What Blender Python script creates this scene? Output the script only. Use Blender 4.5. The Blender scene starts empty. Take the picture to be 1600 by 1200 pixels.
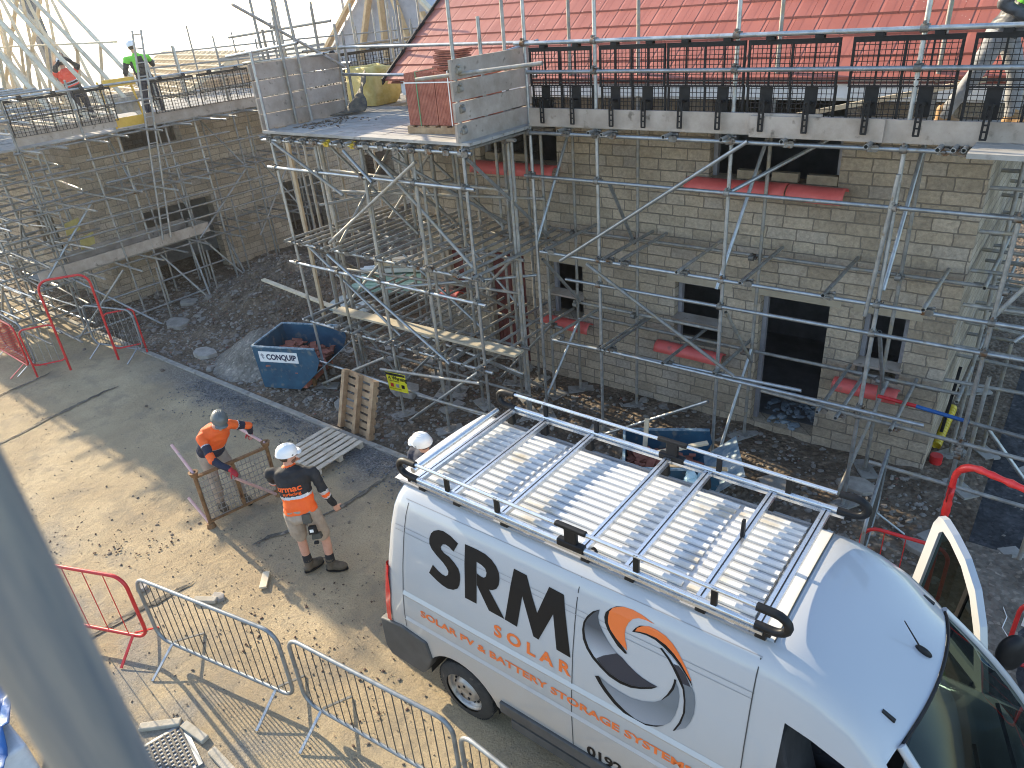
import bpy, bmesh, math, random
from math import sin, cos, pi, radians, sqrt, atan2, exp
from mathutils import Vector, Matrix, noise
from mathutils.geometry import tessellate_polygon
from mathutils.bvhtree import BVHTree
R = random.Random(7)
S = bpy.context.scene
COL = S.collection
V = Vector
# ---------------------------------------------------------------- camera
CAMH = 6.2
yaw, pitch, roll, FPX = -0.691559, 0.491269, -0.0858958, 1131.14
fw = V((sin(yaw)*cos(pitch), cos(yaw)*cos(pitch), -sin(pitch)))
r0 = V((cos(yaw), -sin(yaw), 0)); u0 = r0.cross(fw)
ri = cos(roll)*r0 + sin(roll)*u0; up = -sin(roll)*r0 + cos(roll)*u0
cam = bpy.data.cameras.new('camera'); camo = bpy.data.objects.new('camera', cam); COL.objects.link(camo)
camo.matrix_world = Matrix(((ri.x, up.x, -fw.x, 0), (ri.y, up.y, -fw.y, 0), (ri.z, up.z, -fw.z, CAMH), (0, 0, 0, 1)))
cam.sensor_width = 36; cam.lens = 36*FPX/1600; cam.clip_start = 0.02; cam.clip_end = 6000
cam.dof.use_dof = True; cam.dof.focus_distance = 8.0; cam.dof.aperture_fstop = 5.2
S.camera = camo
# ---------------------------------------------------------------- light
SUN_EL, SUN_AZ = radians(23.0), (-0.9936, 0.113)
w = bpy.data.worlds.new('World'); S.world = w; w.use_nodes = True
nt = w.node_tree; nt.nodes.clear()
sk = nt.nodes.new('ShaderNodeTexSky'); sk.sky_type = 'NISHITA'; sk.sun_disc = False
sk.sun_elevation = SUN_EL; sk.sun_rotation = atan2(SUN_AZ[0], SUN_AZ[1])
sk.altitude = 200; sk.air_density = 1.0; sk.dust_density = .8; sk.ozone_density = 1.0
bg = nt.nodes.new('ShaderNodeBackground'); bg.inputs[1].default_value = 0.15
wo = nt.nodes.new('ShaderNodeOutputWorld')
nt.links.new(sk.outputs[0], bg.inputs[0]); nt.links.new(bg.outputs[0], wo.inputs[0])
sl = bpy.data.lights.new('sun', 'SUN'); sl.energy = 3.8; sl.angle = radians(0.5); sl.color = (1.0, 0.85, 0.60)
so = bpy.data.objects.new('sun', sl); COL.objects.link(so)
sd = V((SUN_AZ[0]*cos(SUN_EL), SUN_AZ[1]*cos(SUN_EL), sin(SUN_EL)))
so.rotation_euler = sd.to_track_quat('Z', 'Y').to_euler()
S.view_settings.view_transform = 'Standard'; S.view_settings.look = 'None'
S.view_settings.exposure = 1.55; S.view_settings.gamma = 1.0
S.render.engine = 'CYCLES'; S.cycles.filter_width = 1.05; S.cycles.max_bounces = 6; S.cycles.transparent_max_bounces = 12
CP = V((0, 0, CAMH))
# ---------------------------------------------------------------- object helpers
def tag(o, label=None, cat=None, group=None, kind=None, category=None):
    cat = cat or category
    if label: o['label'] = label
    if cat: o['category'] = cat
    if group: o['group'] = group
    if kind: o['kind'] = kind
    return o
def empty(name, loc=(0, 0, 0), rz=0, label=None, cat=None, group=None):
    o = bpy.data.objects.new(name, None); COL.objects.link(o); o.empty_display_size = .1
    o.location = loc; o.rotation_euler = (0, 0, rz); tag(o, label, cat, group); return o
def frame(d, hint=(0, 0, 1)):
    d = V(d).normalized(); h = V(hint)
    if abs(d.dot(h.normalized())) > .98: h = V((1, 0, 0))
    u = h.cross(d).normalized(); return u, d.cross(u).normalized(), d
class MB:
    def __init__(s): s.v = []; s.f = []; s.m = []; s.sm = []
    def add(s, vs, fs, mi=0, smooth=False):
        n = len(s.v); s.v += [tuple(a) for a in vs]
        for f in fs: s.f.append([n+i for i in f]); s.m.append(mi); s.sm.append(smooth)
        return s
    def box(s, lo, hi, mi=0):
        x0, y0, z0 = lo; x1, y1, z1 = hi
        return s.add([(x0,y0,z0),(x1,y0,z0),(x1,y1,z0),(x0,y1,z0),(x0,y0,z1),(x1,y0,z1),(x1,y1,z1),(x0,y1,z1)],
            [(0,3,2,1),(4,5,6,7),(0,1,5,4),(1,2,6,5),(2,3,7,6),(3,0,4,7)], mi)
    def obox(s, c, ax, ay, az, mi=0, taper=1.0):
        c = V(c); ax = V(ax); ay = V(ay); az = V(az); vs = []
        for k, t in ((-1, 1.0), (1, taper)):
            for i, j in ((-1,-1),(1,-1),(1,1),(-1,1)): vs.append(c+ax*i*t+ay*j*t+az*k)
        return s.add(vs, [(0,3,2,1),(4,5,6,7),(0,1,5,4),(1,2,6,5),(2,3,7,6),(3,0,4,7)], mi)
    def bar(s, p, q, w, h, mi=0, hint=(0,0,1)):
        p = V(p); q = V(q); u, v, d = frame(q-p, hint)
        return s.obox((p+q)/2, u*w/2, v*h/2, d*(q-p).length/2, mi)
    def tube(s, p, q, r=.024, n=10, mi=0, wall=0, r2=None, cap=True):
        p = V(p); q = V(q); u, v, d = frame(q-p); r2 = r if r2 is None else r2
        cs = [(cos(2*pi*i/n), sin(2*pi*i/n)) for i in range(n)]
        a = [p+u*x*r+v*y*r for x, y in cs]; b = [q+u*x*r2+v*y*r2 for x, y in cs]
        side = [(i, (i+1) % n, n+(i+1) % n, n+i) for i in range(n)]
        if wall:
            k = 1-wall/r; dep = d*min(.12, (q-p).length*.3)
            ai = [p+u*x*r*k+v*y*r*k for x, y in cs]; bi = [q+u*x*r*k+v*y*r*k for x, y in cs]
            s.add(a+b, side, mi, True)
            s.add(a+ai, [(i, n+i, n+(i+1) % n, (i+1) % n) for i in range(n)], mi)
            s.add(b+bi, [(i, (i+1) % n, n+(i+1) % n, n+i) for i in range(n)], mi)
            for e, sg, fl in ((ai, 1, 1), (bi, -1, 0)):
                e2 = [x+dep*sg for x in e]
                fs = [((i+1) % n, i, n+i, n+(i+1) % n) if fl else (i, (i+1) % n, n+(i+1) % n, n+i) for i in range(n)]
                s.add(e+e2, fs+[tuple(range(n, 2*n)) if not fl else tuple(range(2*n-1, n-1, -1))], mi, False)
        else:
            s.add(a+b, side, mi, True)
            if cap: s.add(a, [tuple(range(n-1, -1, -1))], mi); s.add(b, [tuple(range(n))], mi)
        return s
    def path(s, pts, r, n=8, mi=0, closed=False, cap=True):
        pts = [V(p) for p in pts]; N = len(pts); rings = []; u = None
        for i, p in enumerate(pts):
            if closed: d = (pts[(i+1) % N]-pts[i-1])
            else: d = pts[min(i+1, N-1)]-pts[max(i-1, 0)]
            d.normalize()
            if u is None: u = frame(d)[0]
            else: u = (u-d*u.dot(d)).normalized()
            v = d.cross(u); rr = r[i] if isinstance(r, (list, tuple)) else r
            rings.append([p+u*cos(2*pi*k/n)*rr+v*sin(2*pi*k/n)*rr for k in range(n)])
        vs = [x for q in rings for x in q]; fs = []
        for i in range(N if closed else N-1):
            a = i*n; b = ((i+1) % N)*n
            fs += [(a+k, a+(k+1) % n, b+(k+1) % n, b+k) for k in range(n)]
        s.add(vs, fs, mi, True)
        if not closed and cap:
            s.add(rings[0], [tuple(range(n-1, -1, -1))], mi); s.add(rings[-1], [tuple(range(n))], mi)
        return s
    def ell(s, c, ax, ay, az, nu=12, nv=8, mi=0):
        c = V(c); ax = V(ax); ay = V(ay); az = V(az); vs = [c-az]; fs = []
        for j in range(1, nv):
            t = pi*j/nv
            for i in range(nu):
                a = 2*pi*i/nu; vs.append(c+ax*cos(a)*sin(t)+ay*sin(a)*sin(t)-az*cos(t))
        vs.append(c+az); L = len(vs)-1
        for i in range(nu):
            fs.append((0, 1+(i+1) % nu, 1+i)); fs.append((L, L-nu+i, L-nu+(i+1) % nu))
        for j in range(nv-2):
            a = 1+j*nu; b = a+nu
            fs += [(a+i, a+(i+1) % nu, b+(i+1) % nu, b+i) for i in range(nu)]
        return s.add(vs, fs, mi, True)
    def loft(s, rings, mi=0, n=14, smooth=True):   # ring = (centre, ax, ay) ellipse
        vs = []; fs = []
        for c, ax, ay in rings:
            c = V(c); ax = V(ax); ay = V(ay); vs += [c+ax*cos(2*pi*i/n)+ay*sin(2*pi*i/n) for i in range(n)]
        for j in range(len(rings)-1):
            a = j*n; b = a+n; fs += [(a+i, a+(i+1) % n, b+(i+1) % n, b+i) for i in range(n)]
        fs.append(tuple(range(n-1, -1, -1))); fs.append(tuple(range((len(rings)-1)*n, len(rings)*n)))
        return s.add(vs, fs, mi, smooth)
    def rock(s, c, r, rnd, mi=0, flat=.6):
        t = (1+5**.5)/2
        P = [(-1,t,0),(1,t,0),(-1,-t,0),(1,-t,0),(0,-1,t),(0,1,t),(0,-1,-t),(0,1,-t),(t,0,-1),(t,0,1),(-t,0,-1),(-t,0,1)]
        F = [(0,11,5),(0,5,1),(0,1,7),(0,7,10),(0,10,11),(1,5,9),(5,11,4),(11,10,2),(10,7,6),(7,1,8),(3,9,4),(3,4,2),(3,2,6),(3,6,8),(3,8,9),(4,9,5),(2,4,11),(6,2,10),(8,6,7),(9,8,1)]
        a = rnd.uniform(0, 6.28); sx = rnd.uniform(.6, 1.3); sy = rnd.uniform(.5, 1.1); sz = flat*rnd.uniform(.6, 1.2)
        vs = []
        for x, y, z in P:
            k = r/1.9*rnd.uniform(.7, 1.25); x *= k*sx; y *= k*sy; z *= k*sz
            vs.append((c[0]+x*cos(a)-y*sin(a), c[1]+x*sin(a)+y*cos(a), c[2]+z))
        return s.add(vs, F, mi)
    def mesh(s, name, mats):
        me = bpy.data.meshes.new(name); me.from_pydata(s.v, [], s.f)
        for m in (mats if isinstance(mats, (list, tuple)) else [mats]): me.materials.append(m)
        me.polygons.foreach_set('material_index', s.m); me.polygons.foreach_set('use_smooth', s.sm); me.update(); return me
    def build(s, name, mats, parent=None, **k):
        o = bpy.data.objects.new(name, s.mesh(name, mats)); COL.objects.link(o)
        if parent: o.parent = parent
        if k: tag(o, **k)
        return o
def bevel(o, w=.004, seg=2, ang=.6):
    m = o.modifiers.new('bevel', 'BEVEL'); m.width = w; m.segments = seg; m.limit_method = 'ANGLE'; m.angle_limit = ang; return o
def copy_tree(o, parent=None):
    c = o.copy(); COL.objects.link(c)
    if parent: c.parent = parent
    for ch in [x for x in ALLKIDS(o)]: copy_tree(ch, c)
    return c
def ALLKIDS(o): return [x for x in bpy.data.objects if x.parent == o]
class Kit:
    """collects the repeated parts of one thing; the 100 nearest of a kind become parts, the rest one part"""
    def __init__(s, root, mats): s.root = root; s.mats = mats; s.it = {}
    def add(s, name, mb, mat, at): s.it.setdefault((name, mat.name), []).append(((V(at)-CP).length, len(s.it), mb, mat))
    def finish(s, cap=100):
        byname = {}
        for (n, m), L in s.it.items(): byname.setdefault(n, []).extend(L)
        inv = s.root.matrix_world.inverted()
        for n, L in byname.items():
            L.sort(key=lambda t: t[0])
            for d, _, mb, mat in L[:cap]: mb.build(n, mat, s.root)
            rest = L[cap:]
            if rest:
                big = MB(); ms = []
                for d, _, mb, mat in rest:
                    if mat not in ms: ms.append(mat)
                    k = ms.index(mat); o = len(big.v); big.v += mb.v
                    for f, sm in zip(mb.f, mb.sm): big.f.append([i+o for i in f]); big.m.append(k); big.sm.append(sm)
                big.build(n, ms, s.root, kind='stuff')
def rounded(w, h, r, n=5):
    pts = []
    for cx, cy, a0 in ((w-r, h-r, 0), (r, h-r, 90), (r, r, 180), (w-r, r, 270)):
        for i in range(n+1):
            a = radians(a0+90*i/n); pts.append((cx+r*cos(a), cy+r*sin(a)))
    return pts
def textmesh(txt, size=1, bold=0.0, sx=1.0, ext=0.0, spacing=1.0, align='LEFT'):
    cu = bpy.data.curves.new('t', 'FONT'); cu.body = txt; cu.size = size; cu.offset = bold; cu.extrude = ext
    cu.space_character = spacing; cu.align_x = align; cu.resolution_u = 3
    o = bpy.data.objects.new('t', cu); COL.objects.link(o)
    dg = bpy.context.evaluated_depsgraph_get(); dg.update()
    me = bpy.data.meshes.new_from_object(o.evaluated_get(dg))
    vs = [(v.co.x*sx, v.co.y, v.co.z) for v in me.vertices]; fs = [tuple(p.vertices) for p in me.polygons]
    bpy.data.objects.remove(o); bpy.data.curves.remove(cu); bpy.data.meshes.remove(me)
    return vs, fs
# ---------------------------------------------------------------- materials
MATS = {}
def nodes(name):
    m = bpy.data.materials.new(name); m.use_nodes = True; t = m.node_tree; t.nodes.clear()
    o = t.nodes.new('ShaderNodeOutputMaterial'); b = t.nodes.new('ShaderNodeBsdfPrincipled')
    t.links.new(b.outputs[0], o.inputs[0]); return m, t, b
def N(t, typ, **k):
    n = t.nodes.new(typ)
    for a, v in k.items():
        if a.startswith('i_'): n.inputs[int(a[2:]) if a[2:].isdigit() else a[2:].replace('_', ' ')].default_value = v
        else: setattr(n, a, v)
    return n
def ramp(t, stops, inter='LINEAR'):
    n = t.nodes.new('ShaderNodeValToRGB'); e = n.color_ramp; e.interpolation = inter
    while len(e.elements) < len(stops): e.elements.new(.5)
    for x, (p, c) in zip(e.elements, stops): x.position = p; x.color = (*c, 1) if len(c) == 3 else c
    return n
def coords(t, kind='Object', scale=None):
    c = N(t, 'ShaderNodeTexCoord'); out = c.outputs[kind]
    if scale:
        mp = N(t, 'ShaderNodeMapping'); mp.inputs['Scale'].default_value = scale; t.links.new(out, mp.inputs[0]); out = mp.outputs[0]
    return out
def mat(name, col, col2=None, rough=.6, metal=0., scale=6., bump=0., bscale=None, spec=None, rnd=0., stretch=None, dirt=None, coat=0):
    """noise between two colours, bump, per-object value jitter"""
    if name in MATS: return MATS[name]
    m, t, b = nodes(name); L = t.links.new
    co = coords(t, 'Object', stretch or (1, 1, 1))
    nz = N(t, 'ShaderNodeTexNoise'); nz.inputs['Scale'].default_value = scale; nz.inputs['Detail'].default_value = 6; nz.inputs['Roughness'].default_value = .65
    L(co, nz.inputs['Vector'])
    rp = ramp(t, [(.35, col), (.65, col2 or col)]); L(nz.outputs[0], rp.inputs[0]); out = rp.outputs[0]
    if dirt:
        n2 = N(t, 'ShaderNodeTexNoise'); n2.inputs['Scale'].default_value = dirt[1]; n2.inputs['Detail'].default_value = 8; L(co, n2.inputs['Vector'])
        r2 = ramp(t, [(dirt[2], (0, 0, 0)), (dirt[2]+.12, (1, 1, 1))]); L(n2.outputs[0], r2.inputs[0])
        mx = N(t, 'ShaderNodeMix', data_type='RGBA'); L(r2.outputs[0], mx.inputs[0]); L(out, mx.inputs[6]); mx.inputs[7].default_value = (*dirt[0], 1); out = mx.outputs[2]
    if rnd:
        oi = N(t, 'ShaderNodeObjectInfo'); mr = N(t, 'ShaderNodeMapRange'); mr.inputs[3].default_value = 1-rnd; mr.inputs[4].default_value = 1+rnd
        L(oi.outputs['Random'], mr.inputs[0]); hv = N(t, 'ShaderNodeHueSaturation'); L(mr.outputs[0], hv.inputs['Value']); L(out, hv.inputs['Color']); out = hv.outputs[0]
    L(out, b.inputs['Base Color']); b.inputs['Metallic'].default_value = metal
    rr = N(t, 'ShaderNodeMapRange'); rr.inputs[3].default_value = max(.05, rough-.1); rr.inputs[4].default_value = min(1, rough+.1)
    L(nz.outputs[0], rr.inputs[0]); L(rr.outputs[0], b.inputs['Roughness'])
    if spec is not None: b.inputs['Specular IOR Level'].default_value = spec
    if coat: b.inputs['Coat Weight'].default_value = coat; b.inputs['Coat Roughness'].default_value = .08
    if bump:
        nb = N(t, 'ShaderNodeTexNoise'); nb.inputs['Scale'].default_value = bscale or scale*3; nb.inputs['Detail'].default_value = 5
        L(co, nb.inputs['Vector']); bp = N(t, 'ShaderNodeBump'); bp.inputs['Distance'].default_value = bump; bp.inputs['Strength'].default_value = 1
        L(nb.outputs[0], bp.inputs['Height']); L(bp.outputs[0], b.inputs['Normal'])
    MATS[name] = m; return m
galv = mat('galvanised', (.29, .305, .31), (.44, .455, .46), .42, .75, 9, .0006, 60, rnd=.16, dirt=((.30, .27, .22), 14, .60))
galv_old = mat('galvanised_weathered', (.22, .212, .195), (.38, .365, .335), .6, .45, 7, .001, 50, rnd=.2, dirt=((.33, .29, .22), 8, .52))
coup = mat('coupler_steel', (.15, .145, .135), (.30, .28, .25), .6, .6, 20, rnd=.25, dirt=((.16, .08, .035), 10, .55))
coup_y = mat('coupler_yellow', (.55, .38, .03), rough=.5)
board = mat('scaffold_board', (.29, .235, .185), (.43, .36, .30), .85, 0, 3, .002, 12, rnd=.12, stretch=(1, 1, 1), dirt=((.16, .13, .10), 9, .62))
deckm = mat('weathered_deck', (.24, .225, .20), (.37, .35, .32), .85, 0, 2.5, .002, 14, rnd=.12, dirt=((.13, .11, .09), 5, .60))
newwood = mat('new_timber', (.55, .36, .17), (.68, .48, .27), .7, 0, 5, .001, 30, rnd=.1)
palewood = mat('pale_timber', (.52, .42, .28), (.68, .58, .42), .7, 0, 5, .001, 30, rnd=.1)
palletw = mat('pallet_wood', (.25, .15, .08), (.42, .29, .17), .8, 0, 6, .002, 30, rnd=.1)
palletg = mat('pallet_grey_wood', (.40, .33, .24), (.58, .50, .40), .8, 0, 6, .002, 30, rnd=.1)
blackp = mat('black_plastic', (.006, .006, .007), (.012, .012, .013), .5, 0, 20, spec=.3)
redp = mat('red_paint', (.50, .018, .02), (.62, .03, .03), .42, 0, 8, dirt=((.25, .12, .1), 18, .68))
redwrap = mat('red_wrap', (.70, .02, .02), (.75, .05, .04), .35, 0, 8, .004, 20)
redsill = mat('red_sill_cover', (.62, .10, .09), (.74, .15, .13), .5, 0, 3, .001, 12, dirt=((.30, .12, .10), 6, .62))
lint = mat('cast_stone', (.33, .27, .19), (.40, .34, .25), .9, 0, 4, .001, 60)
slabm = mat('concrete_slab', (.22, .20, .175), (.36, .33, .29), .9, 0, 5, .004, 20, rnd=.15)
white = mat('white_board', (.74, .74, .72), (.82, .82, .80), .5, 0, 4)
brickd = mat('clay_tile', (.26, .075, .05), (.40, .15, .10), .8, 0, 9, .003, 25, rnd=.12)
blueskip = mat('blue_paint', (.010, .055, .105), (.022, .095, .16), .5, 0, 4, .001, 20, dirt=((.13, .15, .15), 7, .58))
bluetarp = mat('blue_sheet', (.015, .08, .26), (.03, .13, .36), .45, 0, 5, .01, 10)
yellow = mat('yellow_plastic', (.50, .37, .02), (.62, .48, .04), .45, 0, 6, .002, 12)
skin_m = mat('skin', (.52, .27, .19), (.60, .34, .25), .55, 0, 14)
hair_m = mat('hair', (.05, .03, .02), rough=.8)
orange = mat('hivis_orange', (.85, .11, .012), (.92, .15, .02), .7, 0, 8, .006, 9)
lime = mat('hivis_lime', (.13, .55, .03), (.2, .68, .06), .7, 0, 8, .006, 9)
blackc = mat('black_cloth', (.012, .013, .016), (.025, .026, .03), .85, 0, 10, .006, 9)
navyc = mat('navy_cloth', (.012, .016, .035), (.02, .026, .05), .85, 0, 10, .006, 9)
reflc = mat('reflective_tape', (.45, .46, .48), (.55, .56, .58), .35, .2, 30)
beigec = mat('stone_trousers', (.30, .245, .19), (.40, .33, .26), .9, 0, 8, .008, 8, dirt=((.2, .15, .1), 6, .6))
greyc = mat('grey_trousers', (.20, .20, .205), (.32, .32, .32), .9, 0, 8, .01, 8)
bootm = mat('boot_leather', (.07, .055, .035), (.13, .10, .07), .85, 0, 14, .002, 40)
boott = mat('tan_boot', (.30, .16, .06), (.36, .22, .1), .7, 0, 14)
glovem = mat('red_glove', (.42, .02, .03), (.5, .03, .04), .7, 0, 14)
glovep = mat('pale_glove', (.45, .43, .36), (.52, .5, .42), .7, 0, 14)
helmw = mat('white_helmet', (.78, .78, .77), (.84, .84, .83), .3, 0, 5)
helmg = mat('grey_helmet', (.10, .11, .105), (.15, .16, .15), .4, 0, 8)
rust = mat('rusty_steel', (.16, .085, .035), (.30, .17, .08), .8, .2, 14, .001, 60, dirt=((.10, .04, .015), 9, .58))
pinkp = mat('pink_paint', (.62, .36, .33), (.70, .47, .43), .5, 0, 12, dirt=((.45, .38, .33), 9, .6))
# ---------------------------------------------------------------- ground materials
def mat_road():
    m, t, b = nodes('dusty_road'); L = t.links.new; co = coords(t)
    def nz(s, d=6, r=.6, v=co):
        n = N(t, 'ShaderNodeTexNoise'); n.inputs['Scale'].default_value = s; n.inputs['Detail'].default_value = d; n.inputs['Roughness'].default_value = r; L(v, n.inputs['Vector']); return n.outputs[0]
    big = ramp(t, [(.30, (.31, .24, .155)), (.5, (.40, .315, .20)), (.68, (.48, .385, .25))]); L(nz(.7, 8), big.inputs[0])
    fine = ramp(t, [(.30, (.45, .43, .40)), (.5, (1, 1, 1)), (.72, (1.22, 1.18, 1.1))]); L(nz(55, 4, .8), fine.inputs[0])
    mul = N(t, 'ShaderNodeMix', data_type='RGBA', blend_type='MULTIPLY'); mul.inputs[0].default_value = .75; L(big.outputs[0], mul.inputs[6]); L(fine.outputs[0], mul.inputs[7])
    # dark compacted patches
    dk = ramp(t, [(.50, (0, 0, 0)), (.62, (1, 1, 1))]); L(nz(1.6, 9, .7), dk.inputs[0])
    m2 = N(t, 'ShaderNodeMix', data_type='RGBA'); L(dk.outputs[0], m2.inputs[0]); L(mul.outputs[2], m2.inputs[6]); m2.inputs[7].default_value = (.235, .20, .15, 1)
    fac = N(t, 'ShaderNodeMath', operation='MULTIPLY'); L(dk.outputs[0], fac.inputs[0]); fac.inputs[1].default_value = .55; L(fac.outputs[0], m2.inputs[0])
    # dark gravel strip beside the kerb
    sx = N(t, 'ShaderNodeSeparateXYZ'); L(co, sx.inputs[0])
    e = N(t, 'ShaderNodeMath', operation='MULTIPLY_ADD'); L(nz(1.1, 6), e.inputs[0]); e.inputs[1].default_value = 1.6; L(sx.outputs['Y'], e.inputs[2])
    mr = N(t, 'ShaderNodeMapRange'); mr.inputs[1].default_value = 6.05; mr.inputs[2].default_value = 6.75; L(e.outputs[0], mr.inputs[0])
    br = N(t, 'ShaderNodeMath', operation='MULTIPLY'); L(mr.outputs[0], br.inputs[0])
    mx2 = N(t, 'ShaderNodeMapRange'); mx2.inputs[1].default_value = -16; mx2.inputs[2].default_value = -12.5; L(sx.outputs['X'], mx2.inputs[0]); L(mx2.outputs[0], br.inputs[1])
    gv = N(t, 'ShaderNodeTexVoronoi'); gv.inputs['Scale'].default_value = 45; L(co, gv.inputs['Vector'])
    gc = ramp(t, [(.0, (.07, .068, .066)), (.5, (.15, .145, .138)), (1, (.28, .27, .25))]); L(gv.outputs['Color'], gc.inputs[0])
    m3 = N(t, 'ShaderNodeMix', data_type='RGBA'); L(br.outputs[0], m3.inputs[0]); L(m2.outputs[2], m3.inputs[6]); L(gc.outputs[0], m3.inputs[7])
    # grey tarmac showing in the near left corner
    cr = N(t, 'ShaderNodeMapRange'); cr.inputs[1].default_value = 2.6; cr.inputs[2].default_value = 1.7; L(sx.outputs['Y'], cr.inputs[0])
    cn = ramp(t, [(.42, (0, 0, 0)), (.58, (1, 1, 1))]); L(nz(1.2, 7), cn.inputs[0]); cm = N(t, 'ShaderNodeMath', operation='MULTIPLY'); L(cr.outputs[0], cm.inputs[0]); L(cn.outputs[0], cm.inputs[1])
    c9 = N(t, 'ShaderNodeMath', operation='MULTIPLY'); L(cm.outputs[0], c9.inputs[0]); c9.inputs[1].default_value = .8
    m4 = N(t, 'ShaderNodeMix', data_type='RGBA'); L(c9.outputs[0], m4.inputs[0]); L(m3.outputs[2], m4.inputs[6]); L(fine.outputs[0], m4.inputs[7])
    g2 = N(t, 'ShaderNodeMix', data_type='RGBA', blend_type='MULTIPLY'); g2.inputs[0].default_value = 1; g2.inputs[6].default_value = (.25, .235, .21, 1); L(fine.outputs[0], g2.inputs[7]); L(g2.outputs[2], m4.inputs[7])
    L(m4.outputs[2], b.inputs['Base Color']); b.inputs['Roughness'].default_value = .92; b.inputs['Specular IOR Level'].default_value = .25
    h1 = N(t, 'ShaderNodeMath', operation='MULTIPLY_ADD'); L(nz(5, 8, .65), h1.inputs[0]); h1.inputs[1].default_value = 2.4; L(nz(38, 6, .8), h1.inputs[2])
    bp = N(t, 'ShaderNodeBump'); bp.inputs['Distance'].default_value = .022; L(h1.outputs[0], bp.inputs['Height']); L(bp.outputs[0], b.inputs['Normal'])
    return m
def mat_mud(name='site_mud', c=((.08, .057, .04), (.155, .118, .084), (.27, .22, .17)), dist=.03):
    m, t, b = nodes(name); L = t.links.new; co = coords(t)
    n1 = N(t, 'ShaderNodeTexNoise'); n1.inputs['Scale'].default_value = 2.2; n1.inputs['Detail'].default_value = 10; n1.inputs['Roughness'].default_value = .72; L(co, n1.inputs['Vector'])
    rp = ramp(t, [(.34, c[0]), (.52, c[1]), (.70, c[2])]); L(n1.outputs[0], rp.inputs[0])
    vo = N(t, 'ShaderNodeTexVoronoi'); vo.inputs['Scale'].default_value = 22; L(co, vo.inputs['Vector'])
    vr = ramp(t, [(0, (.5, .5, .5)), (.75, (1, 1, 1)), (1, (2.1, 2.0, 1.9))]); L(vo.outputs['Color'], vr.inputs[0])
    mu = N(t, 'ShaderNodeMix', data_type='RGBA', blend_type='MULTIPLY'); mu.inputs[0].default_value = .8; L(rp.outputs[0], mu.inputs[6]); L(vr.outputs[0], mu.inputs[7])
    L(mu.outputs[2], b.inputs['Base Color']); b.inputs['Roughness'].default_value = .9; b.inputs['Specular IOR Level'].default_value = .3
    v2 = N(t, 'ShaderNodeTexVoronoi'); v2.inputs['Scale'].default_value = 15; L(co, v2.inputs['Vector'])
    h = N(t, 'ShaderNodeMath', operation='MULTIPLY_ADD'); L(v2.outputs['Distance'], h.inputs[0]); h.inputs[1].default_value = -1.0; L(n1.outputs[0], h.inputs[2])
    bp = N(t, 'ShaderNodeBump'); bp.inputs['Distance'].default_value = dist; L(h.outputs[0], bp.inputs['Height']); L(bp.outputs[0], b.inputs['Normal'])
    return m
roadm = mat_road(); mudm = mat_mud()
gravm = mat_mud('gravel', ((.13, .115, .095), (.22, .20, .17), (.33, .30, .26)), .02)
asphm = mat_mud('fresh_asphalt', ((.030, .032, .036), (.05, .052, .058), (.11, .11, .115)), .012)
hillm = mat('far_fields', (.10, .14, .07), (.17, .19, .11), .95, 0, .01)
grassm = mat('bank_grass', (.06, .15, .02), (.11, .22, .035), .95, 0, 1.5, .03, 30)
rubm = mat('rubble_stone', (.14, .125, .11), (.30, .27, .235), .9, 0, 3, .004, 30)
rub2 = mat('rubble_red', (.14, .06, .045), (.26, .12, .09), .9, 0, 9)
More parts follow.
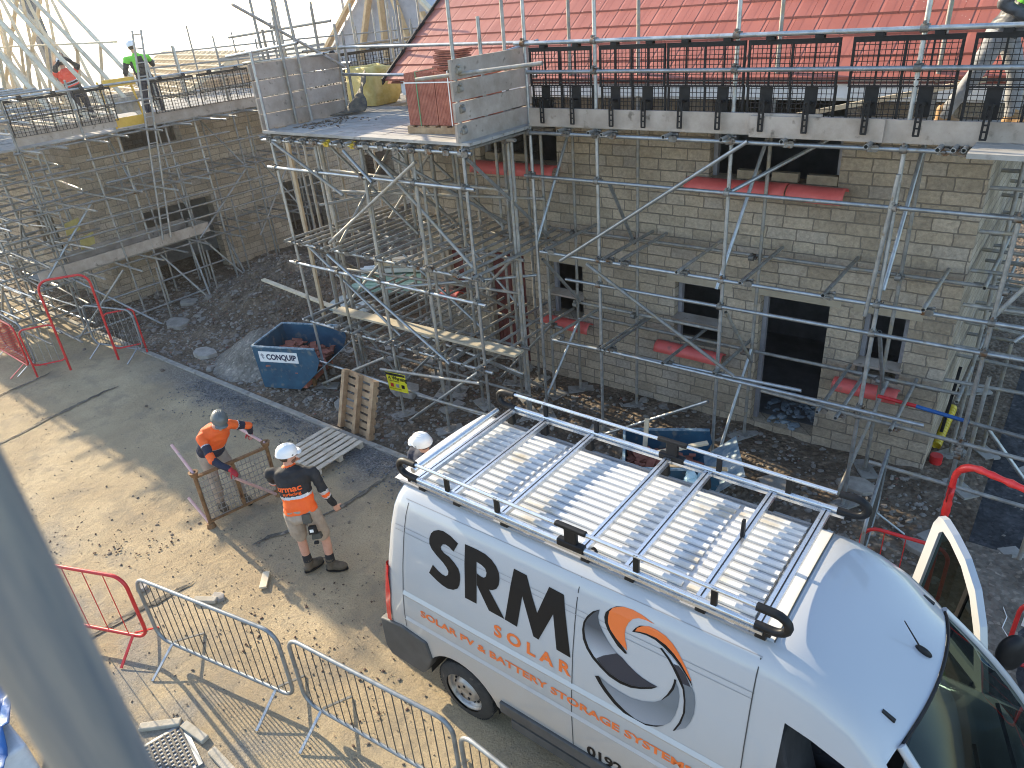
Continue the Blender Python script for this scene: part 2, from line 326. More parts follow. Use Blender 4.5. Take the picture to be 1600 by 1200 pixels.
def mat_blocks():
    m, t, b = nodes('stone_blocks'); L = t.links.new
    c = N(t, 'ShaderNodeTexCoord'); s = N(t, 'ShaderNodeSeparateXYZ'); L(c.outputs['Object'], s.inputs[0])
    a = N(t, 'ShaderNodeMath', operation='ADD'); L(s.outputs[0], a.inputs[0]); L(s.outputs[1], a.inputs[1])
    # wobble so that the courses are not ruler straight
    nw = N(t, 'ShaderNodeTexNoise'); nw.inputs['Scale'].default_value = 6; L(c.outputs['Object'], nw.inputs['Vector'])
    wz = N(t, 'ShaderNodeMath', operation='MULTIPLY_ADD'); L(nw.outputs[0], wz.inputs[0]); wz.inputs[1].default_value = .022; L(s.outputs[2], wz.inputs[2])
    wu = N(t, 'ShaderNodeMath', operation='MULTIPLY_ADD'); L(nw.outputs[0], wu.inputs[0]); wu.inputs[1].default_value = .05; L(a.outputs[0], wu.inputs[2])
    cb = N(t, 'ShaderNodeCombineXYZ'); L(wu.outputs[0], cb.inputs[0]); L(wz.outputs[0], cb.inputs[1])
    br = N(t, 'ShaderNodeTexBrick'); br.offset = .5; br.offset_frequency = 2; br.squash = .72; br.squash_frequency = 3
    br.inputs['Scale'].default_value = 1; br.inputs['Brick Width'].default_value = .40; br.inputs['Row Height'].default_value = .16
    br.inputs['Mortar Size'].default_value = .008; br.inputs['Mortar Smooth'].default_value = .25; br.inputs['Bias'].default_value = 0
    br.inputs['Color1'].default_value = (0, 0, 0, 1); br.inputs['Color2'].default_value = (1, 1, 1, 1); br.inputs['Mortar'].default_value = (.5, .5, .5, 1)
    L(cb.outputs[0], br.inputs['Vector'])
    rp = ramp(t, [(0, (.38, .315, .24)), (.3, (.44, .365, .275)), (.6, (.50, .415, .315)), (.85, (.48, .41, .33)), (1, (.42, .365, .305))]); L(br.outputs['Color'], rp.inputs[0])
    n1 = N(t, 'ShaderNodeTexNoise'); n1.inputs['Scale'].default_value = 22; n1.inputs['Detail'].default_value = 6; n1.inputs['Roughness'].default_value = .7; L(c.outputs['Object'], n1.inputs['Vector'])
    r1 = ramp(t, [(.3, (.66, .66, .66)), (.7, (1.25, 1.22, 1.18))]); L(n1.outputs[0], r1.inputs[0])
    mu = N(t, 'ShaderNodeMix', data_type='RGBA', blend_type='MULTIPLY'); mu.inputs[0].default_value = .8; L(rp.outputs[0], mu.inputs[6]); L(r1.outputs[0], mu.inputs[7])
    n2 = N(t, 'ShaderNodeTexNoise'); n2.inputs['Scale'].default_value = 1.1; n2.inputs['Detail'].default_value = 5; L(c.outputs['Object'], n2.inputs['Vector'])
    r2 = ramp(t, [(.35, (.80, .79, .77)), (.65, (1.08, 1.08, 1.08))]); L(n2.outputs[0], r2.inputs[0])
    m2 = N(t, 'ShaderNodeMix', data_type='RGBA', blend_type='MULTIPLY'); m2.inputs[0].default_value = 1; L(mu.outputs[2], m2.inputs[6]); L(r2.outputs[0], m2.inputs[7])
    m3 = N(t, 'ShaderNodeMix', data_type='RGBA'); L(br.outputs['Fac'], m3.inputs[0]); L(m2.outputs[2], m3.inputs[6]); m3.inputs[7].default_value = (.235, .20, .16, 1)
    L(m3.outputs[2], b.inputs['Base Color']); b.inputs['Roughness'].default_value = .95; b.inputs['Specular IOR Level'].default_value = .2
    h = N(t, 'ShaderNodeMath', operation='MULTIPLY_ADD'); L(br.outputs['Fac'], h.inputs[0]); h.inputs[1].default_value = -1.6; L(n1.outputs[0], h.inputs[2])
    bp = N(t, 'ShaderNodeBump'); bp.inputs['Distance'].default_value = .026; L(h.outputs[0], bp.inputs['Height']); L(bp.outputs[0], b.inputs['Normal'])
    return m
blocks = mat_blocks()
inner = mat('inner_blockwork', (.16, .155, .15), (.24, .235, .23), .95, 0, 4)
# ---------------------------------------------------------------- ground
def fbm(x, y, s=1, o=4):
    return noise.fractal(V((x*s, y*s, 3.7)), 1.0, 2.0, o)
def grid(name, x0, x1, y0, y1, st, fz, m, keep=None, **k):
    nx = int((x1-x0)/st)+1; ny = int((y1-y0)/st)+1; mb = MB()
    vs = [(x0+(x1-x0)*i/(nx-1), y0+(y1-y0)*j/(ny-1)) for j in range(ny) for i in range(nx)]
    mb.v = [(x, y, fz(x, y)) for x, y in vs]
    for j in range(ny-1):
        for i in range(nx-1):
            a = j*nx+i; c = vs[a]
            if keep and not keep(c[0]+st/2, c[1]+st/2): continue
            mb.f.append([a, a+1, a+nx+1, a+nx]); mb.m.append(0); mb.sm.append(True)
    return mb.build(name, m, **k)
def site_h(x, y):
    h = .02+.05*fbm(x, y, .9, 4)+.03*fbm(x+9, y, 3.1, 3)
    h -= .05*exp(-((y-6.35)/.25)**2)
    # spoil heap behind the skip, then the gravel heap
    d = ((x+14.6)/2.0)**2+((y-9.5)/1.45)**2; h += 1.05*exp(-d*1.1)*(1+.28*fbm(x, y, 1.8, 5))
    d = ((x+12.9)/1.5)**2+((y-10.2)/1.3)**2; h += .5*exp(-d*1.2)*(1+.3*fbm(x+4, y, 2.2, 4))
    return h
def site_keep(x, y):
    if -9.95 < x < -1.0 and 9.85 < y < 17: return False
    return True
ring = []
mb = MB(); rad = [0, 30, 45, 70, 110, 180, 300, 600, 1200, 2000, 3100]; na = 48
for r_ in rad:
    for i in range(na):
        a = 2*pi*i/na; zz = -.12 if r_ <= 45 else -.12-.052*(r_-45)-(0 if r_ < 300 else 0)
        if r_ > 1200: zz = -.12-.052*1155
        mb.v.append((r_*cos(a)-8, r_*sin(a)+6, zz))
for j in range(len(rad)-1):
    for i in range(na):
        a = j*na+i; b_ = j*na+(i+1) % na; mb.f.append([a, b_, b_+na, a+na]); mb.m.append(0); mb.sm.append(True)
mb.build('ground', mudm, kind='structure')
RX = 0.3
def road_h(x, y): return .012*fbm(x, y, .5, 3)+.006*fbm(x, y, 2.5, 2)
grid('road', -40, 9, -14, 6.1, .25, road_h, roadm, kind='structure')
grid('site_ground', -34, -.1, 6.22, 26, .11, site_h, mudm, site_keep, kind='structure')
def path_h(x, y): return .0+.025*fbm(x, y, 1.2, 4)
grid('side_road', -.1, 9, 6.1, 40, .22, path_h, asphm, kind='structure')
grid('dirt_verge', -.12, 3.2, 6.1, 8.4, .1, lambda x, y: .05+.03*fbm(x, y, 1.3, 4)-.13*max(0, (x-.35-.10*(y-6.1)+.15*fbm(x, y, 2, 2))*1.6), mat_mud('verge_dirt', ((.10, .08, .06), (.19, .16, .13), (.27, .235, .19)), .02), kind='structure')
mb = MB(); x = -40
while x < -.4:
    x2 = x+.914; dz = R.uniform(-.006, .006)
    mb.box((x, 6.1, -.1), (x2-.008, 6.2, .035+dz)); x = x2
bevel(mb.build('kerb', mat('kerb_concrete', (.22, .205, .18), (.33, .31, .27), .9, 0, 6, .002, 40, dirt=((.13, .11, .09), 5, .6)), kind='structure'), .008)
# gravel heap beside the skip
grid('gravel_heap', -14.2, -10.9, 5.9+.35, 8.4, .08, lambda x, y: -.1+.72*exp(-(((x+12.55)/.95)**2+((y-7.3)/.75)**2)*1.2)*(1+.1*fbm(x, y, 3, 3)), gravm, kind='structure')
# distant hills
def hill(name, pts, D, m, k='structure'):
    mb = MB(); n = len(pts)
    for a, h in pts: x_, y_ = sin(radians(a))*D, cos(radians(a))*D; mb.v += [(x_, y_, -90), (x_*.985, y_*.985, h-12*D/1000), (x_*1.0, y_*1.0, h), (x_*1.15, y_*1.15, -90)]
    for i in range(n-1):
        for j in range(3): a = i*4+j; mb.f.append([a, a+4, a+5, a+1]); mb.m.append(0); mb.sm.append(True)
    mb.build(name, m, kind=k)
R.seed(3)
hill('hills', [(-82+i*1.5, -22+13*sin(i*.35)+7*noise.noise(V((i*.3, 0, 0)))) for i in range(44)], 620, hillm)
hill('hills', [(-82+i*1.5, -46+10*sin(i*.5+2)+6*noise.noise(V((i*.4, 5, 0)))) for i in range(44)], 2200, hillm)
# crumbled tarmac joints across the road
def strip(pts, w0):
    mb = MB(); P = []
    for (x0, y0), (x1, y1) in zip(pts, pts[1:]):
        n = max(2, int(sqrt((x1-x0)**2+(y1-y0)**2)/.07))
        P += [(x0+(x1-x0)*i/n, y0+(y1-y0)*i/n) for i in range(n)]
    for i, (x_, y_) in enumerate(P):
        wd = w0*(.35+.9*abs(noise.noise(V((x_*3, y_*3, 1)))))*min(1, i/3+.1, (len(P)-i)/3); o = .13*noise.noise(V((x_*1.5, y_*1.5, 7)))+.04*noise.noise(V((x_*8, y_*8, 3)))
        z = max(road_h(x_, y_), -.01)+.013
        mb.v += [(x_+o-wd, y_, z), (x_+o+wd, y_, z)]
    for i in range(len(P)-1): a = i*2; mb.f.append([a, a+1, a+3, a+2]); mb.m.append(0); mb.sm.append(False)
    return mb.build('road_joint', mat_mud('joint_rubble', ((.07, .062, .052), (.13, .115, .09), (.22, .19, .15)), .02), kind='structure')
strip([(-7.26, 5.7), (-7.3, 4.8), (-7.54, 3.9), (-7.6, 3.5)], .05); strip([(-7.75, 2.75), (-7.8, 2.4), (-7.98, 1.6), (-8.2, .4)], .06)
strip([(-14.2, 5.0), (-14.1, 3.6), (-13.95, 2.7), (-13.9, 1.5)], .07)
strip([(-16.2, 4.6), (-16.0, 3.4), (-15.9, 2.6)], .06)
# loose stones: too many to count
def scatter(name, n, fn, m, seed, flat=.6):
    rnd = random.Random(seed); mb = MB()
    for _ in range(n):
        x_, y_, z_, r_ = fn(rnd); mb.rock((x_, y_, z_), r_, rnd, R.choice((0, 0, 1)) if isinstance(m, list) else 0, flat)
    return mb.build(name, m, kind='stuff')
def fsite(r):
    while 1:
        x_ = r.uniform(-20, -.3); y_ = 6.3+abs(r.gauss(0, 2.4))
        if y_ < 16 and (y_ < 9.6 or x_ < -10): break
    return x_, y_, site_h(x_, y_)+.005, r.uniform(.012, .05)*(1 if r.random() < .93 else 2.2)
scatter('site_rubble', 5200, fsite, rubm, 5)
scatter('clay_fragments', 500, lambda r: ((lambda x_, y_: (x_, y_, site_h(x_, y_)+.01, r.uniform(.01, .03)))(r.uniform(-17, -1), r.uniform(6.3, 9.4))), rub2, 8)
def froad(r):
    x_ = r.uniform(-16, -1) if r.random() < .5 else r.gauss(-6.5, 1.4); y_ = r.uniform(.2, 6) if r.random() < .5 else r.gauss(3.3, .9)
    return x_, min(y_, 6.0), road_h(x_, y_)+.006, r.uniform(.004, .014)*(1 if r.random() < .94 else 2.0)
scatter('road_clods', 170, lambda r: ((lambda c, s: (c[0]+r.gauss(0, s), c[1]+r.gauss(0, s), .008, r.uniform(.006, .02)))(r.choice(((-8.9, 2.9), (-9.3, 2.5), (-5.9, 3.6), (-5.6, 2.9), (-4.7, 3.0), (-6.3, 2.6), (-10.2, 2.2), (-4.4, 2.6))), r.choice((.12, .35)))), mat('dark_clod', (.05, .03, .022), (.14, .08, .055), .95, 0, 5), 19)
scatter('loose_gravel', 1500, froad, mat('loose_stone', (.09, .07, .055), (.20, .16, .12), .9, 0, 4), 9)
scatter('verge_gravel', 2600, lambda r: (r.uniform(-13, -4), 6.05-abs(r.gauss(0, .35)), .012, r.uniform(.006, .02)), mat('dark_gravel', (.06, .062, .068), (.20, .20, .205), .9, 0, 6), 10)
scatter('heap_clods', 900, lambda r: (lambda x_, y_: (x_, y_, site_h(x_, y_)+.01, r.uniform(.02, .07)))(r.gauss(-14.3, 1.6), r.gauss(9.4, 1.2)), mat('earth_clod', (.07, .052, .04), (.19, .15, .12), .95, 0, 5), 12)
scatter('side_road_stones', 260, lambda r: (r.uniform(.2, 3), r.uniform(6.5, 16), .03, r.uniform(.008, .022)), rubm, 13)
for i, (x_, y_, s_, a_, lab) in enumerate([(-13.9, 6.75, .34, .5, 'pale flat stone slab on the mud by the kerb'), (-15.9, 7.3, .42, .2, 'large flat slab lying under the far scaffold'), (-9.4, 6.75, .3, .9, 'grey stone lump beside the leaning pallet'), (-8.9, 7.7, .4, .3, 'square concrete slab under the loading bay'),
        (-1.45, 8.85, .3, .6, 'broad cracked slab lying beside the corner standard'), (-2.4, 8.3, .26, 1.2, 'dark slab beside the van roof'), (-8.55, 3.0, .0, 0, ''), (-7.75, 3.05, .0, .4, ''), (-11.6, 8.4, .3, .1, 'pale stone block on the earth behind the skip'), (-16.9, 8.2, .32, .8, 'grey slab propping a far scaffold pole'), (-.55, 8.0, .2, .5, 'light stone chunk near the red hoop'), (-8.2, 2.3, .1, 1, 'small pale offcut lying on the road near the barriers'), (-7.2,2.75,.12,.3,'white flake of stone at the long barrier')]):
    if not s_: continue
    mb = MB(); z0 = (site_h(x_, y_) if y_ > 6.2 else .0); n = 7; rnd = random.Random(i)
    ring_ = [(x_+s_*cos(2*pi*k/n+a_)*rnd.uniform(.7, 1), y_+s_*.75*sin(2*pi*k/n+a_)*rnd.uniform(.7, 1)) for k in range(n)]
    th = .03+.1*s_
    mb.add([(p, q, z0-.03) for p, q in ring_]+[(p, q, z0+th+rnd.uniform(-.01, .02)) for p, q in ring_], [tuple(range(n-1, -1, -1)), tuple(range(n, 2*n))]+[(k, (k+1) % n, n+(k+1) % n, n+k) for k in range(n)])
    bevel(mb.build('stone_slab', slabm, label=lab, category='slab'), .01)
# ---------------------------------------------------------------- houses
def wall(name, parent, org, du, length, height, th, holes, m, zb=-.3, kind=None, top=None):
    """wall standing on org, running along unit du, thickness behind the face (du x z side away); holes = (u0,u1,z0,z1)"""
    us = sorted({0, length, *[h[0] for h in holes], *[h[1] for h in holes]}); zs = sorted({zb, height, *[h[2] for h in holes], *[h[3] for h in holes]})
    us = [u for u in us if 0 <= u <= length]; zs = [z for z in zs if zb <= z <= height]
    du = V(du); nrm = V((-du.y, du.x, 0)); org = V(org)       # nrm points into the wall
    full = lambda i, j: 0 <= i < len(us)-1 and 0 <= j < len(zs)-1 and not any(h[0] <= (us[i]+us[i+1])/2 <= h[1] and h[2] <= (zs[j]+zs[j+1])/2 <= h[3] for h in holes)
    mb = MB(); P = lambda u, z, d: org+du*u+nrm*d+V((0, 0, z))
    for i in range(len(us)-1):
        for j in range(len(zs)-1):
            if not full(i, j): continue
            a, b_, c, d = us[i], us[i+1], zs[j], zs[j+1]
            mb.add([P(a, c, 0), P(b_, c, 0), P(b_, d, 0), P(a, d, 0)], [(0, 1, 2, 3)]); mb.add([P(a, c, th), P(b_, c, th), P(b_, d, th), P(a, d, th)], [(3, 2, 1, 0)])
            if not full(i-1, j): mb.add([P(a, c, 0), P(a, d, 0), P(a, d, th), P(a, c, th)], [(0, 1, 2, 3)])
            if not full(i+1, j): mb.add([P(b_, c, 0), P(b_, d, 0), P(b_, d, th), P(b_, c, th)], [(3, 2, 1, 0)])
            if not full(i, j-1): mb.add([P(a, c, 0), P(b_, c, 0), P(b_, c, th), P(a, c, th)], [(3, 2, 1, 0)])
            if not full(i, j+1): mb.add([P(a, d, 0), P(b_, d, 0), P(b_, d, th), P(a, d, th)], [(0, 1, 2, 3)])
    return mb.build(name, m, parent)
H1 = empty('stone_house', (0, 0, 0), label='new stone block house with red tiled roof behind the main scaffold', cat='house')
X0, X1, YW, DEP = -9.85, -.85, 9.65, 8.0
hol = [(X0+a-X0, b-X0, c, d) for a, b, c, d in []]
def HX(a, b, c, d): return (a-X0, b-X0, c, d)
win1, win2, win3 = (-6.94, -6.27, 1.2, 2.17), (-4.60, -3.84, 1.2, 2.18), (-1.90, -1.35, 1.25, 2.19)
door1, door0, winL = (-3.27, -2.33, .12, 2.19), (-8.29, -7.48, .05, 2.18), (-9.27, -8.87, 1.2, 2.15)
up1, up2 = (-8.25, -6.68, 3.78, 4.86), (-4.15, -2.44, 3.78, 4.86)
ops = [win1, win2, win3, door1, door0, winL, up1, up2]
wall('front_wall', H1, (X0, YW, 0), (1, 0, 0), X1-X0, 5.0, .3, [HX(*o) for o in ops], blocks)
wall('side_wall', H1, (X1, YW+.3, 0), (0, 1, 0), DEP-.3, 5.0, .3, [], blocks)
wall('side_wall', H1, (X0, YW+DEP, 0), (0, -1, 0), DEP-.3, 5.0, .3, [], blocks)
wall('back_wall', H1, (X1-.3, YW+DEP, 0), (-1, 0, 0), X1-X0-.6, 5.0, .3, [], blocks)
mb = MB(); mb.box((X0+.35, YW+.35, 2.35), (X1-.35, YW+DEP-.35, 2.5)); mb.box((X0+.35, YW+.35, -.05), (X1-.35, YW+DEP-.35, .06)); mb.box((X0+.35, YW+.35, 4.95), (X1-.35, YW+DEP-.35, 4.98))
mb.box((X0+.35, YW+3.4, .06), (X1-.35, YW+3.5, 2.35)); mb.box((X0+.35, YW+3.4, 2.5), (X1-.35, YW+3.5, 4.95))
mb.build('floor', inner, H1)
# gable triangles
for x_, sgn in ((X0, 1), (X1, -1)):
    mb = MB(); yr = YW+DEP/2; zr = 5.0+.7*DEP/2
    a = [(x_, YW, 5.0), (x_, YW+DEP, 5.0), (x_, yr, zr)]; b_ = [(x_+.3*sgn, p[1], p[2]) for p in a]
    mb.add(a+b_, [(0, 1, 2), (5, 4, 3), (0, 3, 4, 1), (1, 4, 5, 2), (2, 5, 3, 0)]); mb.build('gable', blocks, H1)
# lintels, frames, sill covers
for a, b_, c, d in (win1, win2, win3, door1, winL, door0):
    mb = MB(); mb.box((a-.14, YW-.006, d), (b_+.14, YW+.12, d+.145)); bevel(mb.build('lintel', lint, H1), .004)
greyf = mat('window_former', (.25, .24, .25), (.33, .32, .34), .6)
for a, b_, c, d in (win1, win2, win3, up1, up2, door1):
    mb = MB(); y_ = YW+.13
    for q in ((a+.004, b_-.064) if c > 1 else (a+.004,)): mb.box((q, y_, c), (q+.06, y_+.08, d-.002))
    if d > 3 or c > 1: mb.box((a+.066, y_, d-.06), (b_-.066, y_+.08, d-.002))
    mb.build('window_frame' if c > 1 else 'door_frame', greyf, H1)
mb = MB()
for i in range(8): mb.box((door0[0]+.02+i*.098, YW+.1, .06), (door0[0]+.11+i*.098, YW+.13, 2.16))
mb.build('door', mat('dark_red_boards', (.10, .02, .018), (.16, .03, .025), .6), H1)
mb = MB(); mb.box((winL[0], YW+.1, winL[2]), (winL[1], YW+.13, winL[3])); mb.build('shutter', MATS['dark_red_boards'], H1)
for nm, (a, b_, c, d), off in (('window_board', win1, .42), ('window_board', win2, .40), ('window_board', win3, .22)):
    mb = MB(); mb.obox(((a+b_)/2, YW+.04, c+off), ((b_-a)/2+.02, 0, 0), (0, .10, .02), (0, -.004, .018)); mb.build('trestle_board', board, H1)
# roof
tilem = mat('roof_tile', (.34, .085, .055), (.47, .135, .09), .55, 0, 2.2, .002, 9, rnd=.0, dirt=((.55, .32, .25), 2.4, .68))
def tile_material():
    m, t, b = nodes('ribbed_roof_tile'); L = t.links.new; co = coords(t)
    s = N(t, 'ShaderNodeSeparateXYZ'); L(co, s.inputs[0])
    n1 = N(t, 'ShaderNodeTexNoise'); n1.inputs['Scale'].default_value = 1.4; n1.inputs['Detail'].default_value = 6; L(co, n1.inputs['Vector'])
    n2 = N(t, 'ShaderNodeTexNoise'); n2.inputs['Scale'].default_value = 28; n2.inputs['Detail'].default_value = 4; L(co, n2.inputs['Vector'])
    rp = ramp(t, [(.3, (.29, .075, .045)), (.7, (.38, .115, .075))]); L(n1.outputs[0], rp.inputs[0])
    chalk = ramp(t, [(.66, (0, 0, 0)), (.74, (1, 1, 1))]); L(n2.outputs[0], chalk.inputs[0])
    pm = ramp(t, [(.60, (0, 0, 0)), (.64, (1, 1, 1))]); n3 = N(t, 'ShaderNodeTexNoise'); n3.inputs['Scale'].default_value = 1.9; L(co, n3.inputs['Vector']); L(n3.outputs[0], pm.inputs[0])
    cm = N(t, 'ShaderNodeMath', operation='MULTIPLY'); L(chalk.outputs[0], cm.inputs[0]); L(pm.outputs[0], cm.inputs[1])
    mx = N(t, 'ShaderNodeMix', data_type='RGBA'); L(cm.outputs[0], mx.inputs[0]); L(rp.outputs[0], mx.inputs[6]); mx.inputs[7].default_value = (.62, .42, .36, 1)
    L(mx.outputs[2], b.inputs['Base Color']); b.inputs['Roughness'].default_value = .5
    # per-tile ribs: period .33 (single rib each .33, fine pair beside it)
    mo = N(t, 'ShaderNodeMath', operation='MODULO'); ad = N(t, 'ShaderNodeMath', operation='ADD'); L(s.outputs[0], ad.inputs[0]); ad.inputs[1].default_value = 40; L(ad.outputs[0], mo.inputs[0]); mo.inputs[1].default_value = .33
    rr = ramp(t, [(0, (1, 1, 1)), (.02, (0, 0, 0)), (.05, (.5, .5, .5)), (.10, (.55, .55, .55)), (.15, (.5, .5, .5)), (.17, (.25, .25, .25)), (.33, (.5, .5, .5))]); L(mo.outputs[0], rr.inputs[0])
    bp = N(t, 'ShaderNodeBump'); bp.inputs['Distance'].default_value = .007; L(rr.outputs[0], bp.inputs['Height']); L(bp.outputs[0], b.inputs['Normal'])
    return m
tileR = tile_material()
mb = MB(); y_ = 9.28; i = 0; sl_ = .7
while y_ < YW+DEP/2+.1:
    y2 = y_+.285; z1 = 5.09+sl_*(y_-9.3)+.028; z2 = 5.09+sl_*(y2+.03-9.3)+.004
    xs = [X0-.06+k*.33+(.165 if i % 2 else 0) for k in range(0, 29)]; xs = [X0-.06]+[q for q in xs if X0+.05 < q < X1]+[X1+.08]
    for a, b_ in zip(xs, xs[1:]):
        e = R.uniform(-.003, .003)
        mb.add([(a, y_, z1-.03), (b_-.003, y_, z1-.03), (b_-.003, y_, z1+e), (a, y_, z1+e), (a, y2+.03, z2), (b_-.003, y2+.03, z2), (b_-.003, y2+.03, z2-.03), (a, y2+.03, z2-.03)], [(0, 1, 2, 3), (3, 2, 5, 4), (0, 3, 4, 7), (2, 1, 6, 5), (0, 7, 6, 1), (4, 5, 6, 7)])
    y_ = y2; i += 1
roof = mb.build('roof', tileR, H1)
mb = MB(); yr = YW+DEP/2; zr = 5.09+sl_*(yr-9.3)-.05
mb.add([(X0-.05, 9.3, 5.03), (X1+.07, 9.3, 5.03), (X1+.07, yr, zr), (X0-.05, yr, zr), (X0-.05, 2*yr-9.3, 5.03), (X1+.07, 2*yr-9.3, 5.03)], [(0, 1, 2, 3), (3, 2, 5, 4)])
mb.build('roof_underlay', mat('roof_back', (.3, .09, .06), rough=.8), H1)
mb = MB(); mb.box((X0+.25, 9.33, 4.87), (X1+.05, 9.352, 5.06)); mb.box((X0+.25, 9.355, 4.84), (X1+.05, YW-.01, 4.866))
mb.build('fascia', white, H1)
mb = MB(); mb.add([(X0-.09, 9.22, 5.02), (X0-.065, 9.22, 5.02), (X0-.065, yr, zr+.02), (X0-.09, yr, zr+.02), (X0-.09, 9.22, 5.11), (X0-.065, 9.22, 5.11), (X0-.065, yr, zr+.13), (X0-.09, yr, zr+.13)], [(0, 3, 2, 1), (4, 5, 6, 7), (0, 1, 5, 4), (1, 2, 6, 5), (2, 3, 7, 6), (3, 0, 4, 7)])
mb.build('verge_trim', blackp, H1)
# half-round red covers laid over the sills
def sillcover(a, b_, z, lab, r=.125, yoff=-.03, n=10):
    mb = MB(); segs = 14; rings = []
    for k in range(segs+1):
        x_ = a+(b_-a)*k/segs; dz = .012*noise.noise(V((x_*2, z, 0)))
        out = [(x_, YW+yoff-r*.55+r*cos(pi*(j/n)*1.0)*-1.0, z+dz+r*.95*sin(pi*j/n)-(.03 if j == 0 else 0)) for j in range(n+1)]
        inn = [(p[0], YW+yoff-r*.55+(p[1]-(YW+yoff-r*.55))*.93, p[2]-.006) for p in out]; rings.append(out+inn[::-1])
    m_ = len(rings[0]); vs = [p for q in rings for p in q]; fs = []
    for k in range(segs): fs += [(k*m_+j, k*m_+(j+1) % m_, (k+1)*m_+(j+1) % m_, (k+1)*m_+j) for j in range(m_)]
    fs += [tuple(range(m_-1, -1, -1)), tuple(range(segs*m_, segs*m_+m_))]
    mb.add(vs, fs, 0, True); return mb.build('sill_cover', redsill, label=lab, category='sill cover', group='red sill covers on the house front')
sillcover(-8.3, -6.62, 3.66, 'long red half-round cover on the upstairs sill nearest the loading bay', .15)
sillcover(-4.4, -3.02, 3.66, 'red half-round cover on the upstairs sill right of centre, left piece', .15)
sillcover(-3.0, -2.3, 3.655, 'short red half-round cover overlapping the end of the upstairs sill', .15)
sillcover(-7.05, -6.08, 1.09, 'red half-round cover under the narrow ground floor window beside the red door')
sillcover(-4.83, -3.72, 1.07, 'red half-round cover under the ground floor window left of the open doorway')
sillcover(-2.12, -1.3, 1.10, 'red half-round cover under the small window right of the open doorway')
sillcover(-9.5, -9.0, 1.16, 'short red half-round cover near the left corner of the house')
for x_, z, w_, lab in ((-8.15, 3.79, .3, 'stone block resting on the upstairs sill, leftmost'), (-7.65, 3.80, .34, 'stone block on the upstairs sill beside another one'), (-3.28, 3.79, .34, 'stone block weighing down the red cover, left one'), (-2.83, 3.785, .38, 'stone block weighing down the red cover, right one'), (-3.75, 3.79, .3, 'stone block half hidden behind the crossing pole')):
    mb = MB(); mb.box((x_, YW+.0, z), (x_+w_, YW+.1, z+.12)); bevel(mb.build('stone_block', mat('loose_block', (.24, .19, .13), (.36, .29, .2), .95, 0, 9, .006, 40), label=lab, category='block', group='blocks on the upstairs sills'), .008)
# heap of plastic and debris inside the doorway
mb = MB()
for k in range(60): mb.rock((R.uniform(-3.2, -2.4), YW+R.uniform(.05, 1.2), .1+R.uniform(0, .12)), R.uniform(.03, .1), R, 0, .5)
mb.build('doorway_debris', mat('grey_debris', (.10, .13, .16), (.3, .35, .38), .7, 0, 4), kind='stuff')
# ---- house 2: its walls, trusses
H2 = empty('stone_house', (0, 0, 0), label='roofless stone block house with timber roof trusses at the left', cat='house')
AX, AY = -18.77, 7.4
wall('front_wall', H2, (AX, AY+.003, 0), (0, 1, 0), 13.0, 4.25, .3, [(1.25, 2.8, 3.55, 4.25), (1.2, 3.15, -.05, 2.05), (5.4, 6.9, -.1, 1.85), (8.6, 10.0, 1.0, 2.0)], blocks, zb=-.6)
wall('side_wall', H2, (AX-8.6, AY, 0), (1, 0, 0), 8.3, 4.25, .3, [(5.0, 6.2, 1.0, 2.1)], blocks, zb=-.6)
wall('side_wall', H2, (AX-.3, AY+13.003, 0), (-1, 0, 0), 8.3, 4.25, .3, [], blocks, zb=-.6)
wall('back_wall', H2, (AX-8.6, AY+13.003, 0), (0, -1, 0), 12.7, 4.25, .3, [], blocks, zb=-.6)
mb = MB(); mb.box((AX-8.2, AY+.35, 2.2), (AX-.35, AY+8.6, 2.35)); mb.box((AX-8.2, AY+.35, -.3), (AX-.35, AY+8.6, -.2)); mb.box((AX-8.2, AY+.35, 4.0), (AX-.35, AY+8.6, 4.04)); mb.box((AX-2.2, AY+.35, -.2), (AX-2.1, AY+8.6, 2.2)); mb.build('floor', inner, H2)
def truss(y_, xa, xb, z0, zr, lab, nm='roof_truss', parent=None, m=palewood):
    r_ = MB(); th = .045; mid = (xa+xb)/2
    for k, (p, q, h) in enumerate((((xa, z0), (xb, z0), .1), ((xa-.35, z0-.25), (mid, zr), .1), ((xb+.35, z0-.25), (mid, zr), .1), ((xa+(xb-xa)*.25, (z0+zr)/2), ((xa+(xb-xa)*.36, z0)), .07), ((xa+(xb-xa)*.36, z0), (mid, zr), .07), ((mid, zr), (xa+(xb-xa)*.64, z0), .07), ((xa+(xb-xa)*.64, z0), (xa+(xb-xa)*.75, (z0+zr)/2), .07))):
        e = .002*k; r_.bar((p[0], y_+e, p[1]), (q[0], y_+e, q[1]), th, h, 0, hint=(0, 1, 0))
    o = r_.build(nm, m, parent)
    if not parent: tag(o, lab, 'roof truss', 'pale timber roof trusses on the left house')
    return o
for k, y_ in enumerate((7.5, 8.1, 8.7, 9.3, 9.9)):
    truss(y_, AX-8.4, AX-.1, 4.4, 7.42, 'pale timber roof truss standing on the left house, %s' % ('nearest the gable end', 'second from the gable end', 'third from the gable end', 'fourth from the gable end', 'last one beside the worker in green')[k])
mb = MB(); mb.bar((-30, 9.0, 6.05), (-18.3, 9.0, 5.95), .04, .12, 0, (0, 1, 0)); mb.build('timber_brace', palewood, label='long horizontal timber brace crossing the roof trusses', category='timber')
for k, (y_, xo, zo) in enumerate(((7.8, -26.6, .3), (8.4, -26.2, .4), (9.0, -25.8, .2), (9.6, -25.6, .35))):
    truss(y_, xo-4.4, xo+4.6, 4.3+zo, 7.5+zo, 'pale roof truss in the row farther back on the left house, %s from the left' % ('first', 'second', 'third', 'fourth', 'fifth', 'sixth')[k])
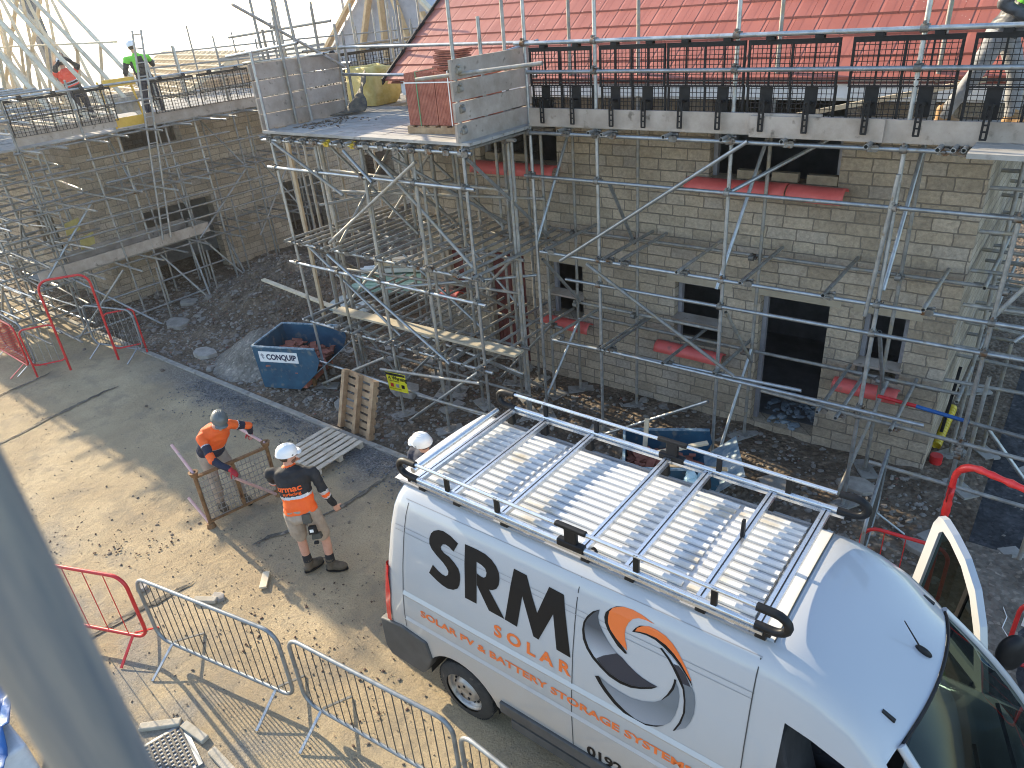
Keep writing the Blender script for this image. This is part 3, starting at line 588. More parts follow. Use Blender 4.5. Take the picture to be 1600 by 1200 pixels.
# ---- background houses
def bghouse(x_, y_, w_, d_, h, zr, lab, wm, rm=None, bars=None, rot=0):
    e = empty('house_under_construction', (x_, y_, 0), rot, lab, 'house')
    mb = MB(); mb.box((0, 0, -3), (w_, d_, h)); mb.build('wall', wm, e)
    mb = MB(); a = [(0, 0, h), (w_, 0, h), (w_/2, 0, zr)]; b_ = [(p[0], d_, p[2]) for p in a]
    if rm: mb.add(a+b_, [(0, 1, 2), (3, 5, 4), (0, 2, 5, 3), (1, 4, 5, 2)]); mb.build('roof', rm, e)
    return e
gmem = mat('grey_membrane', (.36, .35, .37), (.46, .45, .47), .7, 0, 3)
bgblock = mat('brown_blockwork', (.22, .18, .15), (.30, .25, .21), .9, 0, 6)
battm = None
e = empty('house_under_construction', (-27.3, 22, 0), radians(0), 'part built house with grey gable and orange timber rafters beyond the loading bay', 'house')
mb = MB(); mb.box((0, 0, -3), (8.8, 4, 4.2)); mb.build('wall', bgblock, e)
mb = MB(); mb.add([(0, .1, 4.2), (8.8, .1, 4.2), (4.4, .1, 7.8), (0, 4, 4.2), (8.8, 4, 4.2), (4.4, 4, 7.8)], [(0, 1, 2), (3, 5, 4), (0, 2, 5, 3), (1, 4, 5, 2)]); mb.build('gable_membrane', gmem, e)
for k, (p, q) in enumerate((((-.7, 3.75), (4.4, 7.95)), ((9.5, 3.75), (4.4, 7.95)), ((2.6, 4.2), (4.0, 7.3)), ((5.8, 4.2), (4.7, 7.3)), ((4.2, 4.2), (4.35, 7.6)), ((7.3, 4.2), (6.4, 5.9)))):
    mb = MB(); mb.bar((p[0], -.08-.01*k, p[1]), (q[0], -.08-.01*k, q[1]), .12, .26, 0, (0, 1, 0)); mb.build('rafter', newwood if k not in (1,) else palewood, e)
e = empty('house_under_construction', (-25.5, 27.5, 0), radians(2), 'house with battened roof slope behind the grey gable', 'house')
mb = MB(); mb.box((0, 0, -3), (12, 7, 4.0)); mb.build('wall', bgblock, e)
mb = MB(); mb.add([(-.4, -.4, 3.8), (12.4, -.4, 3.8), (12.4, 3.5, 9.0), (-.4, 3.5, 9.0)], [(0, 1, 2, 3)]); mb.build('roof_felt', gmem, e)
mb = MB()
for k in range(16): mb.box((-.4, -.4+k*.25-.02, 3.86+k*.3333), (12.4, -.4+k*.25+.03, 3.91+k*.3333))
for k in range(20): mb.bar((-.4+k*.64, -.42, 3.83), (-.4+k*.64, 3.5, 9.04), .05, .05)
mb.build('roof_batten', palewood, e)
# low stacks, walls and roof timbers beyond the left platform
e = empty('house_under_construction', (-32.6, 18.3, 0), radians(0), 'grey brown block gable wall with blue plastic sheet on top, far left centre', 'house')
mb = MB(); mb.box((0, 0, -3), (6.4, 5, 4.5)); mb.build('wall', bgblock, e)
mb = MB()
for k in range(26): mb.rock((k*.22, R.uniform(0, .2), 4.6+R.uniform(-.05, .06)), .2, R, 0, .5)
mb.build('plastic_sheet', mat('pale_blue_plastic', (.25, .5, .62), (.5, .68, .75), .4), e)
e = empty('house_under_construction', (-33, 14.5, 0), radians(-12), 'distant house with bundle of pale roof timbers behind the trusses', 'house')
mb = MB(); mb.box((0, 0, -3), (9, 7, 3.6)); mb.build('wall', bgblock, e)
mb = MB()
for k in range(18):
    mb.bar((k*.5, -.3, 3.5), (k*.5, 3.4, 5.2), .05, .12); mb.bar((k*.5, 7, 3.5), (k*.5, 3.4, 5.2), .05, .12)
for k in range(12): mb.bar((-.2, -.3+k*.3, 3.62+k*.138), (9, -.3+k*.3, 3.62+k*.138), .08, .03)
mb.build('rafters', palewood, e)
grid('grass_bank', -1.0, 26, 24, 60, 1.0, lambda x, y: -1+3.9*min(1, max(0, (y-24)/16))+.1*fbm(x, y, .3), grassm, kind='structure')
mb = MB(); mb.box((-1, 35.5, 2.2), (26, 36.3, 2.36)); mb.build('footpath', mat('pink_paving', (.4, .33, .34), (.5, .42, .43), .8), kind='structure')
# ---------------------------------------------------------------- scaffolding
RN = random.Random(21)
class Scaf:
    def __init__(s, label, m=galv, m2=galv_old, old=.5, cat='scaffold', group=None):
        s.root = empty('scaffold', label=label, cat=cat, group=group); s.k = Kit(s.root, None); s.m = m; s.m2 = m2; s.old = old
    def pick(s): return s.m2 if RN.random() < s.old else s.m
    def t(s, name, p, q, mm=None, j=.006, r=.0242):
        p = V(p); q = V(q); p = p+V((RN.uniform(-j, j), RN.uniform(-j, j), RN.uniform(-j, j))); q = q+V((RN.uniform(-j, j), RN.uniform(-j, j), RN.uniform(-j, j)))
        mb = MB(); far = (p-CP).length > 15 and (q-CP).length > 15
        mb.tube(p, q, r, 7 if far else 12, wall=0 if far else .005); s.k.add(name, mb, mm or s.pick(), (p+q)/2)
    def std(s, x, y, z0=0, z1=7, lean=(0, 0), mm=None, plate=True, j=.015):
        s.t('standard', (x, y, z0), (x+lean[0]*(z1-z0), y+lean[1]*(z1-z0), z1), mm, j)
        if plate:
            mb = MB(); mb.box((x-.075, y-.075, z0-.0), (x+.075, y+.075, z0+.008)); s.k.add('base_plate', mb, galv_old, (x, y, z0))
            mb = MB(); a = RN.uniform(0, 3); mb.obox((x, y, z0-.02), (cos(a)*.22, sin(a)*.22, 0), (-sin(a)*.11, cos(a)*.11, 0), (0, 0, .019)); s.k.add('sole_board', mb, deckm, (x, y, z0))
    def c(s, x, y, z, ax='x', mm=None):
        """double coupler: two clamped collars, a flap and a nut"""
        mb = MB(); a = V((x, y, z)); d = {'x': V((1, 0, 0)), 'y': V((0, 1, 0)), 'z': V((0, 0, 1))}[ax]; o = {'x': V((0, -1, 0)), 'y': V((1, 0, 0)), 'z': V((0, -1, 0))}[ax]
        far = (a-CP).length > 14
        mb.tube(a-V((0, 0, .034)), a+V((0, 0, .034)), .040, 6 if far else 10)
        if not far:
            b_ = a+o*.050; mb.tube(b_-d*.034, b_+d*.034, .040, 10)
            u = d.cross(V((0, 0, 1))) if ax != 'z' else V((1, 0, 0)); u = d if u.length < .1 else d
            n_ = a+d*.052*RN.choice((1, -1))+V((0, 0, RN.uniform(-.01, .01))); mb.tube(n_-o*.03, n_+o*.06, .009, 6); mb.tube(n_+o*.03, n_+o*.05, .018, 6)
            n_ = b_+V((0, 0, .052)); mb.tube(n_-o*.04, n_+o*.045, .009, 6); mb.tube(n_+o*.02, n_+o*.04, .018, 6)
        s.k.add('coupler', mb, mm or coup, a)
    def board(s, p, q, w=.225, th=.038, name='board', mm=None, hint=(0, 0, 1), at=None):
        mb = MB(); mb.bar(p, q, w, th, 0, hint); s.k.add(name, mb, mm or deckm, (V(p)+V(q))/2)
    def done(s): s.k.finish()
G_ = galv; O_ = galv_old
# --- the scaffold along the house front
A = Scaf('long tube scaffold with boarded top lift along the front of the tiled house', old=.22)
XO = [-6.2, -5.13, -3.33, -1.52, -.42]
for x_, zt in zip(XO, (6.9, 6.8, 6.7, 6.6, 6.4)): A.std(x_, 8.35, site_h(x_, 8.35)+.02 if x_ < -.5 else .05, zt, mm=G_)
for x_, zt in ((-6.18, 6.5), (-5.1, 6.4), (-3.24, 6.4), (-1.5, 6.3)): A.std(x_, 9.35, site_h(x_, 9.35)+.02, zt, mm=O_)
def led(x0, x1, y, z0, z1=None, mm=None, nm='ledger', S_=A, yo=-.052):
    z1 = z0 if z1 is None else z1; S_.t(nm, (x0, y+yo, z0), (x1, y+yo, z1), mm)
    for x_ in XO:
        if min(x0, x1)-.02 < x_ < max(x0, x1)+.02 and S_ is A: S_.c(x_, y, z0+(z1-z0)*(x_-x0)/(x1-x0))
led(-6.35, .9, 8.35, 5.64, 5.64, G_, 'guard_rail'); led(-6.16, .9, 8.35, 5.30, 5.30, G_, 'guard_rail')
led(-6.3, -1.05, 8.35, 4.535, 4.54, G_); led(-6.3, .6, 8.35, 3.95, 3.95, G_); led(-6.12, .5, 8.35, 2.855, 2.865, G_)
led(-5.68, .9, 8.35, 2.49, 2.52, G_, 'guard_rail'); led(-5.97, -2.2, 8.35, 1.46, 1.58, G_); led(-4.86, -.8, 8.35, 1.52, 1.53, G_, yo=-.11)
led(-2.7, .9, 8.35, 1.45, 1.36, O_); led(-1.3, 1.0, 8.35, .83, .78, O_)
for a, b_, z in ((-6.5, -.3, 4.5), (-6.8, -.24, 2.835), (-6.3, -3.7, 1.63), (-6.1, -.6, 1.42)): led(a, b_, 9.35, z, z+.01, O_, yo=.052)
A.t('ledger', (-1.45, 8.95, 1.40), (-1.0, 8.95, 1.38), redp); A.t('ledger', (-1.0, 8.95, 1.38), (-.42, 8.93, 1.33), bluetarp); A.t('ledger', (-.42, 8.93, 1.33), (1.2, 8.9, 1.25), O_)
for x_ in (-5.95, -4.97, -4.72, -3.86, -3.02, -2.06, -1.04): A.t('transom', (x_, 8.16+RN.uniform(-.05, .03), 2.94), (x_+RN.uniform(-.02, .02), 9.6, 2.93)); A.c(x_, 8.31, 2.87, 'y')
for x_ in (-5.86, -5.02, -4.95, -4.03, -3.3, -1.95, -1.72, -1.12): A.t('transom', (x_, 8.15+RN.uniform(-.05, .03), 1.6 if x_ < -2.5 else 1.42), (x_+RN.uniform(-.02, .02), 9.58, 1.55 if x_ < -2.5 else 1.42)); A.c(x_, 8.31, 1.52 if x_ < -2.5 else 1.38, 'y')
for x_ in (-5.6, -5.14, -4.9, -4.07, -3.35, -2.69, -1.83, -1.19, -1.06, -.98): A.t('transom', (x_, 8.1+RN.uniform(-.04, .05), 4.59), (x_, 9.55, 4.59), G_); A.c(x_, 8.31, 4.54, 'y')
for p, q in (((-3.12, 8.27, 4.56), (-5.74, 8.27, 2.78)), ((-5.28, 8.24, 2.8), (-3.05, 8.24, 1.60)), ((-3.36, 8.2, 1.15), (-5.0, 8.2, .1)), ((-6.2, 9.3, 4.4), (-6.25, 8.42, 2.95)), ((-3.26, 9.3, 4.4), (-3.36, 8.25, 2.75)),
        ((-6.15, 8.4, 2.7), (-6.1, 9.3, 1.72)), ((-3.28, 8.4, 2.4), (-3.2, 9.3, 1.3)), ((-1.46, 8.4, 2.5), (-1.45, 9.3, 1.3)), ((-6.12, 9.3, 1.4), (-6.35, 8.4, .05)), ((-3.22, 9.3, 1.5), (-3.3, 8.5, .1)), ((-1.42, 9.3, 1.45), (-1.62, 8.45, .1)),
        ((-2.48, 9.3, 4.45), (-3.34, 8.32, 3.93)), ((-1.52, 8.28, 4.3), (-1.62, 8.28, 2.72)), ((-1.5, 9.3, 4.4), (-1.5, 8.4, 3.0)), ((-5.0, 8.42, 3.9), (-5.08, 9.2, 2.9))): A.t('brace', p, q)
# boards of the top lift, toe board
def decky(y): return 4.635
for k in range(5):
    y_ = 8.42+k*.232; xs = [-6.2, -3.9+.2*(k % 2), -1.3-.3*(k % 2), -.35]
    for a, b_ in zip(xs, xs[1:]): A.board((a+.006, y_, 4.635), (b_-.006, y_+RN.uniform(-.005, .005), 4.635+RN.uniform(-.002, .004)), .222)
for a, b_, dy, dz in ((-6.16, -2.35, 0, 0), (-3.1, -1.72, -.045, -.02), (-2.33, .3, 0, -.03)): A.board((a, 8.31+dy, 4.74+dz), (b_, 8.31+dy, 4.74+dz), .225, .038, 'toe_board', board, hint=(0, 1, 0))
for k in range(3): A.board((-.9, 7.86+k*.0, 4.62+.0*k) if k == 0 else (-.9, 7.86+.235*k, 4.62), (.9, 7.86+.235*k, 4.62), .225, .045, 'end_board', deckm)
# gable side return at the right
for x_, y_ in ((.42, 8.35), (.42, 10.3), (.42, 12.4), (.42, 14.5), (-.6, 10.3), (-.62, 12.4), (-.36, 9.5), (-.26, 10.6)): A.std(x_, y_, .05, 5.9 if x_ > 0 else (4.4 if y_ != 9.5 and y_ != 10.6 else 1.7), mm=O_)
for z in (1.38, 2.86, 4.5, 5.6): A.t('ledger', (.42, 7.9, z), (.42, 15, z)); 
for z in (1.42, 2.9): A.t('ledger', (-.62, 9.2, z), (-.62, 15, z), O_)
for z in (1.45, 1.9, 2.5, 2.92, 3.4, 3.9, 4.5):
    for y_ in (9.75, 10.4, 11.3, 12.3, 13.4): A.t('transom', (-.83, y_+RN.uniform(-.2, .2), z), (.75, y_, z+RN.uniform(-.02, .02)), O_); 
for p, q in (((-.2, 8.9, 2.45), (.9, 9.6, 3.6)), ((.42, 8.4, .2), (.42, 10.2, 1.4)), ((.4, 10.4, 1.5), (.45, 12.3, 2.8)), ((-.42, 8.42, 2.9), (.45, 9.0, 4.3)), ((-.25, 9.0, 1.3), (.7, 9.0, .2))): A.t('brace', p, q)
for y_ in (8.35, 9.5, 10.3, 11.6): A.c(.42, y_, 1.4); A.c(.42, y_, 2.88); A.c(-.42, 8.35, .8+y_*.05)
for k in range(4): A.board((-.55+k*.23, 9.7, 4.57), (-.55+k*.23, 15, 4.57))
A.done()
# --- loading bay at the left end of the house
B = Scaf('boarded loading bay scaffold with close set joists left of the tiled house', old=.55)
FR = [(-10.42, .05), (-9.35, 0), (-8.35, 0), (-7.3, 0), (-6.38, 0)]
for x_, lx in FR: B.std(x_+.03*(1 if x_ < -10 else 0), 7.13, site_h(x_, 7.13)+.02, 5.75 if x_ < -10 else (4.5 if x_ < -6.5 else 7.0), lean=(-.012 if x_ < -10 else 0, 0), mm=O_ if x_ > -10 and x_ < -6.5 else G_)
for y_ in (8.05, 8.95):
    for x_ in (-10.45, -9.35, -8.3, -7.25, -6.42): B.std(x_+RN.uniform(-.08, .08), y_, site_h(x_, y_)+.02, 4.45 if (x_ > -10 or y_ < 8.5) else 5.9, mm=O_)
for x_, y_ in ((-11.2, 8.3), (-10.8, 10.4), (-10.75, 12.3), (-9.95, 9.8), (-6.42, 8.2)): B.std(x_, y_, site_h(x_, y_)+.02, 6.6 if y_ > 8.25 else 6.9, mm=O_)
for x_, y_ in ((-9.0, 9.2), (-8.0, 9.2), (-7.0, 9.25), (-9.8, 9.2)): B.std(x_, y_, site_h(x_, y_)+.02, 4.45, mm=O_)
for z, ys in ((4.47, (7.13, 8.05, 8.95)), (4.04, (7.13,)), (2.80, (7.13, 8.05, 8.95)), (2.44, (7.13,)), (1.36, (7.13, 8.05, 8.95)), (.55, (7.13, 8.0))):
    for y_ in ys:
        B.t('ledger', (-10.6, y_-.05, z), (-6.2, y_-.05, z+RN.uniform(-.02, .02)), G_ if y_ < 7.5 else O_)
        for x_, _ in FR: B.c(x_, y_, z, mm=coup)
for z, st in ((4.53, .29), (2.86, .245), (1.43, .265)):
    x_ = -10.42
    while x_ < -6.15:
        B.t('joist', (x_+RN.uniform(-.02, .02), 6.98+RN.uniform(-.06, .05), z+RN.uniform(-.01, .01)), (x_+RN.uniform(-.03, .03), 9.5+RN.uniform(-.25, .1), z), O_ if z < 4 and RN.random() < .75 else G_)
        if z > 4 or RN.random() < .5: B.c(x_, 7.08, z-.05, 'y', coup if RN.random() < .88 else coup_y)
        x_ += st+RN.uniform(-.03, .03)
for p, q in (((-9.45, 7.02, 2.74), (-7.0, 7.02, 1.35)), ((-10.3, 7.05, 4.45), (-8.8, 7.05, 3.75)), ((-8.6, 7.03, 4.42), (-8.1, 7.03, 4.0)), ((-7.15, 7.03, 4.34), (-9.35, 7.03, 2.94)), ((-10.25, 7.2, 2.8), (-8.2, 7.2, 1.5)), ((-8.3, 7.22, 4.4), (-6.5, 7.22, 2.9)), ((-10.4, 7.04, .1), (-8.5, 7.04, 1.1)), ((-8.14, 7.02, 0.0), (-6.45, 7.02, 1.35)),
        ((-10.4, 7.2, 2.8), (-10.4, 8.9, 1.5)), ((-8.3, 7.2, 4.4), (-8.3, 8.9, 2.9)), ((-6.4, 7.2, 4.4), (-6.4, 8.9, 2.9)), ((-9.3, 8.9, 4.4), (-9.3, 7.2, 2.9)), ((-7.3, 7.2, 2.8), (-7.3, 8.9, 1.5)), ((-6.45, 7.3, 1.4), (-6.45, 8.9, .1)), ((-8.6, 6.98, .88), (-6.4, 6.98, 1.2)), ((-10.5, 8.1, 4.4), (-8.4, 8.1, 2.9)), ((-9.3, 8.1, 2.8), (-7.2, 8.1, 1.45)), ((-7.79, 7.0, .6), (-6.2, 7.0, .67)), ((-10.5, 8.0, 1.2), (-9.4, 8.0, .15)), ((-9.35, 8.95, 4.3), (-7.3, 8.95, 2.9)), ((-7.9, 7.3, 4.3), (-7.2, 8.9, 3.0)), ((-10.0, 7.2, 1.4), (-9.0, 8.9, .2))): B.t('brace', p, q)
for z in (5.62, 5.2): B.t('guard_rail', (-10.5, 8.86, z+.03), (-6.3, 8.7, z), G_)
B.t('guard_rail', (-6.4, 7.05, 5.45), (-6.4, 8.9, 5.62), G_); B.t('guard_rail', (-7.0, 7.08, 5.35), (-5.2, 7.3, 5.5), O_)
B.t('brace', (-10.6, 7.1, 6.4), (-10.4, 8.85, 5.35), O_); B.t('guard_rail', (-12.0, 7.7, 5.65), (-10.3, 7.9, 5.8), G_); B.t('guard_rail', (-12.3, 8.2, 5.5), (-10.2, 8.3, 5.6), G_)
for x_, y_ in ((-10.49, 7.72), (-10.49, 8.84)): B.std(x_, y_, 4.5, 6.3 if y_ < 8 else 6.0, plate=False, mm=O_)
for x_, y_, z1 in ((-9.75, 7.5, 7.0), (-9.6, 8.2, 7.0), (-10.6, 7.6, 6.3)): pass
for y_, z_ in ((7.13, 5.75),): B.std(-6.42, 7.7, 4.5, 6.0, plate=False, mm=G_)
# boards
k = 0; x_ = -10.4
for k in range(11):
    y_ = 7.16+k*.232; xs = [-10.5+.1*(k % 2), -8.2+.25*(k % 3), -6.18]
    for a, b_ in zip(xs, xs[1:]): B.board((a+.006, y_, 4.6), (b_-.006, y_, 4.6+RN.uniform(-.003, .004)), .222)
for k in range(5):
    B.board((-11.3+k*.232, 8.9, 4.6), (-11.3+k*.232, 16, 4.6), .222)
for k in range(4):
    z = 4.73+k*.245
    B.board((-10.55, 7.1, z+RN.uniform(-.008, .008)), (-10.56, 8.88, z+RN.uniform(-.012, .012)), .225, .038, 'hoarding_board', board, hint=(1, 0, 0)); B.board((-6.36, 7.02, z), (-6.36, 8.62, z), .225, .038, 'hoarding_board', board, hint=(1, 0, 0))
for z in (4.75, 5.0, 5.24, 5.45): B.c(-6.38, 7.13, z, 'y', galv_old)
B.board((-11.26, 8.0, .9), (-11.27, 8.02, 4.35), .08, .045, 'timber_post', mat('aged_timber', (.36, .27, .17), (.46, .36, .24), .8), hint=(0, 1, 0))
for z in (5.6, 5.2): B.t('guard_rail', (-11.5, 8.9, z), (-11.5, 16, z), O_)
for y_ in (10.2, 12, 14): B.std(-11.55, y_, 0, 6.3, mm=O_); B.std(-10.05, y_, 0, 5.9, mm=O_)
for x_, y_, a, b_ in ((-11.9, 8.5, -.04, 7.0), (-11.7, 8.75, -.03, 7.0), (-12.4, 8.8, 0, 6.0), (-13.1, 9.6, -.02, 6.1), (-11.55, 9.3, .0, 6.3), (-12.9, 10.4, 0, 6.4), (-10.2, 8.0, -.05, 7.0), (-11.3, 11.2, 0, 6.2)): B.t('standard', (x_, y_, 0), (x_+a*7, y_, b_), galv_old)
B.board((-12.6, 8.0, 5.60), (-10.6, 8.6, 5.72), .22, .038, 'board', deckm); B.t('ledger', (-13.4, 9.2, 5.35), (-10.4, 9.0, 5.4)); B.t('ledger', (-14.6, 10.2, 5.1), (-10.8, 9.6, 5.25)); B.t('ledger', (-13.8, 9.0, 5.9), (-11.2, 9.4, 6.05), galv_old)
for _ in range(9): B.t('standard', (RN.uniform(-10.2, -6.4), RN.uniform(8.3, 9.45), .1), (RN.uniform(-10.2, -6.4), 9.0, 4.4) if 0 else (lambda x_: (x_, 9.0, 4.4))(RN.uniform(-10.2, -6.4)), galv_old) if 0 else None
for x_, y_ in ((-9.8, 7.6), (-8.85, 8.5), (-7.75, 7.7), (-6.9, 8.6), (-9.1, 9.35), (-7.5, 9.4), (-10.1, 8.6), (-8.0, 8.2)): B.std(x_, y_, site_h(x_, y_)+.02, 4.45, mm=O_)
for p, q in (((-10.2, 7.7, 1.4), (-8.6, 7.7, 2.8)), ((-9.6, 8.6, 2.9), (-8.1, 8.6, 4.4)), ((-7.9, 8.3, 1.5), (-6.5, 8.3, 2.8)), ((-9.0, 7.6, .1), (-7.6, 7.7, 1.4)), ((-8.9, 9.3, 2.8), (-7.4, 9.3, 1.4)), ((-10.1, 9.2, 4.3), (-8.8, 9.2, 2.9)), ((-7.6, 8.9, .1), (-6.4, 8.9, 1.4)), ((-9.9, 7.4, 3.4), (-8.3, 8.9, 3.6)), ((-8.6, 7.3, 2.2), (-6.5, 8.7, 2.3))): B.t('brace', p, q)
for z in (2.15, 3.4, 3.75, .9): B.t('ledger', (-10.5, RN.uniform(7.6, 9), z), (-6.4, RN.uniform(7.6, 9), z+RN.uniform(-.1, .1)))
B.done()
# --- scaffold round the left house
Cc = Scaf('weathered scaffold with low and high boarded lifts wrapping the roofless left house', galv, galv_old, .6)
XL = -17.4
for y_, x_, zt in ((5.9, XL, 5.3), (7.3, XL, 5.35), (7.95, XL, 5.0), (9.1, XL, 5.6), (9.95, XL, 5.75), (11.0, XL, 5.6), (12.4, XL, 5.6), (13.6, XL, 5.5), (8.2, -18.4, 4.3), (9.4, -18.4, 4.3), (10.6, -18.4, 4.3), (12.0, -18.4, 4.3), (7.35, -16.2, 1.4), (8.7, -16.3, 1.4), (10.1, -17.0, 2.2), (13.4, -18.4, 4.3), (6.8, -18.5, 4.2)): Cc.std(x_, y_, -.05, zt, lean=(RN.uniform(-.01, .01), RN.uniform(-.01, .01)))
for z, a, b_, nm in ((5.15, 5.7, 9.9, 'guard_rail'), (5.2, 9.2, 14.5, 'guard_rail'), (4.75, 5.7, 14.5, 'guard_rail'), (4.12, 5.8, 14.5, 'ledger'), (3.5, 5.9, 14, 'ledger'), (2.85, 5.1, 14.2, 'ledger'), (2.47, 5.0, 11.5, 'guard_rail'), (1.36, 4.9, 13, 'ledger'), (.1, 5.6, 12, 'ledger')):
    Cc.t(nm, (XL+.05, a, z+RN.uniform(-.03, .03)), (XL+.05, b_, z+RN.uniform(-.03, .03)))
    for y_ in (5.9, 7.95, 9.1, 11, 12.4):
        if a < y_ < b_: Cc.c(XL, y_, z, 'y')
for z, a, b_ in ((4.1, 6, 14), (2.8, 6, 14), (1.4, 6, 12)): Cc.t('ledger', (-18.4, a, z), (-18.4, b_, z), galv_old)
for z in (4.16, 2.9, 1.42):
    y_ = 5.95
    while y_ < 14:
        Cc.t('transom', (-18.7, y_, z+RN.uniform(-.02, .02)), (XL+RN.choice((.35, .6, .9, 1.2)), y_+RN.uniform(-.1, .1), z), None); y_ += RN.uniform(.4, .8)
for p, q in (((XL, 8.9, 1.4), (-15.9, 8.3, -.1)), ((XL, 6.0, 1.4), (-16.3, 7.2, 0)), ((XL, 8.1, 1.3), (-16.2, 8.6, -.1)), ((XL, 9.3, 1.3), (-16.8, 10.1, -.1)), ((-18.4, 8.2, 4), (-17.4, 8.0, 2.9)), ((-18.4, 10.6, 4), (-17.4, 10.9, 2.9)), ((XL, 11, 2.8), (XL, 9.2, 1.4)), ((-18.4, 12, 2.8), (-17.4, 12.3, 1.5)), ((XL, 9.9, 1.3), (-15.8, 9.4, 0)), ((XL, 7.0, 2.9), (XL, 5.5, 1.5)), ((XL, 12.5, 2.9), (XL, 10.9, 1.0)), ((-18.4, 9.4, 2.8), (-17.4, 9.3, 1.4)), ((-16.1, 6.6, 1.6), (-17.2, 5.6, .1))): Cc.t('brace', p, q)
for k in range(5): Cc.board((-18.45+k*.232, 4.95, 4.2), (-18.45+k*.232, 14.6, 4.2), .222)
Cc.board((XL-.02, 5.92, 4.37), (XL-.02, 8.05, 4.42), .26, .038, 'toe_board', board, hint=(1, 0, 0)); Cc.board((XL-.02, 8.75, 4.34), (XL-.02, 11.85, 4.30), .24, .038, 'toe_board', board, hint=(1, 0, 0))
for k in range(4): Cc.board((-18.3+k*.225, 5.5, 1.43), (-18.3+k*.225, 9.45, 1.46), .222)
Cc.board((XL-.02, 5.4, 1.60), (XL-.02, 9.5, 1.62), .24, .038, 'toe_board', board, hint=(1, 0, 0)); Cc.board((-18.35, 6.4, 1.62), (-18.35, 9.4, 1.64), .24, .038, 'toe_board', board, hint=(1, 0, 0)); Cc.board((-18.3, 9.48, 1.62), (XL, 9.5, 1.62), .24, .038, 'toe_board', board, hint=(0, 1, 0))
# gable end part
for x_ in (-19.6, -20.9, -22.4, -24.0, -25.6, -27):
    for y_ in (5.0, 6.1, 7.0): Cc.std(x_+RN.uniform(-.1, .1), y_, -.1, RN.uniform(4.6, 5.4) if y_ < 6.5 else 4.3)
for z in (.3, 1.4, 2.0, 2.85, 3.4, 4.1, 4.7, 5.1):
    for y_ in (5.0, 6.1): Cc.t('ledger', (-28, y_, z+RN.uniform(-.05, .05)), (XL+RN.uniform(.1, .9), y_, z))
    for x_ in (-18.4, -19.2, -19.9, -21, -22.5, -24.1): Cc.t('transom', (x_+RN.uniform(-.3, .3), 4.6, z+.06), (x_, 7.35, z+.06)); Cc.t('ledger', (x_+.2, 5.6, z-.1), (x_+RN.uniform(1.0, 2.2), 5.5, z-.1)) if x_ > -21.5 else None
for k in range(8): Cc.board((-28, 5.03+k*.24, 4.2), (-18.5, 5.03+k*.24, 4.2), .232)  # deck widened past the frame edge so that it shades the road
for k in range(8): Cc.board((-28, 5.03+k*.24, 5.35), (-21.5, 5.03+k*.24, 5.35), .0001 if 0 else .232) if 0 else None
Cc.std(-24.05, 5.35, -.1, 8.4); Cc.std(-24.05, 7.75, 4.2, 8.4, plate=False)  # poles and rails added out of view to carry the shade sheet
for z in (6.2, 8.1): Cc.t('ledger', (-24.05, 5.0, z), (-24.05, 7.9, z))
for k in range(2):  # unseen sheet, added only to cast shade over the road
    mb = MB(); n_ = 12
    for j in range(n_+1):
        y_ = 5.38+2.3*j/n_; o_ = .05*sin(j*1.3); mb.v += [(-24.12+o_, y_, 3.4 if k == 0 else 6.22), (-24.12+o_*.4, y_, 6.18 if k == 0 else 8.0)]
    for j in range(n_): mb.f.append([2*j, 2*j+2, 2*j+3, 2*j+1]); mb.m.append(0); mb.sm.append(True)
    Cc.k.add('shade_sheet', mb, mat('shade_sheeting', (.4, .42, .42), (.5, .52, .52), .7, 0, 2), (-24, 6.5, 6))
for x_ in (-20, -22, -24): Cc.t('brace', (x_, 5.05, .1), (x_+1.3, 5.05, 1.4)); Cc.t('brace', (x_, 6.0, 1.5), (x_+1.2, 6.0, 2.8)); Cc.t('brace', (x_, 5.0, 2.9), (x_-1.2, 5.0, 4.1))
for _ in range(22):
    y_ = RN.uniform(4.9, 7.4); x_ = RN.uniform(-22.5, -18.6); z = RN.choice((.6, 1.0, 1.9, 2.3, 3.2, 3.7)); Cc.t('ledger', (x_, y_, z), (x_+RN.uniform(1.5, 3), y_+RN.uniform(-.2, .2), z+RN.uniform(-.15, .15)))
for _ in range(8): Cc.std(RN.uniform(-21, -17.6), RN.uniform(5.0, 7.2), -.1, RN.uniform(2.5, 4.9), lean=(RN.uniform(-.03, .03), 0), plate=False)
for y_ in (8.6, 9.6, 10.3, 11.6, 13.0): Cc.std(XL+RN.uniform(-.9, -.2), y_, -.1, RN.uniform(3, 4.1), plate=False)
for z in (.7, 1.9, 2.2, 3.2, 3.75): Cc.t('ledger', (XL+.1, RN.uniform(5.3, 7.5), z), (XL+.1, RN.uniform(9.5, 13.5), z+RN.uniform(-.05, .05)))
for z_, y_ in ((2.38, 6.55), (2.0, 6.75)):
    mb = MB(); mb.obox((XL-.4, y_, z_), (.02, 0, 0), (0, .16, .03), (.0, .02, .13)); Cc.k.add('yellow_cover', mb, mat('faded_yellow', (.34, .27, .08), (.46, .37, .12), .7), (XL, y_, z_))
Cc.done()
# --- scaffolds beyond, only their heads show
D = Scaf('distant scaffold poles and rails rising beyond the boarded bay', galv, galv_old, .8)
for i in range(26):
    a = radians(-62+i*1.35); d = 24+6*RN.random(); x_, y_ = d*sin(a), d*cos(a)
    D.t('standard', (x_, y_, 0), (x_+RN.uniform(-.1, .1), y_, RN.uniform(5.3, 6.2)), mm=galv_old)
for z, d in ((5.2, 24), (4.8, 24), (4.4, 24.5), (5.45, 28)):
    P = [(d*sin(radians(a)), d*cos(radians(a)), z+RN.uniform(-.05, .05)) for a in (-63, -55, -47, -40, -30)]
    for p, q in zip(P, P[1:]): D.t('guard_rail', p, q, mm=galv_old)
D.done()
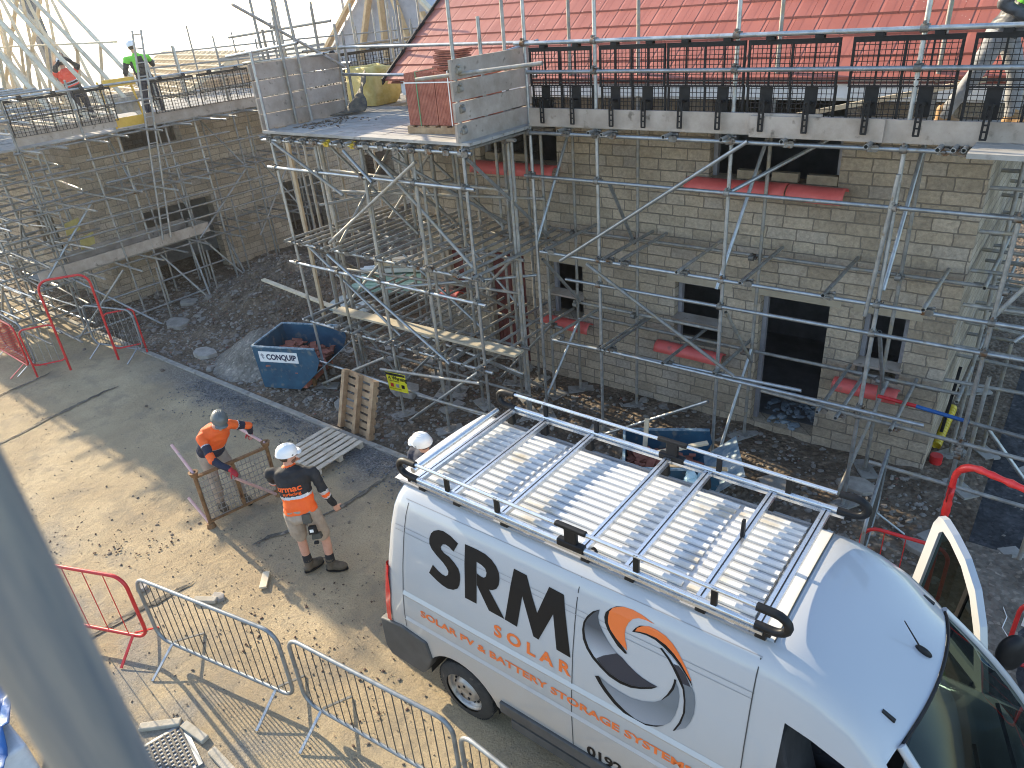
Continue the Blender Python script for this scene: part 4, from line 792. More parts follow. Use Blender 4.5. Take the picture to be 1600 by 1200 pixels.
# --- brick guards
def guard(x0, x1, y0, y1, zt, zb, label, far=False):
    """mesh panel hung on the guard rail; line from (x0,y0) to (x1,y1)"""
    p = V((x0, y0, 0)); q = V((x1, y1, 0)); d = (q-p).normalized(); L = (q-p).length; nrm = V((d.y, -d.x, 0))
    e = empty('brick_guard', (x0, y0, zb), atan2(d.y, d.x), label, 'brick guard', 'black mesh brick guards')
    H = zt-zb; mb = MB(); w_ = .05 if not far else .07; r_ = .003 if not far else .0035
    n = int(L/w_)
    bend = lambda z: -.035*max(0, min(1, (z-H*.42)/.02)) if not far else 0
    for i in range(n+1):
        x_ = i*L/n; mb.box((x_-r_, -.004, 0), (x_+r_, .004, H*.42)); mb.box((x_-r_, -.039, H*.42), (x_+r_, -.031, H))
    for j in range(int(H/w_)+1):
        z = j*w_; y_ = 0 if z < H*.42 else -.035; mb.box((0, y_-.0055, z-r_), (L, y_+.0055, z+r_))
    mb.build('mesh_panel', blackp, e)
    mb = MB(); nb = max(3, int(L/.2))
    for i in range(nb+1):
        x_ = .012+(L-.024)*i/nb; b_ = (.012 if i % 2 == 0 else .008)*(.55 if far else 1); mb.box((x_-b_, -.013, 0), (x_+b_, .007, H*.42+.004)); mb.box((x_-b_, -.047, H*.42+.004), (x_+b_, -.026, H))
    mb.box((0, -.052, H-.05), (L, -.022, H)); mb.box((0, -.05, H*.42-.012), (L, .009, H*.42+.0)); mb.box((0, -.05, H*.42+.05), (L, -.024, H*.42+.062))
    for i in range(int(L/.022)): mb.box((i*.022, -.05, H*.42), (i*.022+.008, .004, H*.42+.0035))
    mb.build('frame', blackp, e)
    for fx in (.25, .78):
        mb = MB(); x_ = L*fx; P = [(0, -.05, H-.02), (0, -.06, H+.03), (0, -.10, H+.062), (0, -.13, H+.03), (0, -.13, H-.005)]
        for a, b_ in zip(P, P[1:]): mb.bar((x_, a[1]+.028, a[2]), (x_, b_[1]+.028, b_[2]), .007, .085, 0, (0, 1, 0)) if 0 else mb.obox(((x_), (a[1]+b_[1])/2+.05, (a[2]+b_[2])/2), (.042, 0, 0), (0, (b_[1]-a[1])/2, (b_[2]-a[2])/2), V((0, -(b_[2]-a[2]), b_[1]-a[1])).normalized()*.004)
        mb.build('hook', blackp, e)
    if not far:
        for fx in (.24, .74):
            mb = MB(); x_ = L*fx; mb.box((x_-.065, -.03, H*.05), (x_+.065, -.014, H*.40)); mb.build('clip_plate', blackp, e)
            mb = MB(); y_ = -.145
            mb.obox((x_, -.083, H*.22), (.03, 0, 0), (0, .062, -.012), (0, .0, .012))
            for sx_ in (-.022, .022): mb.box((x_+sx_-.01, y_, -.12), (x_+sx_+.01, y_+.014, H*.22))
            for z in (-.13, -.06, .0, .06, .12): mb.box((x_-.03, y_+.0015, z), (x_+.03, y_+.0125, z+.016))
            mb.build('toe_clip', blackp, e)
    return e
names = ['nearest the boarded loading bay', 'second from the loading bay', 'third from the loading bay', 'in the middle of the run', 'left of the crouching worker', 'in front of the crouching worker']
for i, ((a, b_), nm) in enumerate(zip(((-6.13, -5.18), (-5.07, -4.18), (-4.16, -3.23), (-3.2, -2.25), (-2.14, -1.17), (-1.09, -.1)), names)):
    guard(a, b_, 8.37, 8.37+RN.uniform(-.015, .015), 5.585, 4.80+RN.uniform(-.01, .01), 'black mesh brick guard on the house scaffold, '+nm)
for i, (a, b_) in enumerate(((5.95, 7.2), (7.3, 8.1), (9.0, 10.1), (10.2, 11.6), (11.7, 13.2))):
    guard(XL+.03, XL+.03, a, b_, 5.12, 4.42, 'black mesh brick guard on the left house scaffold, %s from the gable corner' % ('first', 'second', 'third', 'fourth', 'fifth')[i], True)
for i, (a, b_) in enumerate(((9.0, 10.9), (11.0, 12.9), (13, 14.9))): guard(-11.46, -11.46, a, b_, 5.5, 4.7, 'dark mesh brick guard behind the yellow bag, %s along the side platform' % ('first', 'second', 'third')[i], True)
# ladder
def ladder(p, q, wd, label, n, m=galv_old):
    e = empty('ladder', p, 0, label, 'ladder'); p = V(p); q = V(q)-p; wd = V(wd)
    for s_ in (0, 1): mb = MB(); mb.tube(wd*s_, q+wd*s_, .024, 8); mb.build('stile', m, e)
    for i in range(n): mb = MB(); c_ = q*((i+.7)/n); mb.tube(c_, c_+wd, .014, 6); mb.build('rung', m, e)
ladder((-17.15, 8.15, 1.7), (-17.2, 8.9, 6.15), (0, .2, 0), 'steel ladder rising past the left platform beside the worker in green', 16)
# warning tag
e = empty('warning_sign', (-8.23, 6.98, .73), 0, 'small yellow warning sign hanging on the lower tubes of the loading bay', 'sign')
mb = MB(); mb.obox((0, 0, 0), (.225, 0, .02), (0, .004, 0), (-.015, 0, .165)); mb.build('panel', mat('sign_yellow', (.80, .72, .03), rough=.5), e)
mb = MB(); mb.obox((-.014, -.0085, .140), (.222, 0, .02), (0, .003, 0), (-.0015, 0, .020)); mb.build('header_band', blackp, e)
def sign_text(txt, x_, z_, size, m, parent, y=-.009, bold=.02, nm='lettering', rot=.089, sx=1):
    vs, fs = textmesh(txt, size, bold*size, sx); mb = MB(); mb.add([(x_+v[0], y, z_+v[1]+v[0]*rot) for v in vs], fs); return mb.build(nm, m, parent)
sign_text('Warning', -.10, .035, .10, blackp, e, bold=.03)
sign_text('\u26a0' if 0 else 'A', -.19, .03, .09, blackp, e)
sign_text('Scaffold incomplete', -.19, -.005, .032, blackp, e); sign_text('do not use or alter this scaffold', -.19, -.145, .022, blackp, e)
for i, mm in enumerate((redp, greyf, blackp)): mb = MB(); mb.obox((-.12+i*.13, -.009, -.07+.011*i), (.035, 0, .003), (0, .002, 0), (0, 0, .032)); mb.build('pictogram', mm, e)
# the blurred pole the photographer stands behind
fg = MB(); fg.tube((-.401, .054, 0), (-.401, .054, 8.2), .0242, 40, wall=.004)
fg.build('scaffold_pole', mat('near_pole', (.12, .15, .19), (.36, .34, .30), .5, .35, 26, stretch=(1, 1, .07), rnd=0), label='out of focus scaffold pole close to the lens at the lower left', category='pole')
DEC = {'S': [[-3.537,2.105],[-3.583,2.011],[-3.636,2.034],[-3.677,2.041],[-3.709,2.031],[-3.732,1.996],[-3.722,1.973],[-3.688,1.954],[-3.631,1.943],[-3.574,1.912],[-3.525,1.871],[-3.504,1.825],[-3.5,1.771],[-3.507,1.711],[-3.53,1.665],[-3.579,1.63],[-3.644,1.613],[-3.711,1.619],[-3.779,1.639],[-3.872,1.677],[-3.824,1.781],[-3.762,1.746],[-3.712,1.73],[-3.67,1.73],[-3.642,1.756],[-3.638,1.794],[-3.662,1.825],[-3.704,1.856],[-3.779,1.895],[-3.837,1.934],[-3.868,1.976],[-3.871,2.029],[-3.853,2.082],[-3.822,2.117],[-3.766,2.146],[-3.71,2.155],[-3.627,2.142]], 'R': [[-3.461,2.131],[-3.33,2.133],[-3.239,2.127],[-3.17,2.104],[-3.115,2.064],[-3.081,2.014],[-3.072,1.961],[-3.077,1.906],[-3.101,1.857],[-3.145,1.826],[-3.178,1.817],[-3.003,1.608],[-3.172,1.611],[-3.311,1.802],[-3.314,1.915],[-3.268,1.904],[-3.238,1.906],[-3.216,1.927],[-3.21,1.966],[-3.228,1.998],[-3.267,2.013],[-3.324,2.022],[-3.317,1.907],[-3.31,1.615],[-3.441,1.614]], 'M': [[-2.936,2.119],[-2.807,2.114],[-2.679,1.827],[-2.587,2.106],[-2.448,2.099],[-2.342,1.572],[-2.475,1.579],[-2.528,1.888],[-2.652,1.583],[-2.703,1.588],[-2.833,1.912],[-2.871,1.598],[-3.0,1.606]], 'Ag': [[-2.129,2.117],[-2.177,2.065],[-2.216,2.006],[-2.238,1.951],[-2.238,1.892],[-2.221,1.82],[-2.187,1.756],[-2.133,1.698],[-2.113,1.693],[-2.056,1.75],[-1.947,1.828],[-1.985,1.853],[-2.029,1.893],[-2.08,1.951],[-2.118,2.003],[-2.136,2.054]], 'An': [[-2.113,1.693],[-2.068,1.657],[-1.988,1.62],[-1.895,1.607],[-1.806,1.615],[-1.726,1.645],[-1.599,1.72],[-1.658,1.721],[-1.726,1.73],[-1.786,1.749],[-1.848,1.778],[-1.901,1.813],[-1.947,1.828],[-2.056,1.75]], 'Ak': [[-2.129,2.117],[-2.184,2.077],[-2.228,2.016],[-2.252,1.954],[-2.258,1.882],[-2.244,1.803],[-2.207,1.735],[-2.148,1.674],[-2.076,1.631],[-1.99,1.591],[-1.898,1.578],[-1.809,1.591],[-1.724,1.628],[-1.643,1.677],[-1.599,1.72],[-1.726,1.645],[-1.806,1.615],[-1.895,1.607],[-1.988,1.62],[-2.068,1.657],[-2.133,1.698],[-2.187,1.756],[-2.221,1.82],[-2.238,1.892],[-2.238,1.951],[-2.216,2.006],[-2.177,2.065]], 'Bo': [[-2.053,2.093],[-2.049,2.139],[-2.027,2.175],[-1.993,2.195],[-1.949,2.214],[-1.874,2.223],[-1.796,2.217],[-1.692,2.194],[-1.762,2.194],[-1.817,2.186],[-1.858,2.163],[-1.885,2.123],[-1.902,2.071],[-1.904,2.026],[-1.893,1.973],[-1.879,1.94],[-1.869,1.893],[-1.922,1.923],[-1.97,1.955],[-2.021,1.999],[-2.049,2.045]], 'Bk': [[-1.949,2.216],[-2.003,2.195],[-2.044,2.163],[-2.077,2.121],[-2.084,2.078],[-2.073,2.034],[-2.044,1.988],[-2.004,1.948],[-1.948,1.893],[-1.881,1.86],[-1.864,1.871],[-1.922,1.923],[-1.97,1.955],[-2.021,1.999],[-2.049,2.045],[-2.053,2.093],[-2.049,2.139],[-2.027,2.175],[-1.993,2.195]], 'Co': [[-1.826,2.079],[-1.812,2.115],[-1.778,2.145],[-1.727,2.165],[-1.662,2.165],[-1.595,2.153],[-1.536,2.121],[-1.483,2.072],[-1.439,2.019],[-1.396,1.966],[-1.362,1.911],[-1.365,1.904],[-1.401,1.944],[-1.454,2.002],[-1.516,2.051],[-1.584,2.087],[-1.661,2.106],[-1.735,2.104],[-1.79,2.093]], 'Ck': [[-1.848,2.065],[-1.829,2.103],[-1.796,2.14],[-1.761,2.155],[-1.778,2.145],[-1.812,2.115],[-1.826,2.079],[-1.79,2.093],[-1.735,2.104],[-1.661,2.106],[-1.584,2.087],[-1.516,2.051],[-1.454,2.002],[-1.401,1.944],[-1.365,1.904],[-1.345,1.86],[-1.373,1.895],[-1.409,1.939],[-1.471,1.991],[-1.531,2.032],[-1.599,2.064],[-1.667,2.087],[-1.733,2.09],[-1.788,2.083]], 'Dg': [[-2.068,1.539],[-1.996,1.513],[-1.903,1.5],[-1.802,1.498],[-1.705,1.524],[-1.613,1.573],[-1.553,1.63],[-1.506,1.7],[-1.477,1.768],[-1.468,1.835],[-1.445,1.797],[-1.43,1.734],[-1.43,1.64],[-1.443,1.556],[-1.472,1.47],[-1.522,1.405],[-1.595,1.359],[-1.67,1.328],[-1.749,1.323],[-1.831,1.346],[-1.915,1.387],[-1.992,1.445],[-2.041,1.491]], 'Dk': [[-2.114,1.524],[-2.083,1.544],[-2.068,1.533],[-2.041,1.491],[-1.992,1.445],[-1.915,1.387],[-1.831,1.346],[-1.749,1.323],[-1.67,1.328],[-1.595,1.359],[-1.513,1.411],[-1.575,1.358],[-1.659,1.317],[-1.747,1.298],[-1.839,1.315],[-1.934,1.355],[-2.021,1.419],[-2.077,1.475]], 'Dk2': [[-1.485,1.854],[-1.469,1.857],[-1.468,1.835],[-1.477,1.768],[-1.506,1.7],[-1.553,1.63],[-1.561,1.623],[-1.523,1.694],[-1.496,1.768],[-1.486,1.82]], 'Ek': [[-1.623,2.041],[-1.606,2.051],[-1.544,2.003],[-1.497,1.96],[-1.448,1.897],[-1.403,1.821],[-1.381,1.721],[-1.373,1.623],[-1.393,1.511],[-1.43,1.418],[-1.447,1.404],[-1.407,1.513],[-1.387,1.614],[-1.394,1.714],[-1.414,1.805],[-1.464,1.878],[-1.508,1.94],[-1.556,1.992]], 'El': [[-1.606,2.048],[-1.548,2.029],[-1.498,1.998],[-1.468,1.977],[-1.504,1.973],[-1.546,2.012]], 'En': [[-1.504,1.973],[-1.468,1.977],[-1.413,1.937],[-1.37,1.871],[-1.363,1.855],[-1.429,1.849],[-1.463,1.909]], 'Eg': [[-1.429,1.849],[-1.35,1.857],[-1.327,1.815],[-1.311,1.743],[-1.31,1.651],[-1.326,1.566],[-1.355,1.491],[-1.43,1.418],[-1.393,1.511],[-1.373,1.623],[-1.381,1.721],[-1.399,1.793]]}
# ---------------------------------------------------------------- the van
def paint():
    m, t, b = nodes('white_van_paint'); L = t.links.new; co = coords(t)
    s = N(t, 'ShaderNodeSeparateXYZ'); L(co, s.inputs[0])
    n1 = N(t, 'ShaderNodeTexNoise'); n1.inputs['Scale'].default_value = 3; n1.inputs['Detail'].default_value = 9; n1.inputs['Roughness'].default_value = .75; L(co, n1.inputs['Vector'])
    # road film: heavier towards the sill
    mr = N(t, 'ShaderNodeMapRange'); mr.inputs[1].default_value = 1.7; mr.inputs[2].default_value = .3; mr.inputs[3].default_value = .06; mr.inputs[4].default_value = .8; L(s.outputs[2], mr.inputs[0])
    mu = N(t, 'ShaderNodeMath', operation='MULTIPLY'); L(mr.outputs[0], mu.inputs[0]); rp = ramp(t, [(.25, (.55, .55, .55)), (.75, (1, 1, 1))]); L(n1.outputs[0], rp.inputs[0]); L(rp.outputs[0], mu.inputs[1])
    mx = N(t, 'ShaderNodeMix', data_type='RGBA'); L(mu.outputs[0], mx.inputs[0]); mx.inputs[6].default_value = (.40, .415, .435, 1); mx.inputs[7].default_value = (.30, .26, .205, 1)
    L(mx.outputs[2], b.inputs['Base Color']); b.inputs['Roughness'].default_value = .38
    cm = N(t, 'ShaderNodeMapRange'); cm.inputs[3].default_value = 1; cm.inputs[4].default_value = .2; L(mu.outputs[0], cm.inputs[0]); L(cm.outputs[0], b.inputs['Coat Weight']); b.inputs['Coat Roughness'].default_value = .06
    return m
vanp = paint()
roofp = mat('ribbed_roof_paint', (.58, .575, .55), (.66, .65, .63), .5, 0, 3, dirt=((.44, .39, .31), 2.2, .60))
glassd = mat('dark_glass', (.008, .014, .014), (.012, .02, .02), .12, 0, 3); 
def tintglass():
    m, t, b = nodes('windscreen_glass'); t.nodes.remove(b); o = t.nodes['Material Output']
    tr = N(t, 'ShaderNodeBsdfTransparent'); tr.inputs[0].default_value = (.09, .13, .12, 1); gl = N(t, 'ShaderNodeBsdfGlossy'); gl.inputs['Roughness'].default_value = .03; gl.inputs['Color'].default_value = (.8, .9, .88, 1)
    fr = N(t, 'ShaderNodeFresnel'); fr.inputs[0].default_value = 1.32; mx = N(t, 'ShaderNodeMixShader'); t.links.new(fr.outputs[0], mx.inputs[0]); t.links.new(tr.outputs[0], mx.inputs[1]); t.links.new(gl.outputs[0], mx.inputs[2]); t.links.new(mx.outputs[0], o.inputs[0]); return m
scrg = tintglass()
rubber = mat('tyre_rubber', (.018, .018, .018), (.04, .038, .035), .85, 0, 12, .002, 60, dirt=((.12, .10, .08), 10, .62))
bump_m = mat('grey_bumper_plastic', (.045, .048, .05), (.075, .075, .075), .6, 0, 5, .0006, 120)
alu = mat('rack_aluminium', (.62, .63, .64), (.70, .71, .72), .28, .85, 12)
lampr = mat('red_lamp', (.65, .02, .02), rough=.15, coat=1); chrome = mat('wheel_steel', (.30, .29, .28), (.42, .41, .39), .45, .7, 9, dirt=((.16, .13, .1), 12, .6))
orgd = mat('orange_decal', (.72, .155, .03), rough=.45); blkd = mat('black_decal', (.006, .006, .007), rough=.5, spec=.25)
gryd = None
PRO = [(.30, .10), (.36, .05), (.45, .012), (.60, 0), (1.05, .0), (1.25, .02), (1.6, .065), (1.95, .13), (2.15, .18), (2.26, .23), (2.33, .30), (2.36, .37)]
def ins(z):
    for (a, b_), (c, d) in zip(PRO, PRO[1:]):
        if z <= c: return b_+(d-b_)*(max(z, a)-a)/(c-a)
    return PRO[-1][1]
VY, VW = 3.2, 1.96; YC = VY+VW/2
VAN = empty('delivery_van', (-2.2, YC, 0), 0, 'white high roof van with black SRM lettering and an aluminium roof rack, passenger door open', 'van')
off = V((2.2, -YC, 0))
def vb(mb, name, m, par=VAN, **k):
    o = mb.build(name, m, par, **k); 
    if par is VAN: o.location = off
    return o
def sect(x):
    """half profile (inset, z) at station x"""
    f = 1.0; pr = []
    rear = max(0, (-4.28-x)/.24); 
    for z, i in PRO: pr.append((z, i+.05*rear**2))
    return pr
# cargo body: loft of closed sections from the rear to behind the cab
def ring_at(x, prof, ztop):
    pts = [(x, VY+i, z) for z, i in prof]; n = 7
    i0 = prof[-1][1]; z0 = prof[-1][0]
    for k in range(1, n+1): u = k/n; pts.append((x, VY+i0+(VW/2-i0)*u, z0+(ztop-z0)*sin(u*pi/2)**.6 if u < 1 else ztop))
    pts += [(a, 2*YC-b_, c) for a, b_, c in pts[:-1][::-1]]
    return pts
def lean(z): return -.0+.0
def rearx(z): return -4.55+max(0, z-.75)*.125+ (.03*max(0, z-2.1)/.2)
stations = []
mb = MB()
xs = [0, .03, .10, .3, .7, 1.2, 1.7, 2.2, 2.7, 3.2, 3.62]
rings = []
for k, xo in enumerate(xs):
    e = [.045, .018, .004, 0][k] if k < 4 else 0
    pr_ = [(z, i+e) for z, i in PRO]
    r_ = ring_at(0, pr_, 2.392-e*.5)
    rings.append([((rearx(p[2])*(1-xo/3.62)+(-.93)*(xo/3.62)) , p[1], p[2]) for p in r_])
n = len(rings[0]); mb.v = [p for r_ in rings for p in r_]
for i in range(len(rings)-1):
    for j in range(n-1): mb.f.append([i*n+j, (i+1)*n+j, (i+1)*n+j+1, i*n+j+1][::-1]); mb.m.append(0); mb.sm.append(True)
# wheel arch: cut by dropping low faces near the wheel (rear)
keep = [(f, m_, s_) for f, m_, s_ in zip(mb.f, mb.m, mb.sm)]
mb.f.append(list(range(n))); mb.m.append(0); mb.sm.append(False)
body = vb(mb, 'body', [vanp])
# boolean wheel arches through lower side
def cutter(x_):
    c = MB(); c.tube((x_, VY-.2, .33), (x_, VY+.30, .33), .445, 32); c.tube((x_, 2*YC-VY-.30, .33), (x_, 2*YC-VY+.2, .33), .445, 32); return c
def apply_mods(o):
    dg = bpy.context.evaluated_depsgraph_get(); dg.update(); me = bpy.data.meshes.new_from_object(o.evaluated_get(dg)); o.modifiers.clear(); o.data = me
# cab: from behind the doors to the nose
def cabring(x, zs_top, yin, low=0, w=1.0):
    pass
cabst = [ # x, roof z at centre, roof edge z, edge inset, side extra inset
 (-.93, 2.392, 2.36, .37, 0), (-.83, 2.40, 2.36, .37, 0), (-.72, 2.385, 2.345, .365, 0), (-.55, 2.335, 2.29, .36, .0), (-.35, 2.25, 2.19, .35, .0), (-.15, 2.14, 2.06, .34, .005), (-.055, 2.085, 1.99, .33, .008)]
mb = MB(); rings = []
for x_, zc, ze, ie, ex in cabst:
    pr_ = [(z if z < 1.0 else 1.0+(z-1.0)*(ze-1.0)/1.36, i+ex+(0 if z < 1.0 else (ie-.37)*(z-1)/1.36)) for z, i in PRO]
    rings.append([(x_+(.0 if True else 0), p[1], p[2]) for p in ring_at(0, pr_, zc)])
# bow the windscreen edge forward in the middle is on the glass; here the header curves back at the corners
for k in (-1, -2):
    rings[k] = [(p[0]-.10*(abs(p[1]-YC)/.7)**2*(1 if k == -1 else .4)+.05*(1 if k == -1 else .3) if p[2] > 1.9 else p[0], p[1], p[2]) for p in rings[k]]
n = len(rings[0]); mb.v = [p for r_ in rings for p in r_]
def cabkeep(i, j):
    # side window and door glass hole on both sides
    x_ = (rings[i][j][0]+rings[i+1][j][0])/2; z = (rings[i][j][2]+rings[i][j+1][2])/2; far = rings[i][j][1] > YC
    if 1.12 < z < 1.86 and x_ > -.76: return False
    if far and z < 1.9 and x_ > -.76: return False
    return True
for i in range(len(rings)-1):
    for j in range(n-1):
        if cabkeep(i, j): mb.f.append([i*n+j, (i+1)*n+j, (i+1)*n+j+1, i*n+j+1][::-1]); mb.m.append(0); mb.sm.append(True)
cab = vb(mb, 'cab', [vanp])
hdr = rings[-1]
# front end: doors' lower half, wings, bonnet, windscreen
def fr(x, zc, ze, w_):   # lower body rings
    return [(x, YC-w_+b_*(w_/.98), min(z, ze)) for z, b_ in PRO if z < 1.2]+[(x, YC-w_*.9, ze+.02), (x, YC-w_*.5, zc), (x, YC, zc+.02)]
mb = MB(); R2 = []
for x_, zc, ze, w_ in ((-.055, 1.16, 1.12, .98), (.4, 1.14, 1.1, .98), (.75, 1.12, 1.06, .96), (.98, 1.02, .98, .90), (1.10, .86, .84, .80), (1.16, .70, .68, .70)):
    a = fr(x_, zc, ze, w_); a += [(p[0], 2*YC-p[1], p[2]) for p in a[:-1][::-1]]; R2.append(a)
n2 = len(R2[0]); mb.v = [p for r_ in R2 for p in r_]
for i in range(len(R2)-1):
    for j in range(n2-1): mb.f.append([i*n2+j, (i+1)*n2+j, (i+1)*n2+j+1, i*n2+j+1][::-1]); mb.m.append(0); mb.sm.append(True)
mb.f.append([ (len(R2)-1)*n2+j for j in range(n2)][::-1]); mb.m.append(0); mb.sm.append(False)
front = vb(mb, 'bonnet', [vanp])
# windscreen
top = [p for p in hdr if p[2] > 1.93 and abs(p[1]-YC) < .70]; top.sort(key=lambda p: p[1]); m_ = len(top)
mb = MB(); rows = 6
for r_ in range(rows+1):
    u = r_/rows
    for k, p in enumerate(top):
        v_ = (k/(m_-1)-.5)*2; bx = .60+.10*(1-v_*v_); by = YC+v_*.86; bz = 1.16
        mb.v.append((p[0]+.002+(bx-p[0])*u+.03*sin(pi*u), p[1]+(by-p[1])*u, p[2]-.002+(bz-p[2])*u+.02*sin(pi*u)))
for r_ in range(rows):
    for k in range(m_-1): a = r_*m_+k; mb.f.append([a, a+1, a+m_+1, a+m_][::-1]); mb.m.append(0); mb.sm.append(True)
ws = vb(mb, 'windscreen', [scrg])
for sgn in (1, -1):   # A pillars
    k = 0 if sgn == 1 else m_-1
    P = [V(mb.v[r_*m_+k])+V((0, -.015*sgn, .0)) for r_ in range(rows+1)]
    q = MB(); q.path(P, .032, 8); vb(q, 'windscreen_pillar', vanp)
q = MB(); q.path([V(mb.v[k])+V((.012, 0, .004)) for k in range(m_)], .010, 6); vb(q, 'windscreen_seal', blackp)
q = MB(); q.bar((.55, YC-.5, 1.2), (.30, YC+.1, 1.42), .02, .02); q.bar((.62, YC+.1, 1.2), (.38, YC+.55, 1.42), .02, .02); vb(q, 'wiper', blackp)
# interior seen through glass
q = MB(); q.box((.02, VY+.12, 1.0), (.62, VY+VW-.12, 1.12)); q.box((-.05, VY+.15, .62), (.1, VY+VW-.1, 1.05)); vb(q, 'dashboard', mat('cab_plastic', (.015, .016, .018), (.028, .028, .03), .75))
seatm = mat('seat_cloth', (.035, .035, .04), (.06, .06, .065), .9)
for y_, w_ in ((VY+.22, .50), (VY+.85, .44), (VY+1.32, .44)):
    q = MB(); q.box((-.70, y_, .55), (-.2, y_+w_, .86)); q.obox((-.72, y_+w_/2, 1.2), (.07, 0, .03), (0, w_/2, 0), (-.09, 0, .38), taper=.85); bevel(vb(q, 'seat', seatm), .04, 3); q = MB(); q.obox((-.84, y_+w_/2, 1.66), (.045, 0, 0), (0, .12, 0), (-.01, 0, .09)); bevel(vb(q, 'headrest', seatm), .03, 3)
q = MB(); q.box((-.90, VY+.10, .4), (-.88, VY+VW-.1, 1.5)); q.box((-.90, VY+.32, 1.5), (-.88, VY+VW-.32, 2.1)); vb(q, 'bulkhead', MATS['cab_plastic']); q = MB(); q.box((-.9, VY+.08, .35), (.6, VY+VW-.02, .42)); vb(q, 'cab_floor', MATS['cab_plastic'])
q = MB(); q.path([(-.02+.05*cos(a*pi/8), VY+.47+.19*sin(a*pi/8), 1.18+.17*cos(a*pi/8)) for a in range(16)], .014, 6, closed=True); vb(q, 'steering_wheel', blackp)
q = MB(); q.rock((-.45, VY+1.05, .95), .18, R, 0, .6); q.rock((-.5, VY+.42, .93), .14, R, 0, .5); vb(q, 'crumpled_jacket', orange)
q = MB(); q.add([(.1, VY+.45, 1.125), (.38, VY+.4, 1.126), (.42, VY+.62, 1.126), (.14, VY+.66, 1.125)], [(0, 1, 2, 3)]); q.add([(.2, VY+1.0, 1.125), (.45, VY+.98, 1.126), (.46, VY+1.08, 1.126), (.21, VY+1.1, 1.125)], [(0, 1, 2, 3)]); vb(q, 'paper', white)
# near side cab door skin frame (window lowered)
def side_pt(x, z, d=0): return (x, VY+ins(z)-d, z)
def panel_line(pts, w_=.006, d=.002, m=blackp, nm='panel_gap'):
    mb = MB()
    for (x0, z0), (x1, z1) in zip(pts, pts[1:]):
        n_ = max(1, int(abs(z1-z0)/.09)+int(abs(x1-x0)/.5))
        for k in range(n_):
            a = k/n_; b_ = (k+1)/n_; p = (x0+(x1-x0)*a, z0+(z1-z0)*a); q = (x0+(x1-x0)*b_, z0+(z1-z0)*b_)
            dx, dz = q[0]-p[0], q[1]-p[1]; L_ = sqrt(dx*dx+dz*dz); ox, oz = -dz/L_*w_/2, dx/L_*w_/2
            mb.add([side_pt(p[0]-ox, p[1]-oz, d), side_pt(q[0]-ox, q[1]-oz, d), side_pt(q[0]+ox, q[1]+oz, d), side_pt(p[0]+ox, p[1]+oz, d)], [(0, 1, 2, 3)])
    return vb(mb, nm, m)
darkgap = mat('panel_gap', (.05, .05, .05), rough=.8); softl = mat('pressed_crease', (.27, .27, .275), rough=.5); hil = mat('crease_edge', (.80, .81, .82), rough=.35)
panel_line([(-4.24, .86), (-4.23, 1.25), (-4.19, 1.9), (-4.16, 2.25)], .008, .003, darkgap)
panel_line([(-2.318, .44), (-2.318, 1.2), (-2.325, 1.7), (-2.33, 2.28)], .008, .003, darkgap)
panel_line([(-.93, .44), (-.935, 1.3), (-.95, 2.28)], .008, .005, darkgap)
panel_line([(-4.3, 2.012), (-.94, 2.042)], .005, .003, softl, 'body_crease'); panel_line([(-4.3, 1.965), (-.94, 1.995)], .005, .003, softl, 'body_crease')
panel_line([(-4.2, 2.272), (-.94, 2.285)], .005, .003, softl, 'body_crease')
for z, w_ in ((1.29, .035), (.985, .03)):
    mb = MB(); 
    a = [side_pt(-4.22, z+w_, .001), side_pt(-4.22, z, .018), side_pt(-4.22, z-w_, .001)]; b_ = [side_pt(-.95, p[2], 0) for p in a]; b_ = [(-.95, p[1], p[2]) for p in a]
    mb.add(a+b_, [(0, 3, 4, 1), (1, 4, 5, 2), (0, 1, 2), (5, 4, 3)]); vb(mb, 'side_moulding', vanp)
mb = MB(); mb.box((-3.10, VY-.028, .47), (-1.05, VY+.02, .60)); bevel(vb(mb, 'rub_strip', bump_m), .01)
mb = MB(); mb.box((-3.02, VY+.02, .25), (.35, VY+VW-.02, .36)); vb(mb, 'sill', bump_m)
# rear bumper corner, rear lamp
mb = MB()
P = [(-4.62, .40), (-4.62, .78), (-4.30, .84), (-3.98, .80), (-3.94, .60), (-4.02, .40), (-4.1, .3), (-4.55, .3)]
mb.add([(x_, VY-.022, z) for x_, z in P]+[(x_, VY+.1, z) for x_, z in P], [tuple(range(8)), tuple(range(15, 7, -1))]+[(k, 8+k, 8+(k+1) % 8, (k+1) % 8) for k in range(8)])
bevel(vb(mb, 'bumper_corner', bump_m), .02, 3)
mb = MB(); mb.box((-4.66, VY+.02, .38), (-4.5, VY+VW-.02, .70)); bevel(vb(mb, 'rear_bumper', bump_m), .03, 3)
for ys, sg in ((VY, 1), (VY+VW, -1)):
    mb = MB(); P = [(rearx(z)+dx_, ys+sg*(ins(z)+dy_), z) for z in (.82, 1.0, 1.2, 1.4, 1.52) for dx_, dy_ in ((-.006, .10), (-.012, .02), (.03, -.008), (.085 if z < 1.4 else .05, -.006))]
    for r_ in range(4):
        for k in range(3): a = r_*4+k; mb.add([P[a], P[a+1], P[a+5], P[a+4]], [(0, 1, 2, 3) if sg < 0 else (3, 2, 1, 0)], 0, True)
    vb(mb, 'tail_lamp', lampr)
